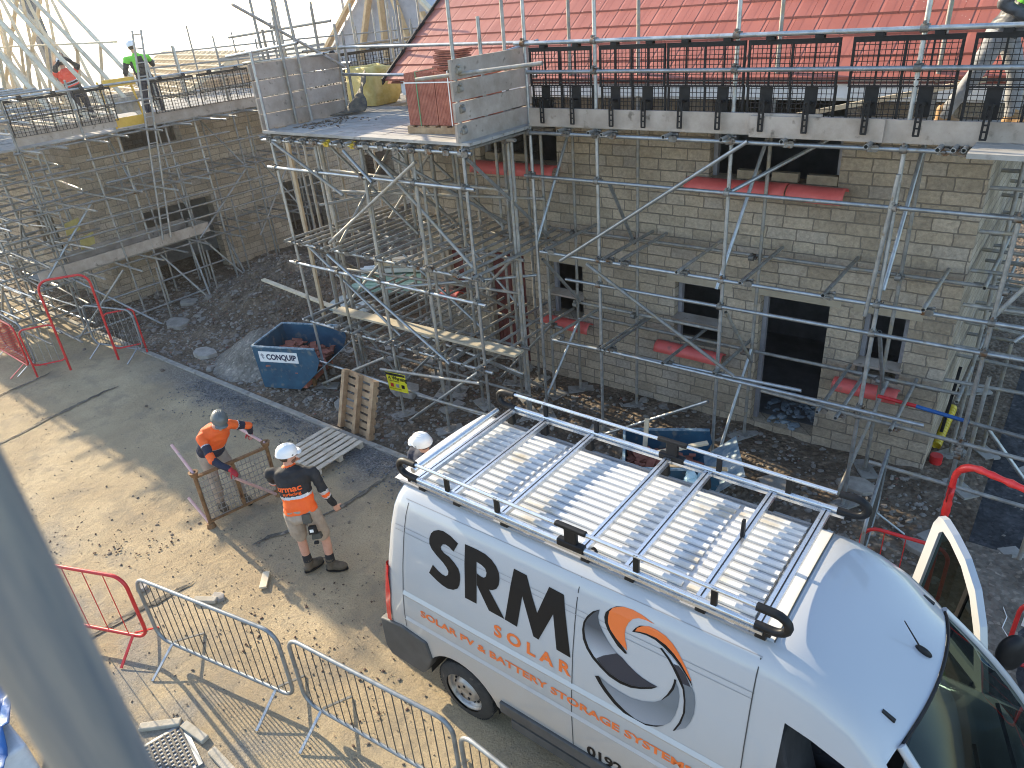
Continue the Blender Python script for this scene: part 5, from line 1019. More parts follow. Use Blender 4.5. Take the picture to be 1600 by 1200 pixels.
# roof ribs (run lengthways) and their frame
mb = MB(); y0_, y1_ = VY+.37, VY+VW-.37; nr = 14; st = (y1_-y0_)/nr
for k in range(nr):
    y_ = y0_+k*st; c_ = lambda yy: 2.362+.032*sin(pi*(yy-VY-.37)/(VW-.74))**.7
    z_ = c_(y_+st/2)+.002
    P = [(y_+.002, z_), (y_+.008, z_+.015), (y_+st*.56, z_+.015), (y_+st*.56+.006, z_)]
    for xa, xb in ((-4.18, -3.32), (-3.28, -1.62), (-1.58, -1.08)):
        mb.add([(xa, p[0], p[1]) for p in P]+[(xb, p[0], p[1]) for p in P], [(0, 4, 5, 1), (1, 5, 6, 2), (2, 6, 7, 3), (3, 2, 1, 0), (4, 5, 6, 7)])
vb(mb, 'roof_ribs', roofp)
for xa, xb in ((-4.42, -4.2), (-1.06, -.90)):
    mb = MB()
    for k in range(12):
        a = VY+.33+(VW-.66)*k/12; b_ = VY+.33+(VW-.66)*(k+1)/12; za, zb_ = [2.362+.034*sin(pi*max(0, min(1, (q-VY-.37)/(VW-.74))))**.7+.006 for q in (a, b_)]
        mb.add([(xa, a, za), (xb, a, za), (xb, b_, zb_), (xa, b_, zb_)], [(0, 1, 2, 3)], 0, True)
    vb(mb, 'roof_panel', roofp)
for xl in (-1.07, -.90, -1.02): 
    mb = MB(); mb.path([(xl, VY+.33+(VW-.66)*k/12, 2.374+.034*sin(pi*max(0, min(1, (VY+.33+(VW-.66)*k/12-VY-.37)/(VW-.74))))**.7) for k in range(13)], .005, 5); vb(mb, 'roof_seam', darkgap)
for sg in (1, -1):
    mb = MB(); y_ = VY+.335 if sg == 1 else VY+VW-.335; mb.box((-4.35, y_-.012, 2.352), (-.95, y_+.012, 2.372)); vb(mb, 'rain_gutter', softl)
# fairing bumps, antenna
for yb in (VY+.50, VY+1.34):
    mb = MB(); x0_ = -.70; P = [(-.70+a, yb+.06+b_) for a, b_ in ((0, -.09), (.03, -.11), (.16, -.09), (.2, -.05), (.2, .05), (.16, .09), (.03, .11), (0, .09))]; zf = lambda q: 2.402-.0*q if q < -.72 else 2.385-(q+.72)*.30-(max(0, q+.55))*.13
    mb.path([(a, b_, zf(a)-.006-.055*(abs(b_-YC)/.6)**3) for a, b_ in P], .0045, 6, closed=True); vb(mb, 'roof_boss', softl)
mb = MB(); mb.ell((-.12, YC+.02, 2.145), (.055, 0, -.02), (0, .022, 0), (0, 0, .03)); mb.tube((-.14, YC+.02, 2.16), (-.27, YC+.03, 2.33), .006, 8, r2=.004); vb(mb, 'antenna', blackp)
for yb in (VY+.40, VY+VW-.40): mb = MB(); mb.obox((-.19, yb, 2.10), (.04, 0, -.02), (0, .012, 0), (.002, 0, .008)); vb(mb, 'roof_clip', blackp)
# wheels
def wheel(x, ys, sg):
    e = empty('wheel', (x, ys, .335)); e.parent = VAN; e.location = V((x, ys, .335))+off
    W = .215; mb = MB(); prof = [(.0, .22), (.01, .27), (.02, .315), (.035, .332), (.06, .338), (W-.06, .338), (W-.035, .332), (W-.02, .315), (W-.0, .25), (W-.02, .20)]
    n_ = 40; vs = []
    for d, r_ in prof: vs += [(r_*cos(2*pi*i/n_), sg*d, r_*sin(2*pi*i/n_)) for i in range(n_)]
    fs = [(j*n_+i, j*n_+(i+1) % n_, (j+1)*n_+(i+1) % n_, (j+1)*n_+i) for j in range(len(prof)-1) for i in range(n_)]
    mb.add(vs, fs, 0, True); 
    for i in range(60):
        a = 2*pi*i/60
        for dd in (.05, .10, .15): mb.obox((.338*cos(a), sg*dd, .338*sin(a)), V((-sin(a), 0, cos(a)))*.010, V((0, .02, 0)), V((cos(a), 0, sin(a)))*.004)
    mb.build('tyre', rubber, e)
    mb = MB(); prof = [(.022, .225), (.018, .215), (.05, .205), (.075, .195), (.085, .16), (.03, .125), (.018, .11), (.016, .05), (.02, .045), (.02, .0)]
    vs = []
    for d, r_ in prof: vs += [(max(r_, .001)*cos(2*pi*i/n_), sg*d, max(r_, .001)*sin(2*pi*i/n_)) for i in range(n_)]
    fs = [(j*n_+i, j*n_+(i+1) % n_, (j+1)*n_+(i+1) % n_, (j+1)*n_+i) for j in range(len(prof)-1) for i in range(n_)]
    mb.add(vs, fs, 0, True); mb.build('rim', chrome, e)
    for i in range(16):
        mb = MB(); a = 2*pi*i/16; mb.ell((.158*cos(a), sg*.068, .158*sin(a)), V((-sin(a), 0, cos(a)))*.014, V((cos(a), 0, sin(a)))*.017, (0, .012, 0), 10, 6); mb.build('vent_hole', blackp, e)
    for i in range(5):
        mb = MB(); a = 2*pi*i/5+.3; mb.ell((.075*cos(a), sg*.014, .075*sin(a)), V((-sin(a), 0, cos(a)))*.016, V((cos(a), 0, sin(a)))*.016, (0, .008, 0), 10, 6); mb.build('bolt_hole', blackp, e)
for x_ in (-3.59, .30):
    wheel(x_, VY+.012, 1); wheel(x_, VY+VW-.012, -1)
for x_ in (-3.59, .30):
    for y0w in (VY+.02, VY+VW-.30):
        mb = MB(); 
        P = [(x_+.43*cos(a), .33+.43*sin(a)) for a in [pi*k/14 for k in range(15)]]
        for (a, b_), (c_, d_) in zip(P, P[1:]): mb.add([(a, y0w, b_), (c_, y0w, d_), (c_, y0w+.28, d_), (a, y0w+.28, b_)], [(0, 1, 2, 3)])
        vb(mb, 'wheel_arch_liner', blackp)
cu = MB()
for x_ in (-3.59, .30):
    c_ = cutter(x_); o_ = len(cu.v); cu.v += c_.v; cu.f += [[i+o_ for i in f] for f in c_.f]; cu.m += c_.m; cu.sm += c_.sm
cu.tube((-3.59, VY-.3, .1), (-3.59, VY-.29, .1), .01)
cobj = cu.build('cutter', vanp); cobj.location = off+V((-2.2, YC, 0))+V((0, 0, 0)); cobj.location = (0, 0, 0)
for b_ in (body, front):
    md = b_.modifiers.new('b', 'BOOLEAN'); md.object = cobj; md.operation = 'DIFFERENCE'; md.solver = 'FAST'; apply_mods(b_)
bpy.data.objects.remove(cobj)
# ---- roof rack
def rack():
    r_ = empty('roof_rack'); r_.parent = VAN; r_.location = off
    ZL, ZU = 2.525, 2.68; YN, YF = VY+.27, VY+1.70
    def b(mb, nm, m, **k): return mb.build(nm, m, r_, **k)
    for i, (x_, lab) in enumerate(((-4.05, 0), (-3.64, 0), (-3.12, 0), (-2.34, 0), (-1.96, 0), (-1.41, 0), (-.99, 0))):
        mb = MB(); mb.box((x_-.032, YN+.03, 2.485), (x_+.032, YF-.03, 2.525)); mb.box((x_-.005, YN+.04, 2.5255), (x_+.005, YF-.04, 2.5265), 1); o = b(mb, 'crossbar', [alu, blackp])
        for y_ in (YN+.06, YF-.06): mb = MB(); mb.obox((x_, y_, 2.43), (.04, 0, 0), (0, .03, 0), (0, 0, .055), taper=.7); bevel(b(mb, 'foot', blackp), .008)
    for y_, sg in ((YN, 1), (YF, -1)):
        xa, xb = (-4.10, -.96) if sg == 1 else (-4.10, -.86)
        mb = MB(); mb.tube((xa, y_, ZL), (xb, y_, ZL), .022, 12); mb.box((xa, y_-.03, ZL-.045), (xb, y_+.03, ZL-.021)); b(mb, 'lower_rail', alu)
        for a, c_ in (((xa, -2.52), (-2.33, xb)) if sg == 1 else ((xa, -2.40), (-2.22, xb-.08))): mb = MB(); mb.tube((a, y_, ZU), (c_, y_, ZU), .0165, 12); b(mb, 'upper_rail', alu)
        xm = -2.43 if sg == 1 else -2.31
        for q in ((-3.68, -3.14, -1.88, -1.30) if sg == 1 else (-3.66, -3.08, -1.88, -1.30)): mb = MB(); mb.box((q-.022, y_-.014, ZL-.02), (q+.022, y_+.014, ZU+.012)); bevel(b(mb, 'post', blackp), .004)
        mb = MB(); mb.box((xm-.055, y_-.022, ZL), (xm+.055, y_+.022, ZU)); mb.box((xm-.14, y_-.024, ZU-.012), (xm+.14, y_+.024, ZU+.024)); mb.box((xm-.12, y_-.03, ZL-.03), (xm+.12, y_+.03, ZL+.035)); bevel(b(mb, 'centre_bracket', blackp), .012, 3)
        # rounded loop ends
        for xe, d in ((xa, -1), (xb if sg == 1 else xb, 1)):
            mb = MB(); P = [(xe-.06*d, y_, ZU), (xe+.05*d, y_, ZU)]; P += [(xe+(.05+.10*sin(a))*d, y_, (ZL+ZU)/2+(ZU-ZL)/2*cos(a)) for a in [pi*k/8 for k in range(1, 8)]]; P += [(xe+.05*d, y_, ZL), (xe-.06*d, y_, ZL)]
            mb.path(P, .030, 10); mb.box((xe-.02 if d > 0 else xe-.05, y_-.02, ZL-.05), (xe+.05 if d > 0 else xe+.02, y_+.02, ZL)); b(mb, 'end_loop', blackp)
    mb = MB(); mb.obox((-1.41, YC+.06, 2.585), (.016, 0, 0), (0, .022, 0), (0, 0, .09), taper=.75); bevel(b(mb, 'load_stop', blackp), .006)
    mb = MB(); mb.path([(-2.32+.05*cos(a), YN+.08+.05*sin(a), 2.45) for a in [pi*k/5 for k in range(10)]], .014, 6, closed=True); b(mb, 'clamp', blackp)
    mb = MB(); mb.tube((-4.2, YN+.1, 2.5), (-4.2, YF-.1, 2.5), .03, 12); b(mb, 'rear_roller', alu)
    return r_
rack()
# ---- lettering and swirl emblem on the near side
def surf_poly(pts, m, nm, d=.0035, **k):
    P = [V((x_, z, 0)) for x_, z in pts]; tri = tessellate_polygon([P])
    return surf_mesh([(x_, z) for x_, z in pts], tri, m, nm, d, **k)
def surf_mesh(pts, fs, m, nm, d=.0035, **k):
    bm = bmesh.new(); vv = [bm.verts.new((x_, 0, z)) for x_, z in pts]
    for f in fs:
        try: bm.faces.new([vv[i] for i in f])
        except ValueError: pass
    zz = sorted(set([z for z, _ in PRO]+[1.4, 1.5, 1.7, 1.8, 1.87, 2.05]))
    for z in zz:
        bmesh.ops.bisect_plane(bm, geom=bm.verts[:]+bm.edges[:]+bm.faces[:], plane_co=(0, 0, z), plane_no=(0, 0, 1), dist=1e-5)
    for v_ in bm.verts: v_.co.y = VY+ins(v_.co.z)-d
    bmesh.ops.recalc_face_normals(bm, faces=bm.faces[:])
    me = bpy.data.meshes.new(nm); bm.to_mesh(me); bm.free(); me.materials.append(m)
    o = bpy.data.objects.new(nm, me); COL.objects.link(o); o.parent = VAN; o.location = off; 
    return o
for k_ in 'SRM': surf_poly(DEC[k_], blkd, 'letter')
def gradmat(name, x0, x1, a, b_, axis=0):
    m, t, b = nodes(name); c = N(t, 'ShaderNodeTexCoord'); s = N(t, 'ShaderNodeSeparateXYZ'); t.links.new(c.outputs['Object'], s.inputs[0]); mr = N(t, 'ShaderNodeMapRange'); mr.inputs[1].default_value = x0; mr.inputs[2].default_value = x1; t.links.new(s.outputs[axis], mr.inputs[0])
    r_ = ramp(t, [(0, a), (1, b_)]); t.links.new(mr.outputs[0], r_.inputs[0]); t.links.new(r_.outputs[0], b.inputs['Base Color']); b.inputs['Roughness'].default_value = .4; return m
gA = gradmat('emblem_grey_fade', 1.95, 1.68, (.05, .06, .075), (.42, .45, .50), 2); gN = mat('emblem_navy', (.022, .026, .04), rough=.4); gD = gradmat('emblem_grey_lower', 1.6, 1.15, (.13, .15, .17), (.33, .35, .40), 2); gL = mat('emblem_pale', (.42, .45, .5), rough=.4)
for k_, m_ in (('Ag', gA), ('An', gN), ('Bo', orgd), ('Co', orgd), ('Dg', gD), ('El', gL), ('En', gN), ('Eg', gD)): surf_poly(DEC[k_], m_, 'emblem_blade', .0035)
for k_ in ('Ak', 'Bk', 'Ck', 'Dk', 'Dk2', 'Ek'): surf_poly(DEC[k_], blkd, 'emblem_outline', .0045)
def surf_text(txt, x0, x1, z0, cap, m, bold=.03, rot=0, nm='lettering'):
    vs, fs = textmesh(txt, 1, bold); xa = min(v[0] for v in vs); xb = max(v[0] for v in vs); H_ = max(v[1] for v in vs); H_ = .70 if H_ < .5 else H_
    return surf_mesh([(x0+(v[0]-xa)/(xb-xa)*(x1-x0), z0+rot*((v[0]-xa)/(xb-xa))+v[1]/.729*cap) for v in vs], fs, m, nm)
surf_text('S O L A R', -3.12, -2.33, 1.385, .118, orgd, .035)
surf_text('SOLAR PV & BATTERY STORAGE SYSTEMS', -4.01, -1.26, 1.125, .072, orgd, .03, rot=-.04)
surf_text('01924 5', -2.18, -1.64, .595, .115, blkd, .035)
# ---- open passenger door on the far side
dr = empty('passenger_door', (0, 0, 0)); dr.parent = VAN; hinge = V((.34, VY+VW-.03, 0)); dr.location = hinge+off; ang = radians(132); dr.rotation_euler = (0, 0, ang)
# in door space +x runs from the hinge to the rear edge
def dring(pts, y, th): return [(a, y, b_) for a, b_ in pts]
out = [(.0, .45), (.0, 1.10), (.10, 1.30), (.24, 1.55), (.42, 1.77), (.62, 1.91), (.82, 1.99), (.97, 2.03), (1.03, 2.02), (1.06, 1.93), (1.055, 1.3), (1.04, .45)]
hole = [(.13, 1.19), (.27, 1.46), (.44, 1.68), (.63, 1.83), (.82, 1.915), (.93, 1.94), (.965, 1.90), (.96, 1.19)]
mb = MB()
for y_, fl in ((0, 1), (.06, 0)):
    P = [V((a, b_, 0)) for a, b_ in out]; Q = [V((a, b_, 0)) for a, b_ in hole[::-1]]
    tri = tessellate_polygon([P, Q]); allp = P+Q; mb.add([(p.x, y_-(max(0, p.y-1.2)*.12), p.y) for p in allp], [tuple(f) if fl else tuple(reversed(f)) for f in tri])
for L_ in (out, hole):
    nn = len(L_)
    for k in range(nn): (a, b_), (c_, d_) = L_[k], L_[(k+1) % nn]; f_ = lambda z: -(max(0, z-1.2)*.12); mb.add([(a, f_(b_), b_), (c_, f_(d_), d_), (c_, f_(d_)+.06, d_), (a, f_(b_)+.06, b_)], [(0, 1, 2, 3)])
mb.build('door_shell', vanp, dr)
mb = MB(); mb.add([(a, .03-(max(0, b_-1.2)*.12), b_) for a, b_ in hole], [tuple(range(len(hole)))]); mb.build('window', scrg, dr)
mb = MB(); mb.bar((.50, .03, 1.19), (.50, -.03, 1.73), .03, .04); mb.build('window_divider', blackp, dr)
mb = MB(); mb.box((.1, .061, .5), (.98, .09, 1.1)); mb.build('door_trim', MATS['cab_plastic'], dr)
mb = MB(); mb.ell((.14, -.22, 1.34), (.08, 0, 0), (0, .12, 0), (0, 0, .18), 16, 10); mb.bar((.12, -.01, 1.2), (.14, -.16, 1.25), .06, .06); mb.build('mirror', blackp, dr)
mb = MB(); mb.ell((.30, VY-.16, 1.36), (.09, 0, 0), (0, .13, 0), (0, 0, .19), 16, 10); mb.bar((.25, VY+.04, 1.2), (.28, VY-.1, 1.25), .06, .06); vb(mb, 'mirror', blackp)
# ---------------------------------------------------------------- barriers
barm = mat('backlit_bar_steel', (.06, .055, .05), (.13, .12, .105), .7, .3, 12)  # dark tone of backlit barrier bars, put into the steel colour
barf = mat('barrier_steel', (.19, .20, .205), (.31, .325, .33), .5, .55, 9, dirt=((.22, .19, .15), 9, .6))
def barrier(p, q, label, m, h=1.1, zb=.2, nb=18, feet=((.12, 1), (.88, 1)), rad=.02, rb=.0055, group='crowd control barriers', r=.16, footlen=.36, tiltin=0, cat='barrier', holes=None, cross=True):
    p = V((*p, 0)); q = V((*q, 0)); d = (q-p); L = d.length; e = empty('crowd_barrier', p, atan2(d.y, d.x), label, cat, group)
    fr = [(x_, 0, z+zb) for x_, z in rounded(L, h-zb, r)]
    mb = MB(); mb.path(fr, rad, 10, closed=True); mb.build('frame', barf if m is galv else m, e)
    mb = MB()
    for i in range(1, nb+1):
        x_ = L*i/(nb+1); mb.tube((x_, 0, zb+.005+(.08 if x_ < .08 or x_ > L-.08 else 0)), (x_, 0, h-.005), rb, 6, cap=False)
    mb.build('infill_bars', barm if m is galv else m, e)
    for fx, _ in feet:
        x_ = L*fx; mb = MB(); mb.bar((x_, -footlen, .012), (x_, -.02, zb+.02), .03, .012); mb.bar((x_, footlen, .012), (x_, .02, zb+.02), .03, .012); mb.build('foot', m, e)
    return e
barrier((-7.0, 1.93), (-5.05, 2.3), 'galvanised crowd barrier next to the red one, leftmost of the near grey barriers', galv, nb=17)
barrier((-4.92, 2.33), (-3.02, 2.52), 'galvanised crowd barrier in front of the van rear wheel', galv, nb=17)
barrier((-2.92, 2.50), (-1.0, 2.35), 'galvanised crowd barrier cut off by the bottom edge beside the van', galv, nb=17)
barrier((-8.9, 1.15), (-7.1, 1.86), 'red crowd barrier at the near left beside the blurred pole', redp, nb=6, feet=((.12, 1), (.90, 1)), footlen=.3)
barrier((-16.35, 5.62), (-14.95, 6.0), 'grey crowd barrier standing along the kerb behind the red gate', galv, nb=15)
barrier((-18.3, 4.35), (-16.45, 4.3), 'red crowd barrier at the far left leading to the gate', redp, nb=20)
barrier((-18.25, 4.5), (-16.4, 4.42), 'grey crowd barrier doubled behind the far left red one', galv, nb=20)
barrier((-1.12, 8.35), (-.98, 6.75), 'galvanised crowd barrier seen end on beside the house corner', galv, nb=16)
barrier((-1.0, 6.82), (-.2, 6.86), 'small red crowd barrier just behind the van cab', redp, nb=3, feet=((.2, 1),), h=1.0)
barrier((.45, 6.5), (2.2, 6.9), 'red crowd barrier at the right edge behind the passenger door', redp, nb=5, h=1.0)
# red pedestrian gate with a high arch
def hoop(x0, y0, x1, y1, zt, label, m, rad=.024, r=.22, wraps=0, zr=None):
    e = empty('barrier_gate', (x0, y0, 0), atan2(y1-y0, x1-x0), label, 'gate'); L = sqrt((x1-x0)**2+(y1-y0)**2)
    P = [(0, 0, .0), (0, 0, zt-r)]+[(r-r*cos(a), 0, zt-r+r*sin(a)) for a in [pi/2*k/6 for k in range(1, 7)]]+[(L-r+r*sin(a), 0, zt-r+r*cos(a)) for a in [pi/2*k/6 for k in range(1, 7)]]+[(L, 0, 0)]
    mb = MB(); mb.path(P, rad, 10); mb.build('arch', m, e)
    if wraps:
        rnd = random.Random(5); mb = MB(); Q = [V(p) for p in P[1:-1]]; D = []
        for a, b_ in zip(Q, Q[1:]):
            n_ = max(1, int((b_-a).length/.05)); D += [a+(b_-a)*k/n_ for k in range(n_)]
        D.insert(0, V((0, 0, zt-.8))) ; D = [V((0, 0, zt-1.0+.05*k)) for k in range(15)]+D
        mb.path(D, [.028+.014*rnd.random() for _ in D], 9); mb.build('wrapping', redwrap, e)
    return e, L
e, L_ = hoop(-15.93, 4.84, -15.47, 5.64, 1.95, 'red pedestrian gate arch with grey and red barriers on both sides, far left', redp)
for a, b_, nb in ((-.62, 0, 4), (L_, L_+.58, 5)):
    fr = [(a+x_, 0, .25+z) for x_, z in rounded(abs(b_-a), .8, .1)]; mb = MB(); mb.path(fr, .018, 8, closed=True)
    mb.build('side_panel', redp, e); mb = MB()
    for k in range(nb): mb.tube((a+abs(b_-a)*(k+1)/(nb+1), 0, .26), (a+abs(b_-a)*(k+1)/(nb+1), 0, 1.04), .005, 5)
    mb.build('panel_bars', galv_old, e)
    mb = MB(); xx = a if a < 0 else b_; mb.tube((xx, 0, 0), (xx, 0, .4), .02, 8); mb.build('leg', redp, e)
e, _ = hoop(-.33, 6.92, .75, 6.55, 2.0, 'tall hoop wrapped in shiny red tape beside the van cab', redwrap, .028, .2, 1)
e = empty('site_notice', (.50, 6.6, .62), 0, 'blue and white board tied to the red barrier at the right edge', 'sign')
mb = MB(); mb.box((0, -.02, 0), (.6, -.012, .42)); mb.build('panel', white, e); mb = MB(); mb.box((.03, -.024, .03), (.57, -.0215, .39)); mb.build('blue_field', bluetarp, e)
# ---------------------------------------------------------------- skip
def skip(x, y, rz, label, k=1.0, sign=True, z=0):
    e = empty('tipping_skip', (x, y, z), rz, label, 'skip')
    L_, W_, H_ = 1.55*k, 1.0*k, .80*k
    # side profile (x,z): upright back at the left, sloping nose at the right
    pr = [(0.06, 0), (.78*k, 0), (1.25*k, .38*k), (1.62*k, .50*k), (1.48*k, H_-.02), (0, H_)]
    for nm, y_ in (('side_plate', 0), ('side_plate', W_)):
        mb = MB(); n_ = len(pr); pp = [(0.06, 0), (.78*k, 0), (1.16*k, .34*k), (1.27*k, .58*k), (1.22*k, H_), (0, H_)]
        mb.add([(a, y_-.006, b_) for a, b_ in pp]+[(a, y_+.006, b_) for a, b_ in pp], [tuple(range(6)), tuple(range(11, 5, -1))]+[(i, 6+i, 6+(i+1) % 6, (i+1) % 6) for i in range(6)]); mb.build(nm, blueskip, e)
    def plate(a, b_, nm, th=.01, y0=.0065, y1=W_-.0065, m=blueskip):
        mb = MB(); a = V((a[0], 0, a[1])); b_ = V((b_[0], 0, b_[1])); d = b_-a; n_ = V((-d.z, 0, d.x)).normalized()*th
        vs = []
        for yy in (y0, y1): vs += [a+V((0, yy, 0)), b_+V((0, yy, 0)), b_+n_+V((0, yy, 0)), a+n_+V((0, yy, 0))]
        mb.add(vs, [(0, 1, 2, 3), (7, 6, 5, 4), (0, 4, 5, 1), (1, 5, 6, 2), (2, 6, 7, 3), (3, 7, 4, 0)]); return mb.build(nm, m, e)
    plate((.06, 0), (0, H_), 'back_plate'); plate((.06, .0), (.78*k, .0), 'base_plate'); plate((.78*k, .0), (1.16*k, .34*k), 'nose_plate'); plate((1.16*k, .34*k), (1.60*k, .70*k), 'tipping_lip', m=mat('worn_blue_lip', (.10, .2, .28), (.42, .46, .47), .45, .2, 6))
    mb = MB(); rim = [(0, 0, H_), (0, W_, H_), (1.22*k, W_, H_), (1.22*k, W_, H_)]
    for a, b_ in (((0, 0, H_), (0, W_, H_)), ((0, 0, H_), (1.22*k, 0, H_)), ((0, W_, H_), (1.22*k, W_, H_))): mb.bar(a, b_, .035, .025)
    mb.build('rim', mat('worn_rim', (.05, .13, .2), (.35, .42, .46), .5, 0, 12), e)
    for y_ in (.2*k, .8*k): mb = MB(); mb.box((.9*k, y_, -.12), (.96*k, y_+.05, .12)); mb.build('runner', rust, e)
    rnd = random.Random(3); mb = MB()
    for _ in range(240):
        x_, y_ = rnd.uniform(.06, 1.05)*k, rnd.uniform(.05, .95)*k; a = rnd.uniform(0, 3); s_ = rnd.uniform(.03, .10); n_ = rnd.uniform(-.4, .4)
        mb.obox((x_, y_, .40*k+.06*sin(x_*5)+rnd.uniform(-.03, .06)), (cos(a)*s_, sin(a)*s_, n_*s_), (-sin(a)*s_*.6, cos(a)*s_*.6, 0), (0, 0, .008))
    mb.box((.05, .02, .02), (.9*k, W_-.02, .36*k)); mb.build('broken_tile_load', [brickd], e)
    if sign:
        mb = MB(); mb.box((.12, -.016, H_-.30), (.92, -.0085, H_-.09)); mb.build('name_plate', white, e)
        vs, fs = textmesh('CONQUIP', .15, .006, 1.0); kx = .62/max(v[0] for v in vs); mb = MB(); mb.add([(.27+v[0]*kx, -.0185, H_-.245+v[1]) for v in vs], fs); mb.build('lettering', mat('navy_ink', (.015, .02, .06), rough=.5), e)
        mb = MB()
        for kx, kz, s_ in ((.19, .195, .036), (.205, .145, .026)):
            for t_ in range(3):
                r1 = s_-.0*t_-(t_*.013)
                if r1 <= .008: continue
                P = [(kx+r1, kz), (kx, kz+r1), (kx-r1, kz), (kx, kz-r1)]; q1 = r1-.006; Q = [(kx+q1, kz), (kx, kz+q1), (kx-q1, kz), (kx, kz-q1)]
                for i in range(4): j = (i+1) % 4; mb.add([(P[i][0], -.0185, H_-.36+P[i][1]), (P[j][0], -.0185, H_-.36+P[j][1]), (Q[j][0], -.0185, H_-.36+Q[j][1]), (Q[i][0], -.0185, H_-.36+Q[i][1])], [(0, 1, 2, 3)] if 0 else [(3, 2, 1, 0)])
        mb.build('emblem', MATS['navy_ink'], e)
    return e
skip(-11.42, 6.42, radians(22), 'blue tipping skip of broken tiles by the kerb with a white CONQUIP plate', 1.06, z=.06)
# second one beside the van
e = skip(-3.85, 6.75, radians(29), 'dented blue tipping skip holding timber offcuts beside the van roof', .95, False, z=-.02)
for i, (p, q, w_) in enumerate((((-3.75, 7.25, .70), (-3.15, 7.75, .80), .07), ((-3.45, 7.1, .70), (-2.75, 7.45, .70), .05), ((-3.5, 7.2, .66), (-2.8, 7.35, .66), .045), ((-3.95, 7.5, .5), (-3.97, 7.6, 1.0), .06))):
    mb = MB(); mb.bar(p, q, w_, .03); mb.build('timber_offcut', newwood if i in (1, 2) else palewood, label=('broad timber offcut in the dented blue skip', 'yellowish batten poking out of the dented blue skip, upper', 'yellowish batten poking out of the dented blue skip, lower', 'short upright timber offcut at the rim of the dented blue skip')[i], category='timber offcut')
mb = MB(); rnd = random.Random(4)
for _ in range(7): mb.rock((rnd.uniform(-3.1, -2.9), rnd.uniform(7.0, 7.15), .62+rnd.uniform(0, .12)), .1, rnd, 0, .7)
mb.build('plastic_wrapping', mat('pale_wrap', (.35, .55, .6), (.6, .72, .74), .25), label='crumpled pale blue plastic wrapping by the dented skip', category='plastic')
# ---------------------------------------------------------------- pallets
def pallet(loc, mtx, label, m, L=1.0, W=.85, nb=7, bear=3):
    e = empty('pallet', loc, 0, label, 'pallet'); e.rotation_euler = mtx.to_euler()
    for i in range(nb): mb = MB(); y_ = -W/2+.045+(W-.09)*i/(nb-1); mb.box((-L/2, y_-.045, .09), (L/2, y_+.045, .108)); bevel(mb.build('deck_board', m, e), .003)
    for i in range(bear): mb = MB(); x_ = -L/2+.05+(L-.1)*i/(bear-1); mb.box((x_-.04, -W/2, .0), (x_+.04, W/2, .0885)); bevel(mb.build('bearer', m, e), .003)
    return e
M_ = Matrix.Rotation(radians(-4), 3, 'Z') @ Matrix.Rotation(radians(252), 3, 'X')
pallet((-8.63, 6.36, .50), M_, 'brown wooden pallet leaning upright against the loading bay tubes', palletw, .86, 1.0, 8)
pallet((-8.62, 5.56, .015), Matrix.Rotation(radians(90), 3, 'Z') @ Matrix.Rotation(radians(0), 3, 'X'), 'pale slatted pallet lying flat on the road against the kerb', palletg, .95, .90, 7)
# ---------------------------------------------------------------- items on the loading bay
e = empty('tile_pack', (-7.62, 7.42, 4.622), radians(7), 'shrink strapped pack of red clay roof tiles on a small pallet', 'tile pack')
PW, PD, PH = 1.05, .95, .78
mb = MB()
for y_ in (0, PD/2-.04, PD-.08): mb.box((0, y_, 0), (PW, y_+.08, .08))
for k in range(6): mb.box((.0+k*.19, 0, .081), (.1+k*.19, PD, .1))
mb.build('pallet', palletw, e)
for i in range(2):
    for j in range(2):
        mb = MB(); n_ = 20
        for k in range(n_): a = .03+i*.5+k*.0245; mb.box((a, .03+j*.46, .105), (a+.021, .45+j*.46, .105+PH-.12+.004*((k*7) % 3)))
        mb.build('tile_stack', brickd, e)
for x_ in (.22, .74): mb = MB(); mb.box((x_, .022, .1), (x_+.016, .025, PH)); mb.box((x_, .022, PH), (x_+.016, PD-.02, PH+.003)); mb.build('strap', mat('green_strap', (.10, .25, .12), rough=.5) if x_ < .5 else white, e)
mb = MB(); mb.box((.018, .02, PH-.14), (PW-.02, .023, PH-.125)); mb.box((.015, .02, PH-.14), (.018, PD-.02, PH-.125)); mb.build('strap', white, e)
mb = MB(); rnd = random.Random(2)
for k in range(9): mb.obox((-6.95+rnd.uniform(-.03, .03), 7.75+rnd.uniform(-.02, .02), 4.622+PH+.02+.027*k), (.20, .01, .0), (-.01, .15, 0), (.004, 0, .010))
for k in range(5): mb.obox((-6.6, 7.8, 4.622+PH+.02+.027*k), (.13, .01, .0), (-.01, .15, 0), (0, 0, .010))
mb.build('loose_tiles', brickd, label='loose red clay tiles stacked on top of the strapped tile pack', category='tiles')
def sheet(name, pts, m, label, cat, seed=1, amp=.05, th=.004, sub=10):
    """crumpled bilinear sheet between four corners"""
    a, b_, c_, d_ = [V(p) for p in pts]; mb = MB(); n_ = sub
    for i in range(n_+1):
        for j in range(n_+1):
            u, v_ = i/n_, j/n_; p = (a*(1-u)+b_*u)*(1-v_)+(d_*(1-u)+c_*u)*v_; k = amp*noise.fractal(V((u*3+seed, v_*3, seed)), 1, 2, 4); mb.v.append(tuple(p+(b_-a).cross(d_-a).normalized()*k))
    for i in range(n_):
        for j in range(n_): q = i*(n_+1)+j; mb.f.append([q, q+1, q+n_+2, q+n_+1]); mb.m.append(0); mb.sm.append(True)
    o = mb.build(name, m, label=label, category=cat); s_ = o.modifiers.new('s', 'SOLIDIFY'); s_.thickness = th; return o
mb = MB(); rnd = random.Random(9); n_ = 16
rings_ = []
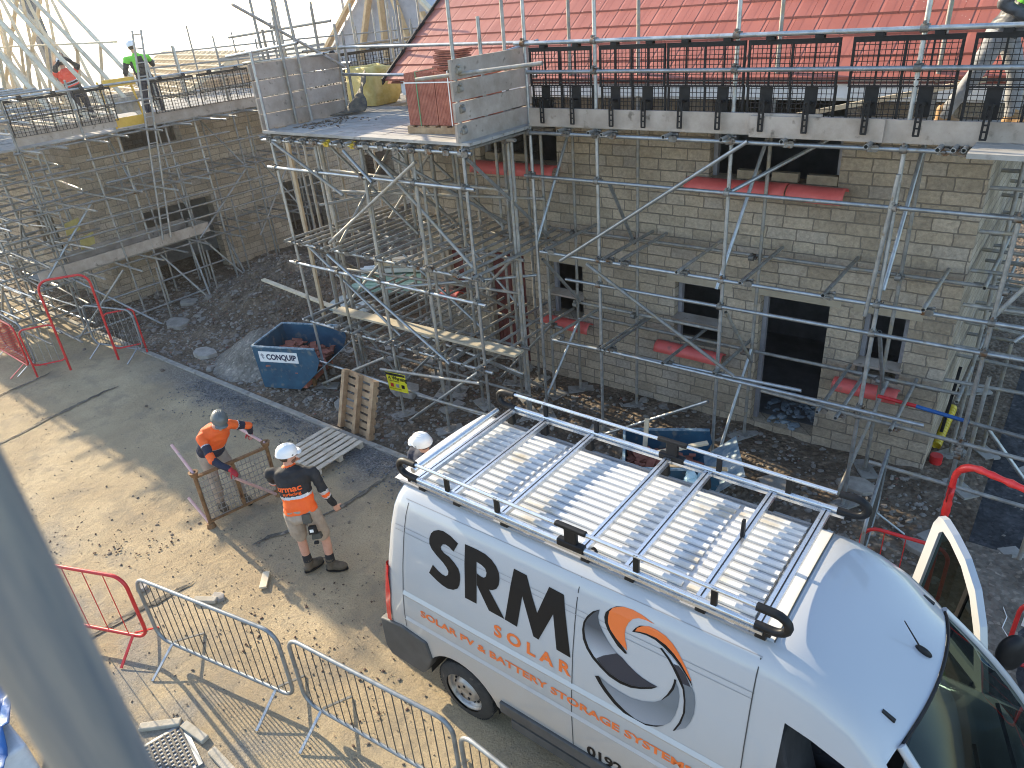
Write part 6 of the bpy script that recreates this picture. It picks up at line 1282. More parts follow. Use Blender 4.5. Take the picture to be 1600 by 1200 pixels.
for z, r_ in ((0, .36), (.08, .41), (.25, .43), (.42, .41), (.56, .39), (.66, .36), (.63, .30), (.52, .29)):
    rings_.append([(-10.75+r_*(1+.30*noise.noise(V((cos(a)*2, sin(a)*2, z*4))))*max(-.86, min(.86, cos(a)*1.2)), 9.75+r_*(1+.30*noise.noise(V((cos(a)*2, sin(a)*2, z*4+5))))*max(-.86, min(.86, sin(a)*1.2)), 4.63+z+.09*noise.noise(V((cos(a)*3, sin(a)*3, 1)))*(z > .5)) for a in [2*pi*i/n_ for i in range(n_)]])
mb.v = [p for q in rings_ for p in q]
for j in range(7):
    for i in range(n_): mb.f.append([j*n_+i, j*n_+(i+1) % n_, (j+1)*n_+(i+1) % n_, (j+1)*n_+i]); mb.m.append(0); mb.sm.append(True)
mb.f.append(list(range(7*n_, 8*n_))); mb.m.append(0); mb.sm.append(False)
bo = mb.build('bulk_bag', mat('yellow_bag', (.50, .38, .10), (.66, .55, .24), .8, 0, 4, .05, 7), label='crumpled yellow bulk bag standing on the loading bay corner', category='bag'); bo.modifiers.new('s', 'SUBSURF').levels = 1
sheet('rubber_mat', [(-10.40, 8.9, 4.63), (-10.38, 8.35, 4.64), (-9.95, 8.75, 4.66), (-10.40, 9.3, 5.25)], mat('dark_mat', (.03, .03, .03), (.16, .13, .09), .8), 'dark curled rubber mat slumped against the left hoarding boards', 'mat', 4, .10, .012)
mb = MB()
for _ in range(160): mb.rock((-10.15+abs(rnd.gauss(0, .35)), 7.35+rnd.random()*1.1*(1-0), 4.625), rnd.uniform(.008, .03), rnd, 0, .5)
mb.build('deck_debris', mudm, kind='stuff')
mb = MB(); mb.bar((-3.0, 8.9, 4.70), (-1.0, 8.9, 5.12), .05, .05); mb.build('timber_batten', palewood, label='pale batten sloping along the platform behind the brick guards', category='timber')
# ---------------------------------------------------------------- planks and stacks on the ground
def plank(name, p, q, w_, th, m, label, cat='plank', hint=(0, 0, 1)):
    mb = MB(); mb.bar(p, q, w_, th, 0, hint); return bevel(mb.build(name, m, label=label, category=cat), .004)
plank('scaffold_plank', (-9.85, 7.3, 1.60), (-5.95, 7.42, 1.60), .225, .04, mat('pale_board', (.33, .28, .19), (.46, .40, .30), .8, 0, 3, .001, 20), 'long pale plank laid across the lower tubes of the loading bay')
plank('timber_batten', (-14.3, 8.75, .95), (-11.0, 8.45, .86), .10, .045, palewood, 'thin pale batten reaching from the spoil heap to the scaffold', 'timber')
plank('timber_batten', (-7.05, 3.35, .03), (-6.85, 3.15, .03), .09, .03, palewood, 'small pale timber offcut on the sunlit road', 'timber')
rnd = random.Random(6)
for k, (x_, y_, z_, a_, L_, m_, lab) in enumerate((
    (-11.9, 10.5, .75, .55, 2.4, 'g', 'green wrapped bundle of boards, lowest of the stack behind the loading bay'), (-11.7, 10.8, .93, .62, 2.2, 'w', 'white plastic wrapped boards on top of the green bundle'), (-12.1, 10.0, .66, .42, 2.0, 'g', 'pale green board sticking out to the left of the stack'), (-11.4, 11.1, 1.08, .7, 2.3, 't', 'bare timber boards across the wrapped stack'))):
    c_ = {'g': mat('green_wrap', (.25, .42, .32), (.45, .58, .48), .5, 0, 3), 'w': mat('white_wrap', (.48, .52, .50), (.66, .68, .66), .45, 0, 3), 't': palewood}[m_]
    mb = MB(); 
    for j in range(4): mb.obox((x_, y_+.13*j, z_+.03*(j % 2)), (cos(a_)*L_/2, sin(a_)*L_/2, .03*(j-1)), (-sin(a_)*.06, cos(a_)*.06, 0), (0, 0, .05))
    mb.build('board_bundle', c_, label=lab, category='boards')
mb = MB(); mb.rock((-12.3, 9.3, .55), .45, rnd, 0, .5); mb.rock((-12.0, 9.15, .6), .4, rnd, 0, .45); mb.rock((-11.6, 9.3, .55), .42, rnd, 0, .5); o = mb.build('plastic_sheeting', mat('cloudy_film', (.38, .42, .38), (.58, .6, .56), .4, 0, 4, .03, 6), label='crumpled clear plastic sheeting at the foot of the board stack', category='plastic'); o.modifiers.new('s', 'SUBSURF').levels = 2
mb = MB(); mb.tube((-.78, 11.2, .28), (-.80, 10.3, .1), .06, 14, wall=.004)
for k in range(14): mb.tube((-.7815+.0015*-k, 11.15-.06*k, .27-.012*k), (-.7815-.0015*k, 11.13-.06*k, .266-.012*k), .066, 14)
mb.build('drain_pipe', yellow, label='short ribbed yellow pipe lying against the house side wall', category='pipe')
plank('black_pipe', (-.8, 10.5, .1), (-.78, 10.9, 1.1), .04, .04, blackp, 'black pipe stub standing at the house side wall', 'pipe')
mb = MB(); mb.tube((-.74, 9.95, 0), (-.74, 9.95, .16), .08, 14); mb.build('paint_can', redp, label='small dull red can at the corner foot of the house', category='can')
mb = MB(); mb.tube((.02, 7.3, .08), (.12, 7.12, .08), .03, 10); mb.tube((.12, 7.12, .08), (.16, 7.05, .08), .012, 8, 1); mb.build('plastic_bottle', [mat('clear_bottle', (.4, .35, .33), rough=.2), redp], label='discarded plastic bottle near the red hoop', category='bottle')
mb = MB(); mb.path([(.35, 7.5, .05), (.42, 7.3, .06), (.40, 7.1, .07), (.5, 6.95, .06), (.62, 6.9, .05)], .005, 5); mb.build('white_cable', white, label='thin white cable lying on the dark side road', category='cable')
mb = MB(); mb.rock((-.85, 7.4, .06), .16, rnd, 0, .3); mb.build('moss_clump', mat('lichen', (.28, .30, .12), (.38, .4, .2), .9), label='yellow green patch of debris behind the small red barrier', category='debris')
# drain cover and kerb pieces in the near corner
e = empty('drain_cover', (-5.72, 1.18, .012), radians(-14), 'square grey drain grating sunk in the road at the bottom left', 'drain cover')
mb = MB(); mb.box((-.3, -.3, -.04), (.3, .3, 0)); mb.build('frame', barf, e); mb = MB()
for i in range(11):
    for j in range(11): mb.box((-.265+i*.05, -.265+j*.05, .0), (-.215+i*.05, -.245+j*.05, .010+.002*(i%2)))
for i in range(11): mb.box((-.265+i*.05, -.26, .0), (-.250+i*.05, .25, .0085))
mb.build('grating', barm, e)
for i, (p, q, lab) in enumerate((((-6.25, 1.24, .02), (-5.95, 1.52, .02), 'pale kerb piece above the drain cover, upper one'), ((-5.9, 1.52, .02), (-5.55, 1.55, .02), 'pale kerb piece beside the drain cover, middle one'), ((-5.4, 1.52, .02), (-5.0, 1.5, .02), 'pale kerb piece beside the drain cover, nearest one'), ((-7.4, 2.55, .04), (-7.15, 2.7, .04), 'small pale kerb stub on the road behind the long barrier'))):
    mb = MB(); mb.bar(p, q, .085, .05); bevel(mb.build('kerb_piece', mat('pale_kerb', (.30, .27, .215), (.42, .38, .31), .9, 0, 8, .004, 40), label=lab, category='kerb piece'), .01)
sheet('tarpaulin', [(-8.0, .75, .55), (-7.2, .62, .6), (-6.4, .2, .5), (-7.4, -.6, .5)], bluetarp, 'blue and white tarpaulin at the bottom left corner behind the blurred pole', 'tarpaulin', 3, .15, .01, 14)
mb = MB(); mb.box((-7.7, -.9, .0), (-6.6, .45, .42)); bevel(mb.build('wrapped_pack', mat('white_pack', (.5, .52, .55), (.65, .66, .68), .5), label='pale wrapped pack under the blue tarpaulin', category='pack'), .04, 3)
# ---------------------------------------------------------------- distant odds and ends
e = empty('telehandler', (-30, 12.5, -.5), 0, 'dark telescopic handler boom rising behind the roof trusses', 'telehandler')
mb = MB(); mb.bar((0, .05, 2.6), (-.1, -.45, 10.2), .36, .36); mb.build('boom', mat('boom_paint', (.06, .065, .07), (.1, .1, .11), .5), e); mb = MB(); mb.box((-1, -.8, .6), (1.6, .8, 3.0)); bevel(mb.build('body', yellow, e), .1, 3)
for x_ in (-.6, 1.2):
    for y_ in (-.9, .9): mb = MB(); mb.tube((x_, y_-.2, .6), (x_, y_+.2, .6), .6, 20); mb.build('wheel', rubber, e)
e = empty('loading_gate', (-17.6, 8.1, 4.22), 0, 'yellow up and over loading gate on the left platform', 'gate')
for k, (y0_, y1_, z0_, z1_) in enumerate(((.0, .75, .02, .22), (.0, .72, .86, 1.02))): mb = MB(); mb.box((0, y0_, z0_), (.03, y1_, z1_)); mb.build('panel', yellow if 0 else mat('gate_yellow', (.62, .36, .04), (.72, .45, .07), .5), e)
for y_ in (0, .72): mb = MB(); mb.bar((.01, y_, 0), (.01, y_-.12, 1.0), .03, .05); mb.build('post', MATS['gate_yellow'], e)
mb = MB(); mb.box((-.01, .1, .3), (.0, .7, .62)); mb.build('mesh', galv_old, e)
e = empty('pylon', (-807, 398, -28), 0, 'faint electricity pylon on the misty horizon', 'pylon')
mb = MB()
for s_ in (-1, 1): mb.tube((s_*4, 0, 0), (s_*.6, 0, 34), .35, 5); mb.tube((0, s_*4, 0), (0, s_*.6, 34), .35, 5)
for z in (20, 26, 32): mb.tube((-7, 0, z), (7, 0, z), .3, 5)
for k in range(6): w_ = 4-k*.6; mb.tube((-w_, 0, k*5), (w_-.6, 0, k*5+5), .25, 4); mb.tube((w_, 0, k*5), (-w_+.6, 0, k*5+5), .25, 4)
mb.build('lattice', galv_old, e)
for i, (x_, y_, zt) in enumerate(((-27.5, 24.0, 10.5), (-26.9, 24.4, 10.5))):
    mb = MB(); mb.tube((x_, y_, 0), (x_-.2, y_, zt), .06, 8); mb.build('lighting_pole', galv_old, label='thin dark pole against the sky, %s of the close pair' % ('left', 'right')[i], category='pole')
# ---------------------------------------------------------------- people
def remesh(mb, name, mats, vox, parent, pick=None, smooth=4, keep=None):
    me = mb.mesh('tmp', mats[0]); o = bpy.data.objects.new('tmp', me); COL.objects.link(o)
    r = o.modifiers.new('r', 'REMESH'); r.mode = 'VOXEL'; r.voxel_size = vox; r.use_smooth_shade = True
    s = o.modifiers.new('s', 'SMOOTH'); s.iterations = smooth; s.factor = .5
    dg = bpy.context.evaluated_depsgraph_get(); dg.update(); nm = bpy.data.meshes.new_from_object(o.evaluated_get(dg)); bpy.data.objects.remove(o); bpy.data.meshes.remove(me)
    nm.name = name; nm.materials.clear()
    for m in mats: nm.materials.append(m)
    if keep:
        bm = bmesh.new(); bm.from_mesh(nm); bmesh.ops.delete(bm, geom=[v for v in bm.verts if not keep(v.co)], context='VERTS'); bm.to_mesh(nm); bm.free()
    if pick:
        for p in nm.polygons: p.material_index = pick(p.center)
    nm.polygons.foreach_set('use_smooth', [True]*len(nm.polygons))
    ob = bpy.data.objects.new(name, nm); COL.objects.link(ob); ob.parent = parent; return ob
def limb(mb, pts, rs, n=12):
    for p, r in zip(pts, rs): mb.ell(p, (r, 0, 0), (0, r, 0), (0, 0, r), n, 8)
    for (p, q), (a, b) in zip(zip(pts, pts[1:]), zip(rs, rs[1:])): mb.tube(p, q, a, n, r2=b)
def lerp(a, b, t): return V(a)+(V(b)-V(a))*t
def hand(mb, w, d, palm, side, curl=.5, s=1.0):
    """w wrist, d direction of the palm, palm = palm normal, side = direction of the thumb"""
    w = V(w); d = V(d).normalized(); palm = (V(palm)-d*V(palm).dot(d)).normalized(); sd = palm.cross(d); sd = sd if sd.dot(V(side)) > 0 else -sd
    mb.ell(w+d*.05*s, d*.055*s, sd*.043*s, palm*.017*s, 12, 8)
    for k, (off_, L_) in enumerate(((.030, .072), (.010, .080), (-.010, .074), (-.029, .058))):
        p = w+d*.085*s+sd*off_*s; dirn = d; P = [p-d*.02*s]; a = 0
        for seg in (.45, .32, .25): a += curl*(.8+.1*k); q = P[-1]+((d*cos(a)+palm*sin(a)).normalized()*L_*seg+(d*.02*s if len(P) == 1 else V((0, 0, 0)))); P.append(q)
        limb(mb, P, [.0095*s, .009*s, .0082*s, .0072*s], 8)
    t0_ = w+d*.03*s+sd*.03*s; t1 = t0_+(d*.5+sd*.8+palm*.25).normalized()*.038*s; t2 = t1+(d*.8+sd*.25+palm*(.3+curl*.4)).normalized()*.032*s
    limb(mb, [w+d*.02*s+sd*.01*s, t0_, t1, t2], [.015*s, .013*s, .0105*s, .0085*s], 8)
def person(label, J, C):
    """J joints in world space; C clothing"""
    g = lambda k: V(J[k]); base = V(((g('aL').x+g('aR').x)/2, (g('aL').y+g('aR').y)/2, min(J['aL'][2], J['aR'][2])-.09))
    e = empty('person', base, 0, label, 'person'); O = -base
    J = {k: V(v)+O for k, v in J.items() if k not in ('hf', 'bf')} | {k: V(v).normalized() for k, v in J.items() if k in ('hf', 'bf')}
    g = lambda k: J[k]
    hd, nk, ch, pv = g('head'), g('neck'), g('chest'), g('pelvis'); bf = g('bf'); hf = g('hf')
    upv = (nk-pv).normalized(); rt = upv.cross(bf)*-1; rt.normalize(); bfo = rt.cross(upv)*-1
    bfo = bfo if bfo.dot(bf) > 0 else -bfo
    hu = C.get('hu') or (hd-nk).normalized(); hu = V(hu).normalized(); hf = (hf-hu*hf.dot(hu)).normalized(); hr = hf.cross(hu)
    k = C.get('bulk', 1.0)
    def torso(mb, inf, z0=0, z1=1, low=.0):
        R_ = []
        for t, rx, ry, f in ((-.12-low, .155, .115, 0), (0, .17, .125, 0), (.22, .155, .115, .005), (.42, .158, .118, .01), (.62, .178, .125, .01), (.80, .185, .118, .0), (.92, .15, .095, -.005), (1.0, .075, .07, 0)):
            if not z0 <= t+1e-6 and t < z0: continue
            c = pv+(nk-pv)*t+bfo*f+(ch-lerp(pv, nk, .62))*max(0, 1-abs(t-.62)/.6); R_.append((c, rt*(rx*k+inf), bfo*(ry*k+inf)))
        mb.loft(R_, 0, 18)
    # ---- body
    mb = MB(); torso(mb, -.012)
    limb(mb, [nk-hu*.04, nk+hu*.02, hd-hu*.06], [.062, .058, .058])
    mb.ell(hd+hu*.02, hr*.077, hf*.098, hu*.112, 20, 14); mb.ell(hd-hu*.055+hf*.028, hr*.056, hf*.062, hu*.062, 14, 10)
    mb.ell(hd+hf*.100-hu*.02, hr*.012, hf*.018, hu*.024, 8, 6); mb.ell(hd+hf*.086+hu*.022, hr*.05, hf*.012, hu*.010, 8, 6); mb.ell(hd+hf*.088-hu*.062, hr*.022, hf*.010, hu*.008, 8, 6); mb.ell(hd+hf*.076-hu*.098, hr*.025, hf*.018, hu*.018, 8, 6)
    for s_ in (1, -1): mb.ell(hd+hr*.078*s_-hf*.005-hu*.012, hr*.010, hf*.018, hu*.030, 8, 6)
    for s_, sd in ((1, 'R'), (-1, 'L')):
        limb(mb, [g('s'+sd), g('e'+sd), g('w'+sd)], [.048, .038, .028]); limb(mb, [lerp(nk, g('s'+sd), .45)-upv*.035, g('s'+sd)], [.05, .05])
        limb(mb, [g('h'+sd), g('k'+sd), lerp(g('k'+sd), g('a'+sd), .35), g('a'+sd)], [.082, .056, .056, .040])
        hdn = C.get('hd'+sd) or (g('w'+sd)-g('e'+sd)); pm = V(C.get('hp'+sd, bf*1.0)); hand(mb, g('w'+sd)+V(hdn).normalized()*.01, hdn, pm, C.get('ht'+sd, hf), C.get('curl'+sd, .45))
        ft = g('t'+sd)-g('a'+sd); ft.z = 0; ft.normalize(); limb(mb, [g('a'+sd), g('a'+sd)+ft*.05-V((0, 0, .035)), g('a'+sd)+ft*.11-V((0, 0, .06))], [.036, .036, .025])
    sk = C.get('skin', skin_m)
    remesh(mb, 'body', [sk], .0085 if C.get('fine', 1) else .014, e, smooth=2)
    for s_ in (1, -1):
        q = MB(); q.ell(hd+hf*.088+hr*.032*s_+hu*.006, hr*.011, hf*.009, hu*.007, 8, 6); q.build('eye', white, e); q = MB(); q.ell(hd+hf*.0955+hr*.032*s_+hu*.006, hr*.005, hf*.003, hu*.005, 8, 6); q.build('pupil', blackp, e)
    # hair
    q = MB(); q.ell(hd+hu*.022-hf*.008, hr*.083, hf*.100, hu*.112, 18, 12); remesh(q, 'hair', [C.get('hair', hair_m)], .012, e, keep=lambda c: (c-hd).dot(hu) > .0 or ((c-hd).dot(hf) < -.02 and (c-hd).dot(hu) > -.055))
    if C.get('beard'): q = MB(); q.ell(hd-hu*.066+hf*.036, hr*.060, hf*.062, hu*.055, 14, 10); remesh(q, 'beard', [mat('stubble', (.16, .08, .05), rough=.9)], .010, e, keep=lambda c: (c-hd).dot(hu) < -.045)
    # ---- jacket
    if C.get('jacket'):
        mb = MB(); torso(mb, .022, low=C.get('low', .10))
        for sd in 'RL':
            limb(mb, [g('s'+sd)-upv*.005, g('e'+sd), lerp(g('e'+sd), g('w'+sd), .9)], [.070, .054, .042]); limb(mb, [lerp(nk, g('s'+sd), .3)-upv*.05, g('s'+sd)], [.062, .068])
        mb.loft([(nk-upv*.03, rt*.082, bfo*.078), (nk+upv*.035, rt*.074, bfo*.072)], 0, 16)
        rnd_ = noise
        ja = remesh(mb, 'jacket', C['jacket'][0], .012, e, pick=lambda c: C['jacket'][1](c, dict(t=(c-pv).dot(nk-pv)/(nk-pv).length_squared, J=J, pv=pv, nk=nk, rt=rt, bf=bfo)))
        for v in ja.data.vertices: 
            v.co += V(v.normal)*(.007*noise.fractal(V(v.co*9), 1, 2, 3)+.004*sin(v.co.z*60+4*noise.noise(v.co*8)))
        ja['_bvh'] = 0
        C['_ja'] = ja; C['_fr'] = (e, pv, nk, rt, bfo, upv)
        del ja['_bvh']
    if C.get('trousers'):
        m_, full = C['trousers']; mb = MB()
        R_ = [(pv+(nk-pv)*t, rt*(rx*k), bfo*(ry*k)) for t, rx, ry in ((-.22, .13, .11), (-.12, .182, .142), (0, .185, .142), (.12, .172, .132))]; mb.loft(R_, 0, 18)
        for sd in 'RL':
            hp, kn, an = g('h'+sd), g('k'+sd), g('a'+sd)
            if full: limb(mb, [hp, kn, lerp(kn, an, .45), lerp(kn, an, .9)], [.104, .076, .072, .064])
            else: limb(mb, [hp, lerp(hp, kn, .45), lerp(hp, kn, .76)], [.108, .102, .096])
        tr = remesh(mb, 'trousers' if full else 'shorts', [m_], .012, e)
        for v in tr.data.vertices: v.co += V(v.normal)*(.010*noise.fractal(V(v.co*8), 1, 2, 3))
    if C.get('boots'):
        for sd in 'RL':
            an, to = g('a'+sd), g('t'+sd); ft = to-an; ft.z = 0; ft.normalize(); sdv = V((-ft.y, ft.x, 0)); mb = MB()
            limb(mb, [an+V((0, 0, .09)), an], [.058, .056]); mb.ell(an-V((0, 0, .045))-ft*.01, ft*.075, sdv*.052, (0, 0, .05)); mb.ell(an-V((0, 0, .045))+ft*.10, ft*.105, sdv*.058, (0, 0, .058)); mb.ell(an-V((0, 0, .02))+ft*.05, ft*.08, sdv*.05, (0, 0, .06)); remesh(mb, 'boot', [C['boots']], .010, e, smooth=3, keep=lambda c: c.z > -.0 - 0*an.z+(an.z-.1))
            q = MB(); q.loft([(an+ft*.06-V((0, 0, .098)), ft*.145, sdv*.056), (an+ft*.06-V((0, 0, .074)), ft*.143, sdv*.055)], 0, 20, False); q.build('sole', blackp, e)
            if C.get('socks'): q = MB(); q.tube(an+V((0, 0, .06)), an+(g('k'+sd)-an).normalized()*.17, .058, 14, r2=.052); q.build('sock', blackc, e)
    if C.get('gloves'):
        for sd in 'RL':
            mb = MB(); hdn = C.get('hd'+sd) or (g('w'+sd)-g('e'+sd)); pm = V(C.get('hp'+sd, bf*1.0)); hand(mb, g('w'+sd)+V(hdn).normalized()*.005, hdn, pm, C.get('ht'+sd, hf), C.get('curl'+sd, .45), 1.10); limb(mb, [g('w'+sd), g('w'+sd)-(g('w'+sd)-g('e'+sd)).normalized()*.04], [.036, .038]); remesh(mb, 'glove', [C['gloves']], .0065, e, smooth=2)
    if C.get('helmet'):
        m_ = C['helmet']; q = MB(); c0 = hd+hu*.045
        R_ = [(c0+hu*z-hf*.004, hr*rx, hf*ry) for z, rx, ry in ((-.025, .108, .132), (-.018, .110, .134), (-.010, .104, .128), (.02, .102, .126), (.05, .094, .116), (.075, .078, .098), (.092, .055, .070), (.100, .022, .03))]; q.loft(R_, 0, 24); q.build('helmet_shell', m_, e)
        q = MB(); q.loft([(c0+hf*.115-hu*.028, hr*.085, hf*.055), (c0+hf*.112-hu*.018, hr*.085, hf*.055)], 0, 18); q.build('helmet_peak', m_, e)
        for s_ in (1, -1): q = MB(); q.ell(c0+hr*.094*s_-hu*.004+hf*.03, hr*.014, hf*.014, hu*.008, 8, 6); q.build('helmet_vent', blackp, e)
        for o in (-.025, 0, .025): q = MB(); q.path([c0+hr*o+hf*(.10*cos(a))+hu*(.015+.088*sin(a)) for a in [pi*(.12+.76*k/10) for k in range(11)]], .0045, 6); q.build('helmet_ridge', m_, e)
    return e
def seg_t(c, a, b):
    d = b-a; t = max(0, min(1, (c-a).dot(d)/d.length_squared)); return t, (c-(a+d*t)).length
def sleeves(c, q):
    """(arm position 0..2 from shoulder, distance) or None when the point belongs to the torso"""
    J = q['J']; best = None
    for sd in 'RL':
        t1, d1 = seg_t(c, J['s'+sd], J['e'+sd]); t2, d2 = seg_t(c, J['e'+sd], J['w'+sd])
        a = (t1, d1) if d1 < d2 else (1+t2, d2)
        if best is None or a[1] < best[1]: best = a
    ax = (c-q['pv']).dot(q['rt']); lim = .085 if best[0] > .12 else .075
    return best[0] if best[1] < lim and (abs(ax) > .165 or best[0] > .35) else None
# 1 - man in orange lifting the brown stillage
def j1(c, q):
    a = sleeves(c, q)
    if a is not None:
        if a > 1.08: return 1
        return 1 if .38 < a < .72 else (2 if .34 < a < .40 else 0)
    t = q['t']; return 0 if t > .42 or t < -.02 else (2 if t > .40 else 1)
f1 = V((.86, -.18, 0))
person('man in orange and navy hi vis jacket and grey helmet lifting a brown stillage',
    dict(head=(-8.38, 3.98, 1.53), neck=(-8.52, 3.97, 1.38), chest=(-8.62, 3.95, 1.22), pelvis=(-8.80, 3.93, .93), sR=(-8.56, 3.76, 1.32), sL=(-8.52, 4.17, 1.33), eR=(-8.30, 3.69, 1.08), wR=(-8.07, 3.78, .97), eL=(-8.50, 4.42, 1.18), wL=(-8.66, 4.50, .98),
         hR=(-8.80, 3.84, .90), hL=(-8.80, 4.03, .90), kR=(-8.72, 3.82, .50), kL=(-8.66, 4.08, .50), aR=(-8.80, 3.84, .11), aL=(-8.66, 4.12, .11), tR=(-8.60, 3.80, .04), tL=(-8.46, 4.1, .04), bf=f1, hf=(.8, -.35, -.35)),
    dict(jacket=([orange, navyc, reflc], j1), trousers=(beigec, True), boots=bootm, gloves=glovem, helmet=helmg, hpR=(0, 0, -1), hpL=(0, 0, -1), curlR=.75, curlL=.75, hdR=(.5, .25, -.6), hdL=(-.4, .1, -.5), hu=(.45, 0, .9)))
# 2 - man in black and orange with shorts, back to the camera
def j2(c, q):
    a = sleeves(c, q)
    if a is not None: return 2 if .86 < a < 1.0 or 1.12 < a < 1.22 else (0 if 1.0 <= a <= 1.12 else 1)
    t = q['t']; return 0 if t < .36 else (2 if t < .42 else (0 if t > 1.03 else 1))
b2 = V((-.60, .80, 0))
P2C = dict(jacket=([orange, blackc, reflc], j2), trousers=(beigec, False), boots=bootm, socks=1, helmet=helmw, beard=1, hpR=(-.7, .2, 0), hpL=(1, 0, 0), curlR=.5, curlL=.6, low=.06, bulk=1.06)
P2 = person('man in black and orange jacket, beige shorts and white helmet, seen from behind',
    dict(head=(-6.63, 3.80, 1.69), neck=(-6.64, 3.79, 1.53), chest=(-6.60, 3.77, 1.35), pelvis=(-6.52, 3.73, .97), sR=(-6.42, 3.94, 1.45), sL=(-6.84, 3.64, 1.45), eR=(-6.33, 3.98, 1.15), wR=(-6.33, 4.07, .91), eL=(-6.98, 3.74, 1.22), wL=(-7.0, 4.0, 1.30),
         hR=(-6.43, 3.80, .93), hL=(-6.61, 3.66, .93), kR=(-6.38, 3.87, .50), kL=(-6.62, 3.69, .50), aR=(-6.38, 3.86, .11), aL=(-6.62, 3.70, .11), tR=(-6.21, 3.99, .04), tL=(-6.60, 3.90, .04), bf=b2, hf=(.25, .95, -.05)), P2C)
def cloth_text(C, txt, size, cx, up_, m, bold):
    e, pv, nk, rt, bfo, upv = C['_fr']; ja = C['_ja']; bm = bmesh.new(); bm.from_mesh(ja.data); bv = BVHTree.FromBMesh(bm)
    vs, fs = textmesh(txt, size, bold*size, 1.15); xm = (min(v[0] for v in vs)+max(v[0] for v in vs))/2; out = []; r_ = rt
    r_ = rt if rt.dot(V((.8, .6, 0))) > 0 else -rt
    for v in vs:
        p = pv+(nk-pv)*up_+r_*(v[0]-xm+cx)+upv*v[1]-bfo*.4; h = bv.ray_cast(p, bfo, 1.0); out.append(h[0]-bfo*.006 if h[0] else p+bfo*.25)
    bm.free(); mb = MB(); mb.add(out, fs); mb.build('lettering', m, e)
cloth_text(P2C, 'urmac', .105, -.02, .55, orange, .03); cloth_text(P2C, 'surfacing', .055, .0, .46, orange, .03)
tb = MB()
for dx, dz, s_ in ((.15, .0, .06), (.17, -.12, .065), (.14, -.22, .03)): pass
e_, pv_, nk_, rt_, bf_, up_ = P2C['_fr']; rr_ = rt_ if rt_.dot(V((.8, .6, 0))) > 0 else -rt_
for c_, sx_, sz_, sy_, m_ in ((rr_*.10-bf_*.135-up_*.05, .055, .06, .03, mat('tool_pouch', (.05, .05, .04), (.09, .085, .07), .8)), (rr_*.135-bf_*.14-up_*.20, .05, .05, .035, blackp), (rr_*.16-bf_*.12-up_*.29, .06, .035, .04, mat('tool_pouch', (.05, .05, .04))), (rr_*.13-bf_*.12-up_*.38, .03, .02, .02, blackp)):
    tb = MB(); tb.obox(pv_+c_, rr_*sx_, bf_*sy_, up_*sz_, taper=.85); bevel(tb.build('tool_pouch', m_, e_), .01, 3)
tb = MB(); tb.obox(pv_+rr_*.135-bf_*.178-up_*.20, rr_*.022, bf_*.003, up_*.018); tb.build('tape_label', white, e_)
tb = MB(); tb.tube(pv_-rr_*.20+up_*.02, pv_-rr_*.22-up_*.25, .007, 6); tb.ell(pv_-rr_*.20+up_*.03, rr_*.02, bf_*.02, up_*.03); tb.build('hammer', galv, e_)
# 3 - man behind the van
def jw(c, q): return 0
person('man in white helmet standing behind the rear of the van, only his head showing',
    dict(head=(-5.46, 4.85, 1.66), neck=(-5.48, 4.90, 1.50), chest=(-5.48, 4.92, 1.32), pelvis=(-5.48, 4.95, .95), sR=(-5.70, 4.90, 1.42), sL=(-5.28, 4.86, 1.42), eR=(-5.76, 4.85, 1.14), wR=(-5.66, 4.72, .95), eL=(-5.18, 4.80, 1.14), wL=(-5.22, 4.66, .95),
         hR=(-5.58, 4.95, .92), hL=(-5.39, 4.95, .92), kR=(-5.6, 4.93, .5), kL=(-5.37, 4.93, .5), aR=(-5.6, 4.97, .11), aL=(-5.37, 4.97, .11), tR=(-5.64, 4.79, .04), tL=(-5.34, 4.79, .04), bf=(-.1, -1, 0), hf=(-.9, -.25, -.1)),
    dict(jacket=([navyc, orange], jw), trousers=(greyc, True), boots=bootm, helmet=helmw, hpR=(1, 0, 0), hpL=(-1, 0, 0), fine=0))
# 4 - worker in green on the left platform
def j4(c, q):
    a = sleeves(c, q)
    if a is not None: return 1 if a > .25 else 0
    ax = abs((c-q['pv']).dot(q['rt'])); return 0 if q['t'] > .93 or (ax > .09 and ax < .16 and q['t'] > .35) or q['t'] > .8 and ax > .08 else 1
X4, Y4, Z4 = -17.85, 9.15, 4.22
person('worker in lime and black vest and pale helmet on the left platform, back turned',
    dict(head=(X4-.02, Y4-.02, Z4+1.60), neck=(X4, Y4, Z4+1.44), chest=(X4, Y4+.01, Z4+1.27), pelvis=(X4+.03, Y4+.06, Z4+.90), sR=(X4+.05, Y4+.24, Z4+1.36), sL=(X4-.02, Y4-.23, Z4+1.36), eR=(X4-.12, Y4+.40, Z4+1.20), wR=(X4-.3, Y4+.52, Z4+1.25), eL=(X4-.10, Y4-.30, Z4+1.08), wL=(X4-.32, Y4-.2, Z4+1.05),
         hR=(X4+.03, Y4+.17, Z4+.88), hL=(X4+.03, Y4-.04, Z4+.88), kR=(X4, Y4+.22, Z4+.48), kL=(X4, Y4-.08, Z4+.48), aR=(X4+.05, Y4+.25, Z4+.10), aL=(X4+.05, Y4-.10, Z4+.10), tR=(X4-.15, Y4+.27, Z4+.04), tL=(X4-.15, Y4-.08, Z4+.04), bf=(-1, .15, 0), hf=(-.8, .5, -.2)),
    dict(jacket=([lime, blackc], j4), trousers=(navyc, True), boots=boott, gloves=glovep, helmet=helmw, fine=0, hpR=(0, 0, -1), hpL=(0, 0, -1)))
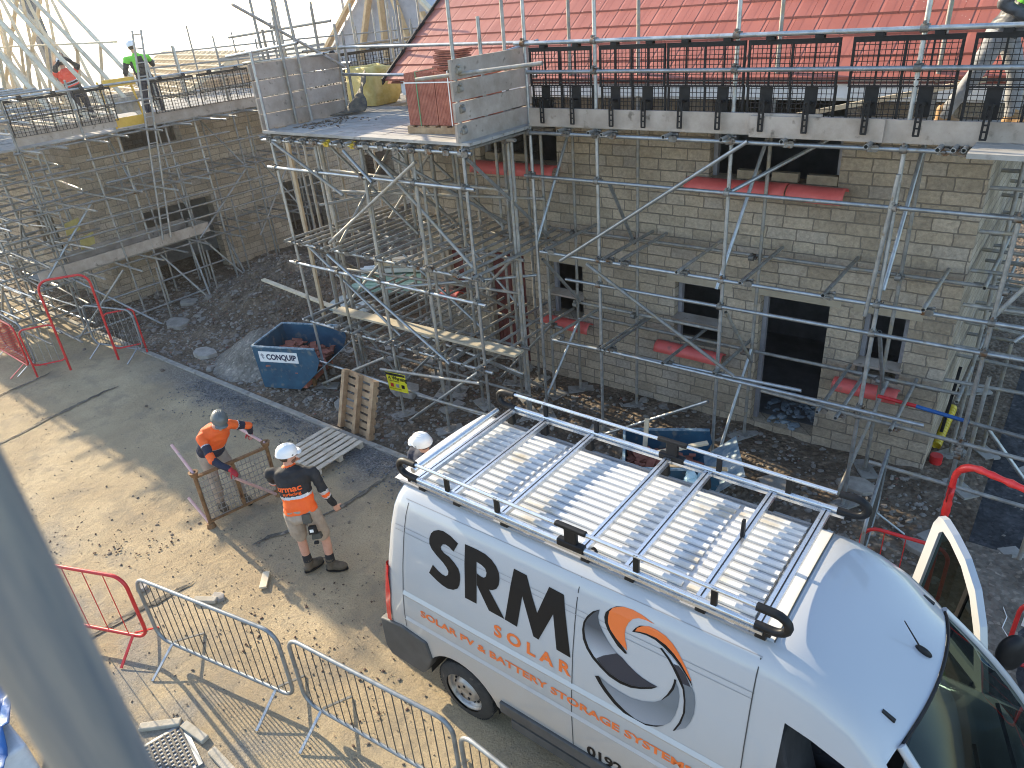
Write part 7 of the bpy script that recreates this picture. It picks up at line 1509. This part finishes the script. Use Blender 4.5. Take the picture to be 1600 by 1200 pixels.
# 5 - worker in red orange among the trusses
def j5(c, q):
    a = sleeves(c, q)
    if a is not None: return 1 if a > .55 else 0
    t = q['t']; return 0 if t > .5 or .28 < t < .34 else (2 if .34 <= t <= .38 or .46 < t <= .5 else 1)
X5, Y5, Z5 = -20.8, 8.75, 4.05
person('worker in red orange top and white helmet standing between the roof trusses',
    dict(head=(X5, Y5, Z5+1.52), neck=(X5+.02, Y5, Z5+1.36), chest=(X5+.02, Y5, Z5+1.2), pelvis=(X5+.05, Y5+.12, Z5+.85), sR=(X5, Y5-.22, Z5+1.28), sL=(X5+.04, Y5+.22, Z5+1.28), eR=(X5+.12, Y5-.24, Z5+1.42), wR=(X5+.05, Y5-.02, Z5+1.6), eL=(X5+.15, Y5+.3, Z5+1.42), wL=(X5+.05, Y5+.1, Z5+1.62),
         hR=(X5+.05, Y5+.02, Z5+.83), hL=(X5+.05, Y5+.22, Z5+.83), kR=(X5, Y5+.05, Z5+.45), kL=(X5, Y5+.3, Z5+.45), aR=(X5+.05, Y5+.05, Z5+.10), aL=(X5+.05, Y5+.35, Z5+.10), tR=(X5-.15, Y5+.05, Z5+.04), tL=(X5-.15, Y5+.35, Z5+.04), bf=(-1, .1, 0), hf=(-.9, .3, .2)),
    dict(jacket=([mat('coral_hivis', (.9, .07, .04), (.95, .10, .05), .7), blackc, reflc], j5), trousers=(navyc, True), boots=bootm, gloves=blackc, helmet=helmw, fine=0, hpR=(0, 0, 1), hpL=(0, 0, 1)))
# 6 - crouching worker at the top right
def j6(c, q):
    a = sleeves(c, q)
    if a is not None: return 1
    t = q['t']; return 1 if t < .45 else 0
X6, Z6 = -1.05, 4.655
person('worker in dark puffer jacket, lime vest and tan boots striding along the top platform',
    dict(head=(-.55, 8.95, Z6+1.55), neck=(-.68, 8.95, Z6+1.42), chest=(-.78, 8.95, Z6+1.25), pelvis=(-.95, 8.95, Z6+.88), sR=(-.80, 8.75, Z6+1.34), sL=(-.70, 9.15, Z6+1.34), eR=(-.98, 8.70, Z6+1.14), wR=(-.72, 8.70, Z6+.98), eL=(-.6, 9.2, Z6+1.08), wL=(-.4, 9.1, Z6+.95),
         hR=(-.97, 8.86, Z6+.86), hL=(-.93, 9.05, Z6+.86), kR=(-1.12, 8.84, Z6+.48), kL=(-.78, 9.05, Z6+.50), aR=(-1.32, 8.82, Z6+.10), aL=(-.74, 9.06, Z6+.10), tR=(-1.14, 8.84, Z6+.04), tL=(-.56, 9.0, Z6+.04), bf=(.9, .1, -.3), hf=(1, .2, -.4)),
    dict(jacket=([lime, mat('puffer_cloth', (.03, .03, .033), (.07, .07, .075), .5, 0, 10)], j6), trousers=(greyc, True), boots=boott, helmet=helmw, fine=1, hpR=(0, 0, -1), hpL=(0, 0, -1)))
# ---------------------------------------------------------------- stillage being lifted
ex, ey = V((-.18, .98, 0)).normalized(), 0
e = empty('stillage', (-8.54, 3.5, 0), 0, 'rusty brown stillage frame with slotted mesh panel and pink lifting poles', 'stillage')
U = V((.22, .99, 0))*1.0; Zt = V((0, 0, .9)); A0 = V((0, 0, .0))
def rel(*p): return V(p)-V((-8.54, 3.5, 0))
for p in (V((0, 0, 0)), U): mb = MB(); mb.tube(p+V((0, 0, .04)), p+Zt, .026, 12); mb.build('post', rust, e); mb = MB(); mb.tube(p+V((0, 0, .0)), p+V((0, 0, .07)), .065, 16, r2=.05); mb.build('cup_foot', rust, e); mb = MB(); mb.tube(p+Zt-V((0, 0, .04)), p+Zt+V((0, 0, .03)), .045, 16, r2=.068, wall=.008); mb.build('cup_foot', rust, e)
for z_ in (.10, .84): mb = MB(); mb.bar(V((0, 0, z_)), U+V((0, 0, z_)), .05, .03); mb.build('rail', rust, e)
mb = MB(); mb.bar(U*.5+V((0, 0, .1)), U*.5+V((0, 0, .84)), .05, .02, 0, (1, 0, 0)); mb.build('mid_bar', rust, e)
mb = MB(); ud = U.normalized(); nd = V((ud.y, -ud.x, 0))
cols, rows_ = 16, 8; W_ = U.length
for r_ in range(rows_+1): z_ = .12+(.70)*r_/rows_; mb.bar(ud*.03+V((0, 0, z_)), ud*(W_-.03)+V((0, 0, z_)), .004, .012 if r_ % 2 else .05, 0, (0, 0, 1)) if 0 else mb.obox(ud*W_/2+V((0, 0, z_)), ud*(W_/2-.03), nd*.002, V((0, 0, .006)))
for c_ in range(cols+1):
    mb.obox(ud*(.03+(W_-.06)*c_/cols)+V((0, 0, .47)), ud*.004, nd*.0025, V((0, 0, .35)))
mb.build('slotted_panel', mat('grey_mesh', (.20, .18, .16), (.30, .27, .24), .7, .3, 8), e)
for p, q in (((0, 0, .9), rel(-8.98, 3.53, 1.2)), ((0, 0, .05), rel(-8.94, 3.49, .35)), (U+Zt, U+Zt+V((-.75, -.02, .10))), (U+V((.0, -.02, .08)), rel(-7.98, 3.74, .86)) if 0 else (V((.23, .93, .06)), V((.55, .26, .88)))): mb = MB(); mb.tube(p, q, .021, 12, wall=.003); mb.build('lifting_pole', pinkp, e)
# ---------------------------------------------------------------- air
m = bpy.data.materials.new('haze_air'); m.use_nodes = True; t = m.node_tree; t.nodes.clear()
o_ = t.nodes.new('ShaderNodeOutputMaterial'); pv = t.nodes.new('ShaderNodeVolumePrincipled')
pv.inputs['Color'].default_value = (.95, .96, 1, 1); pv.inputs['Density'].default_value = .0008; pv.inputs['Anisotropy'].default_value = .7
t.links.new(pv.outputs[0], o_.inputs['Volume'])
mb = MB(); mb.box((-3200, -3200, -96), (3200, 3200, 12)); mb.build('haze', m, kind='stuff')
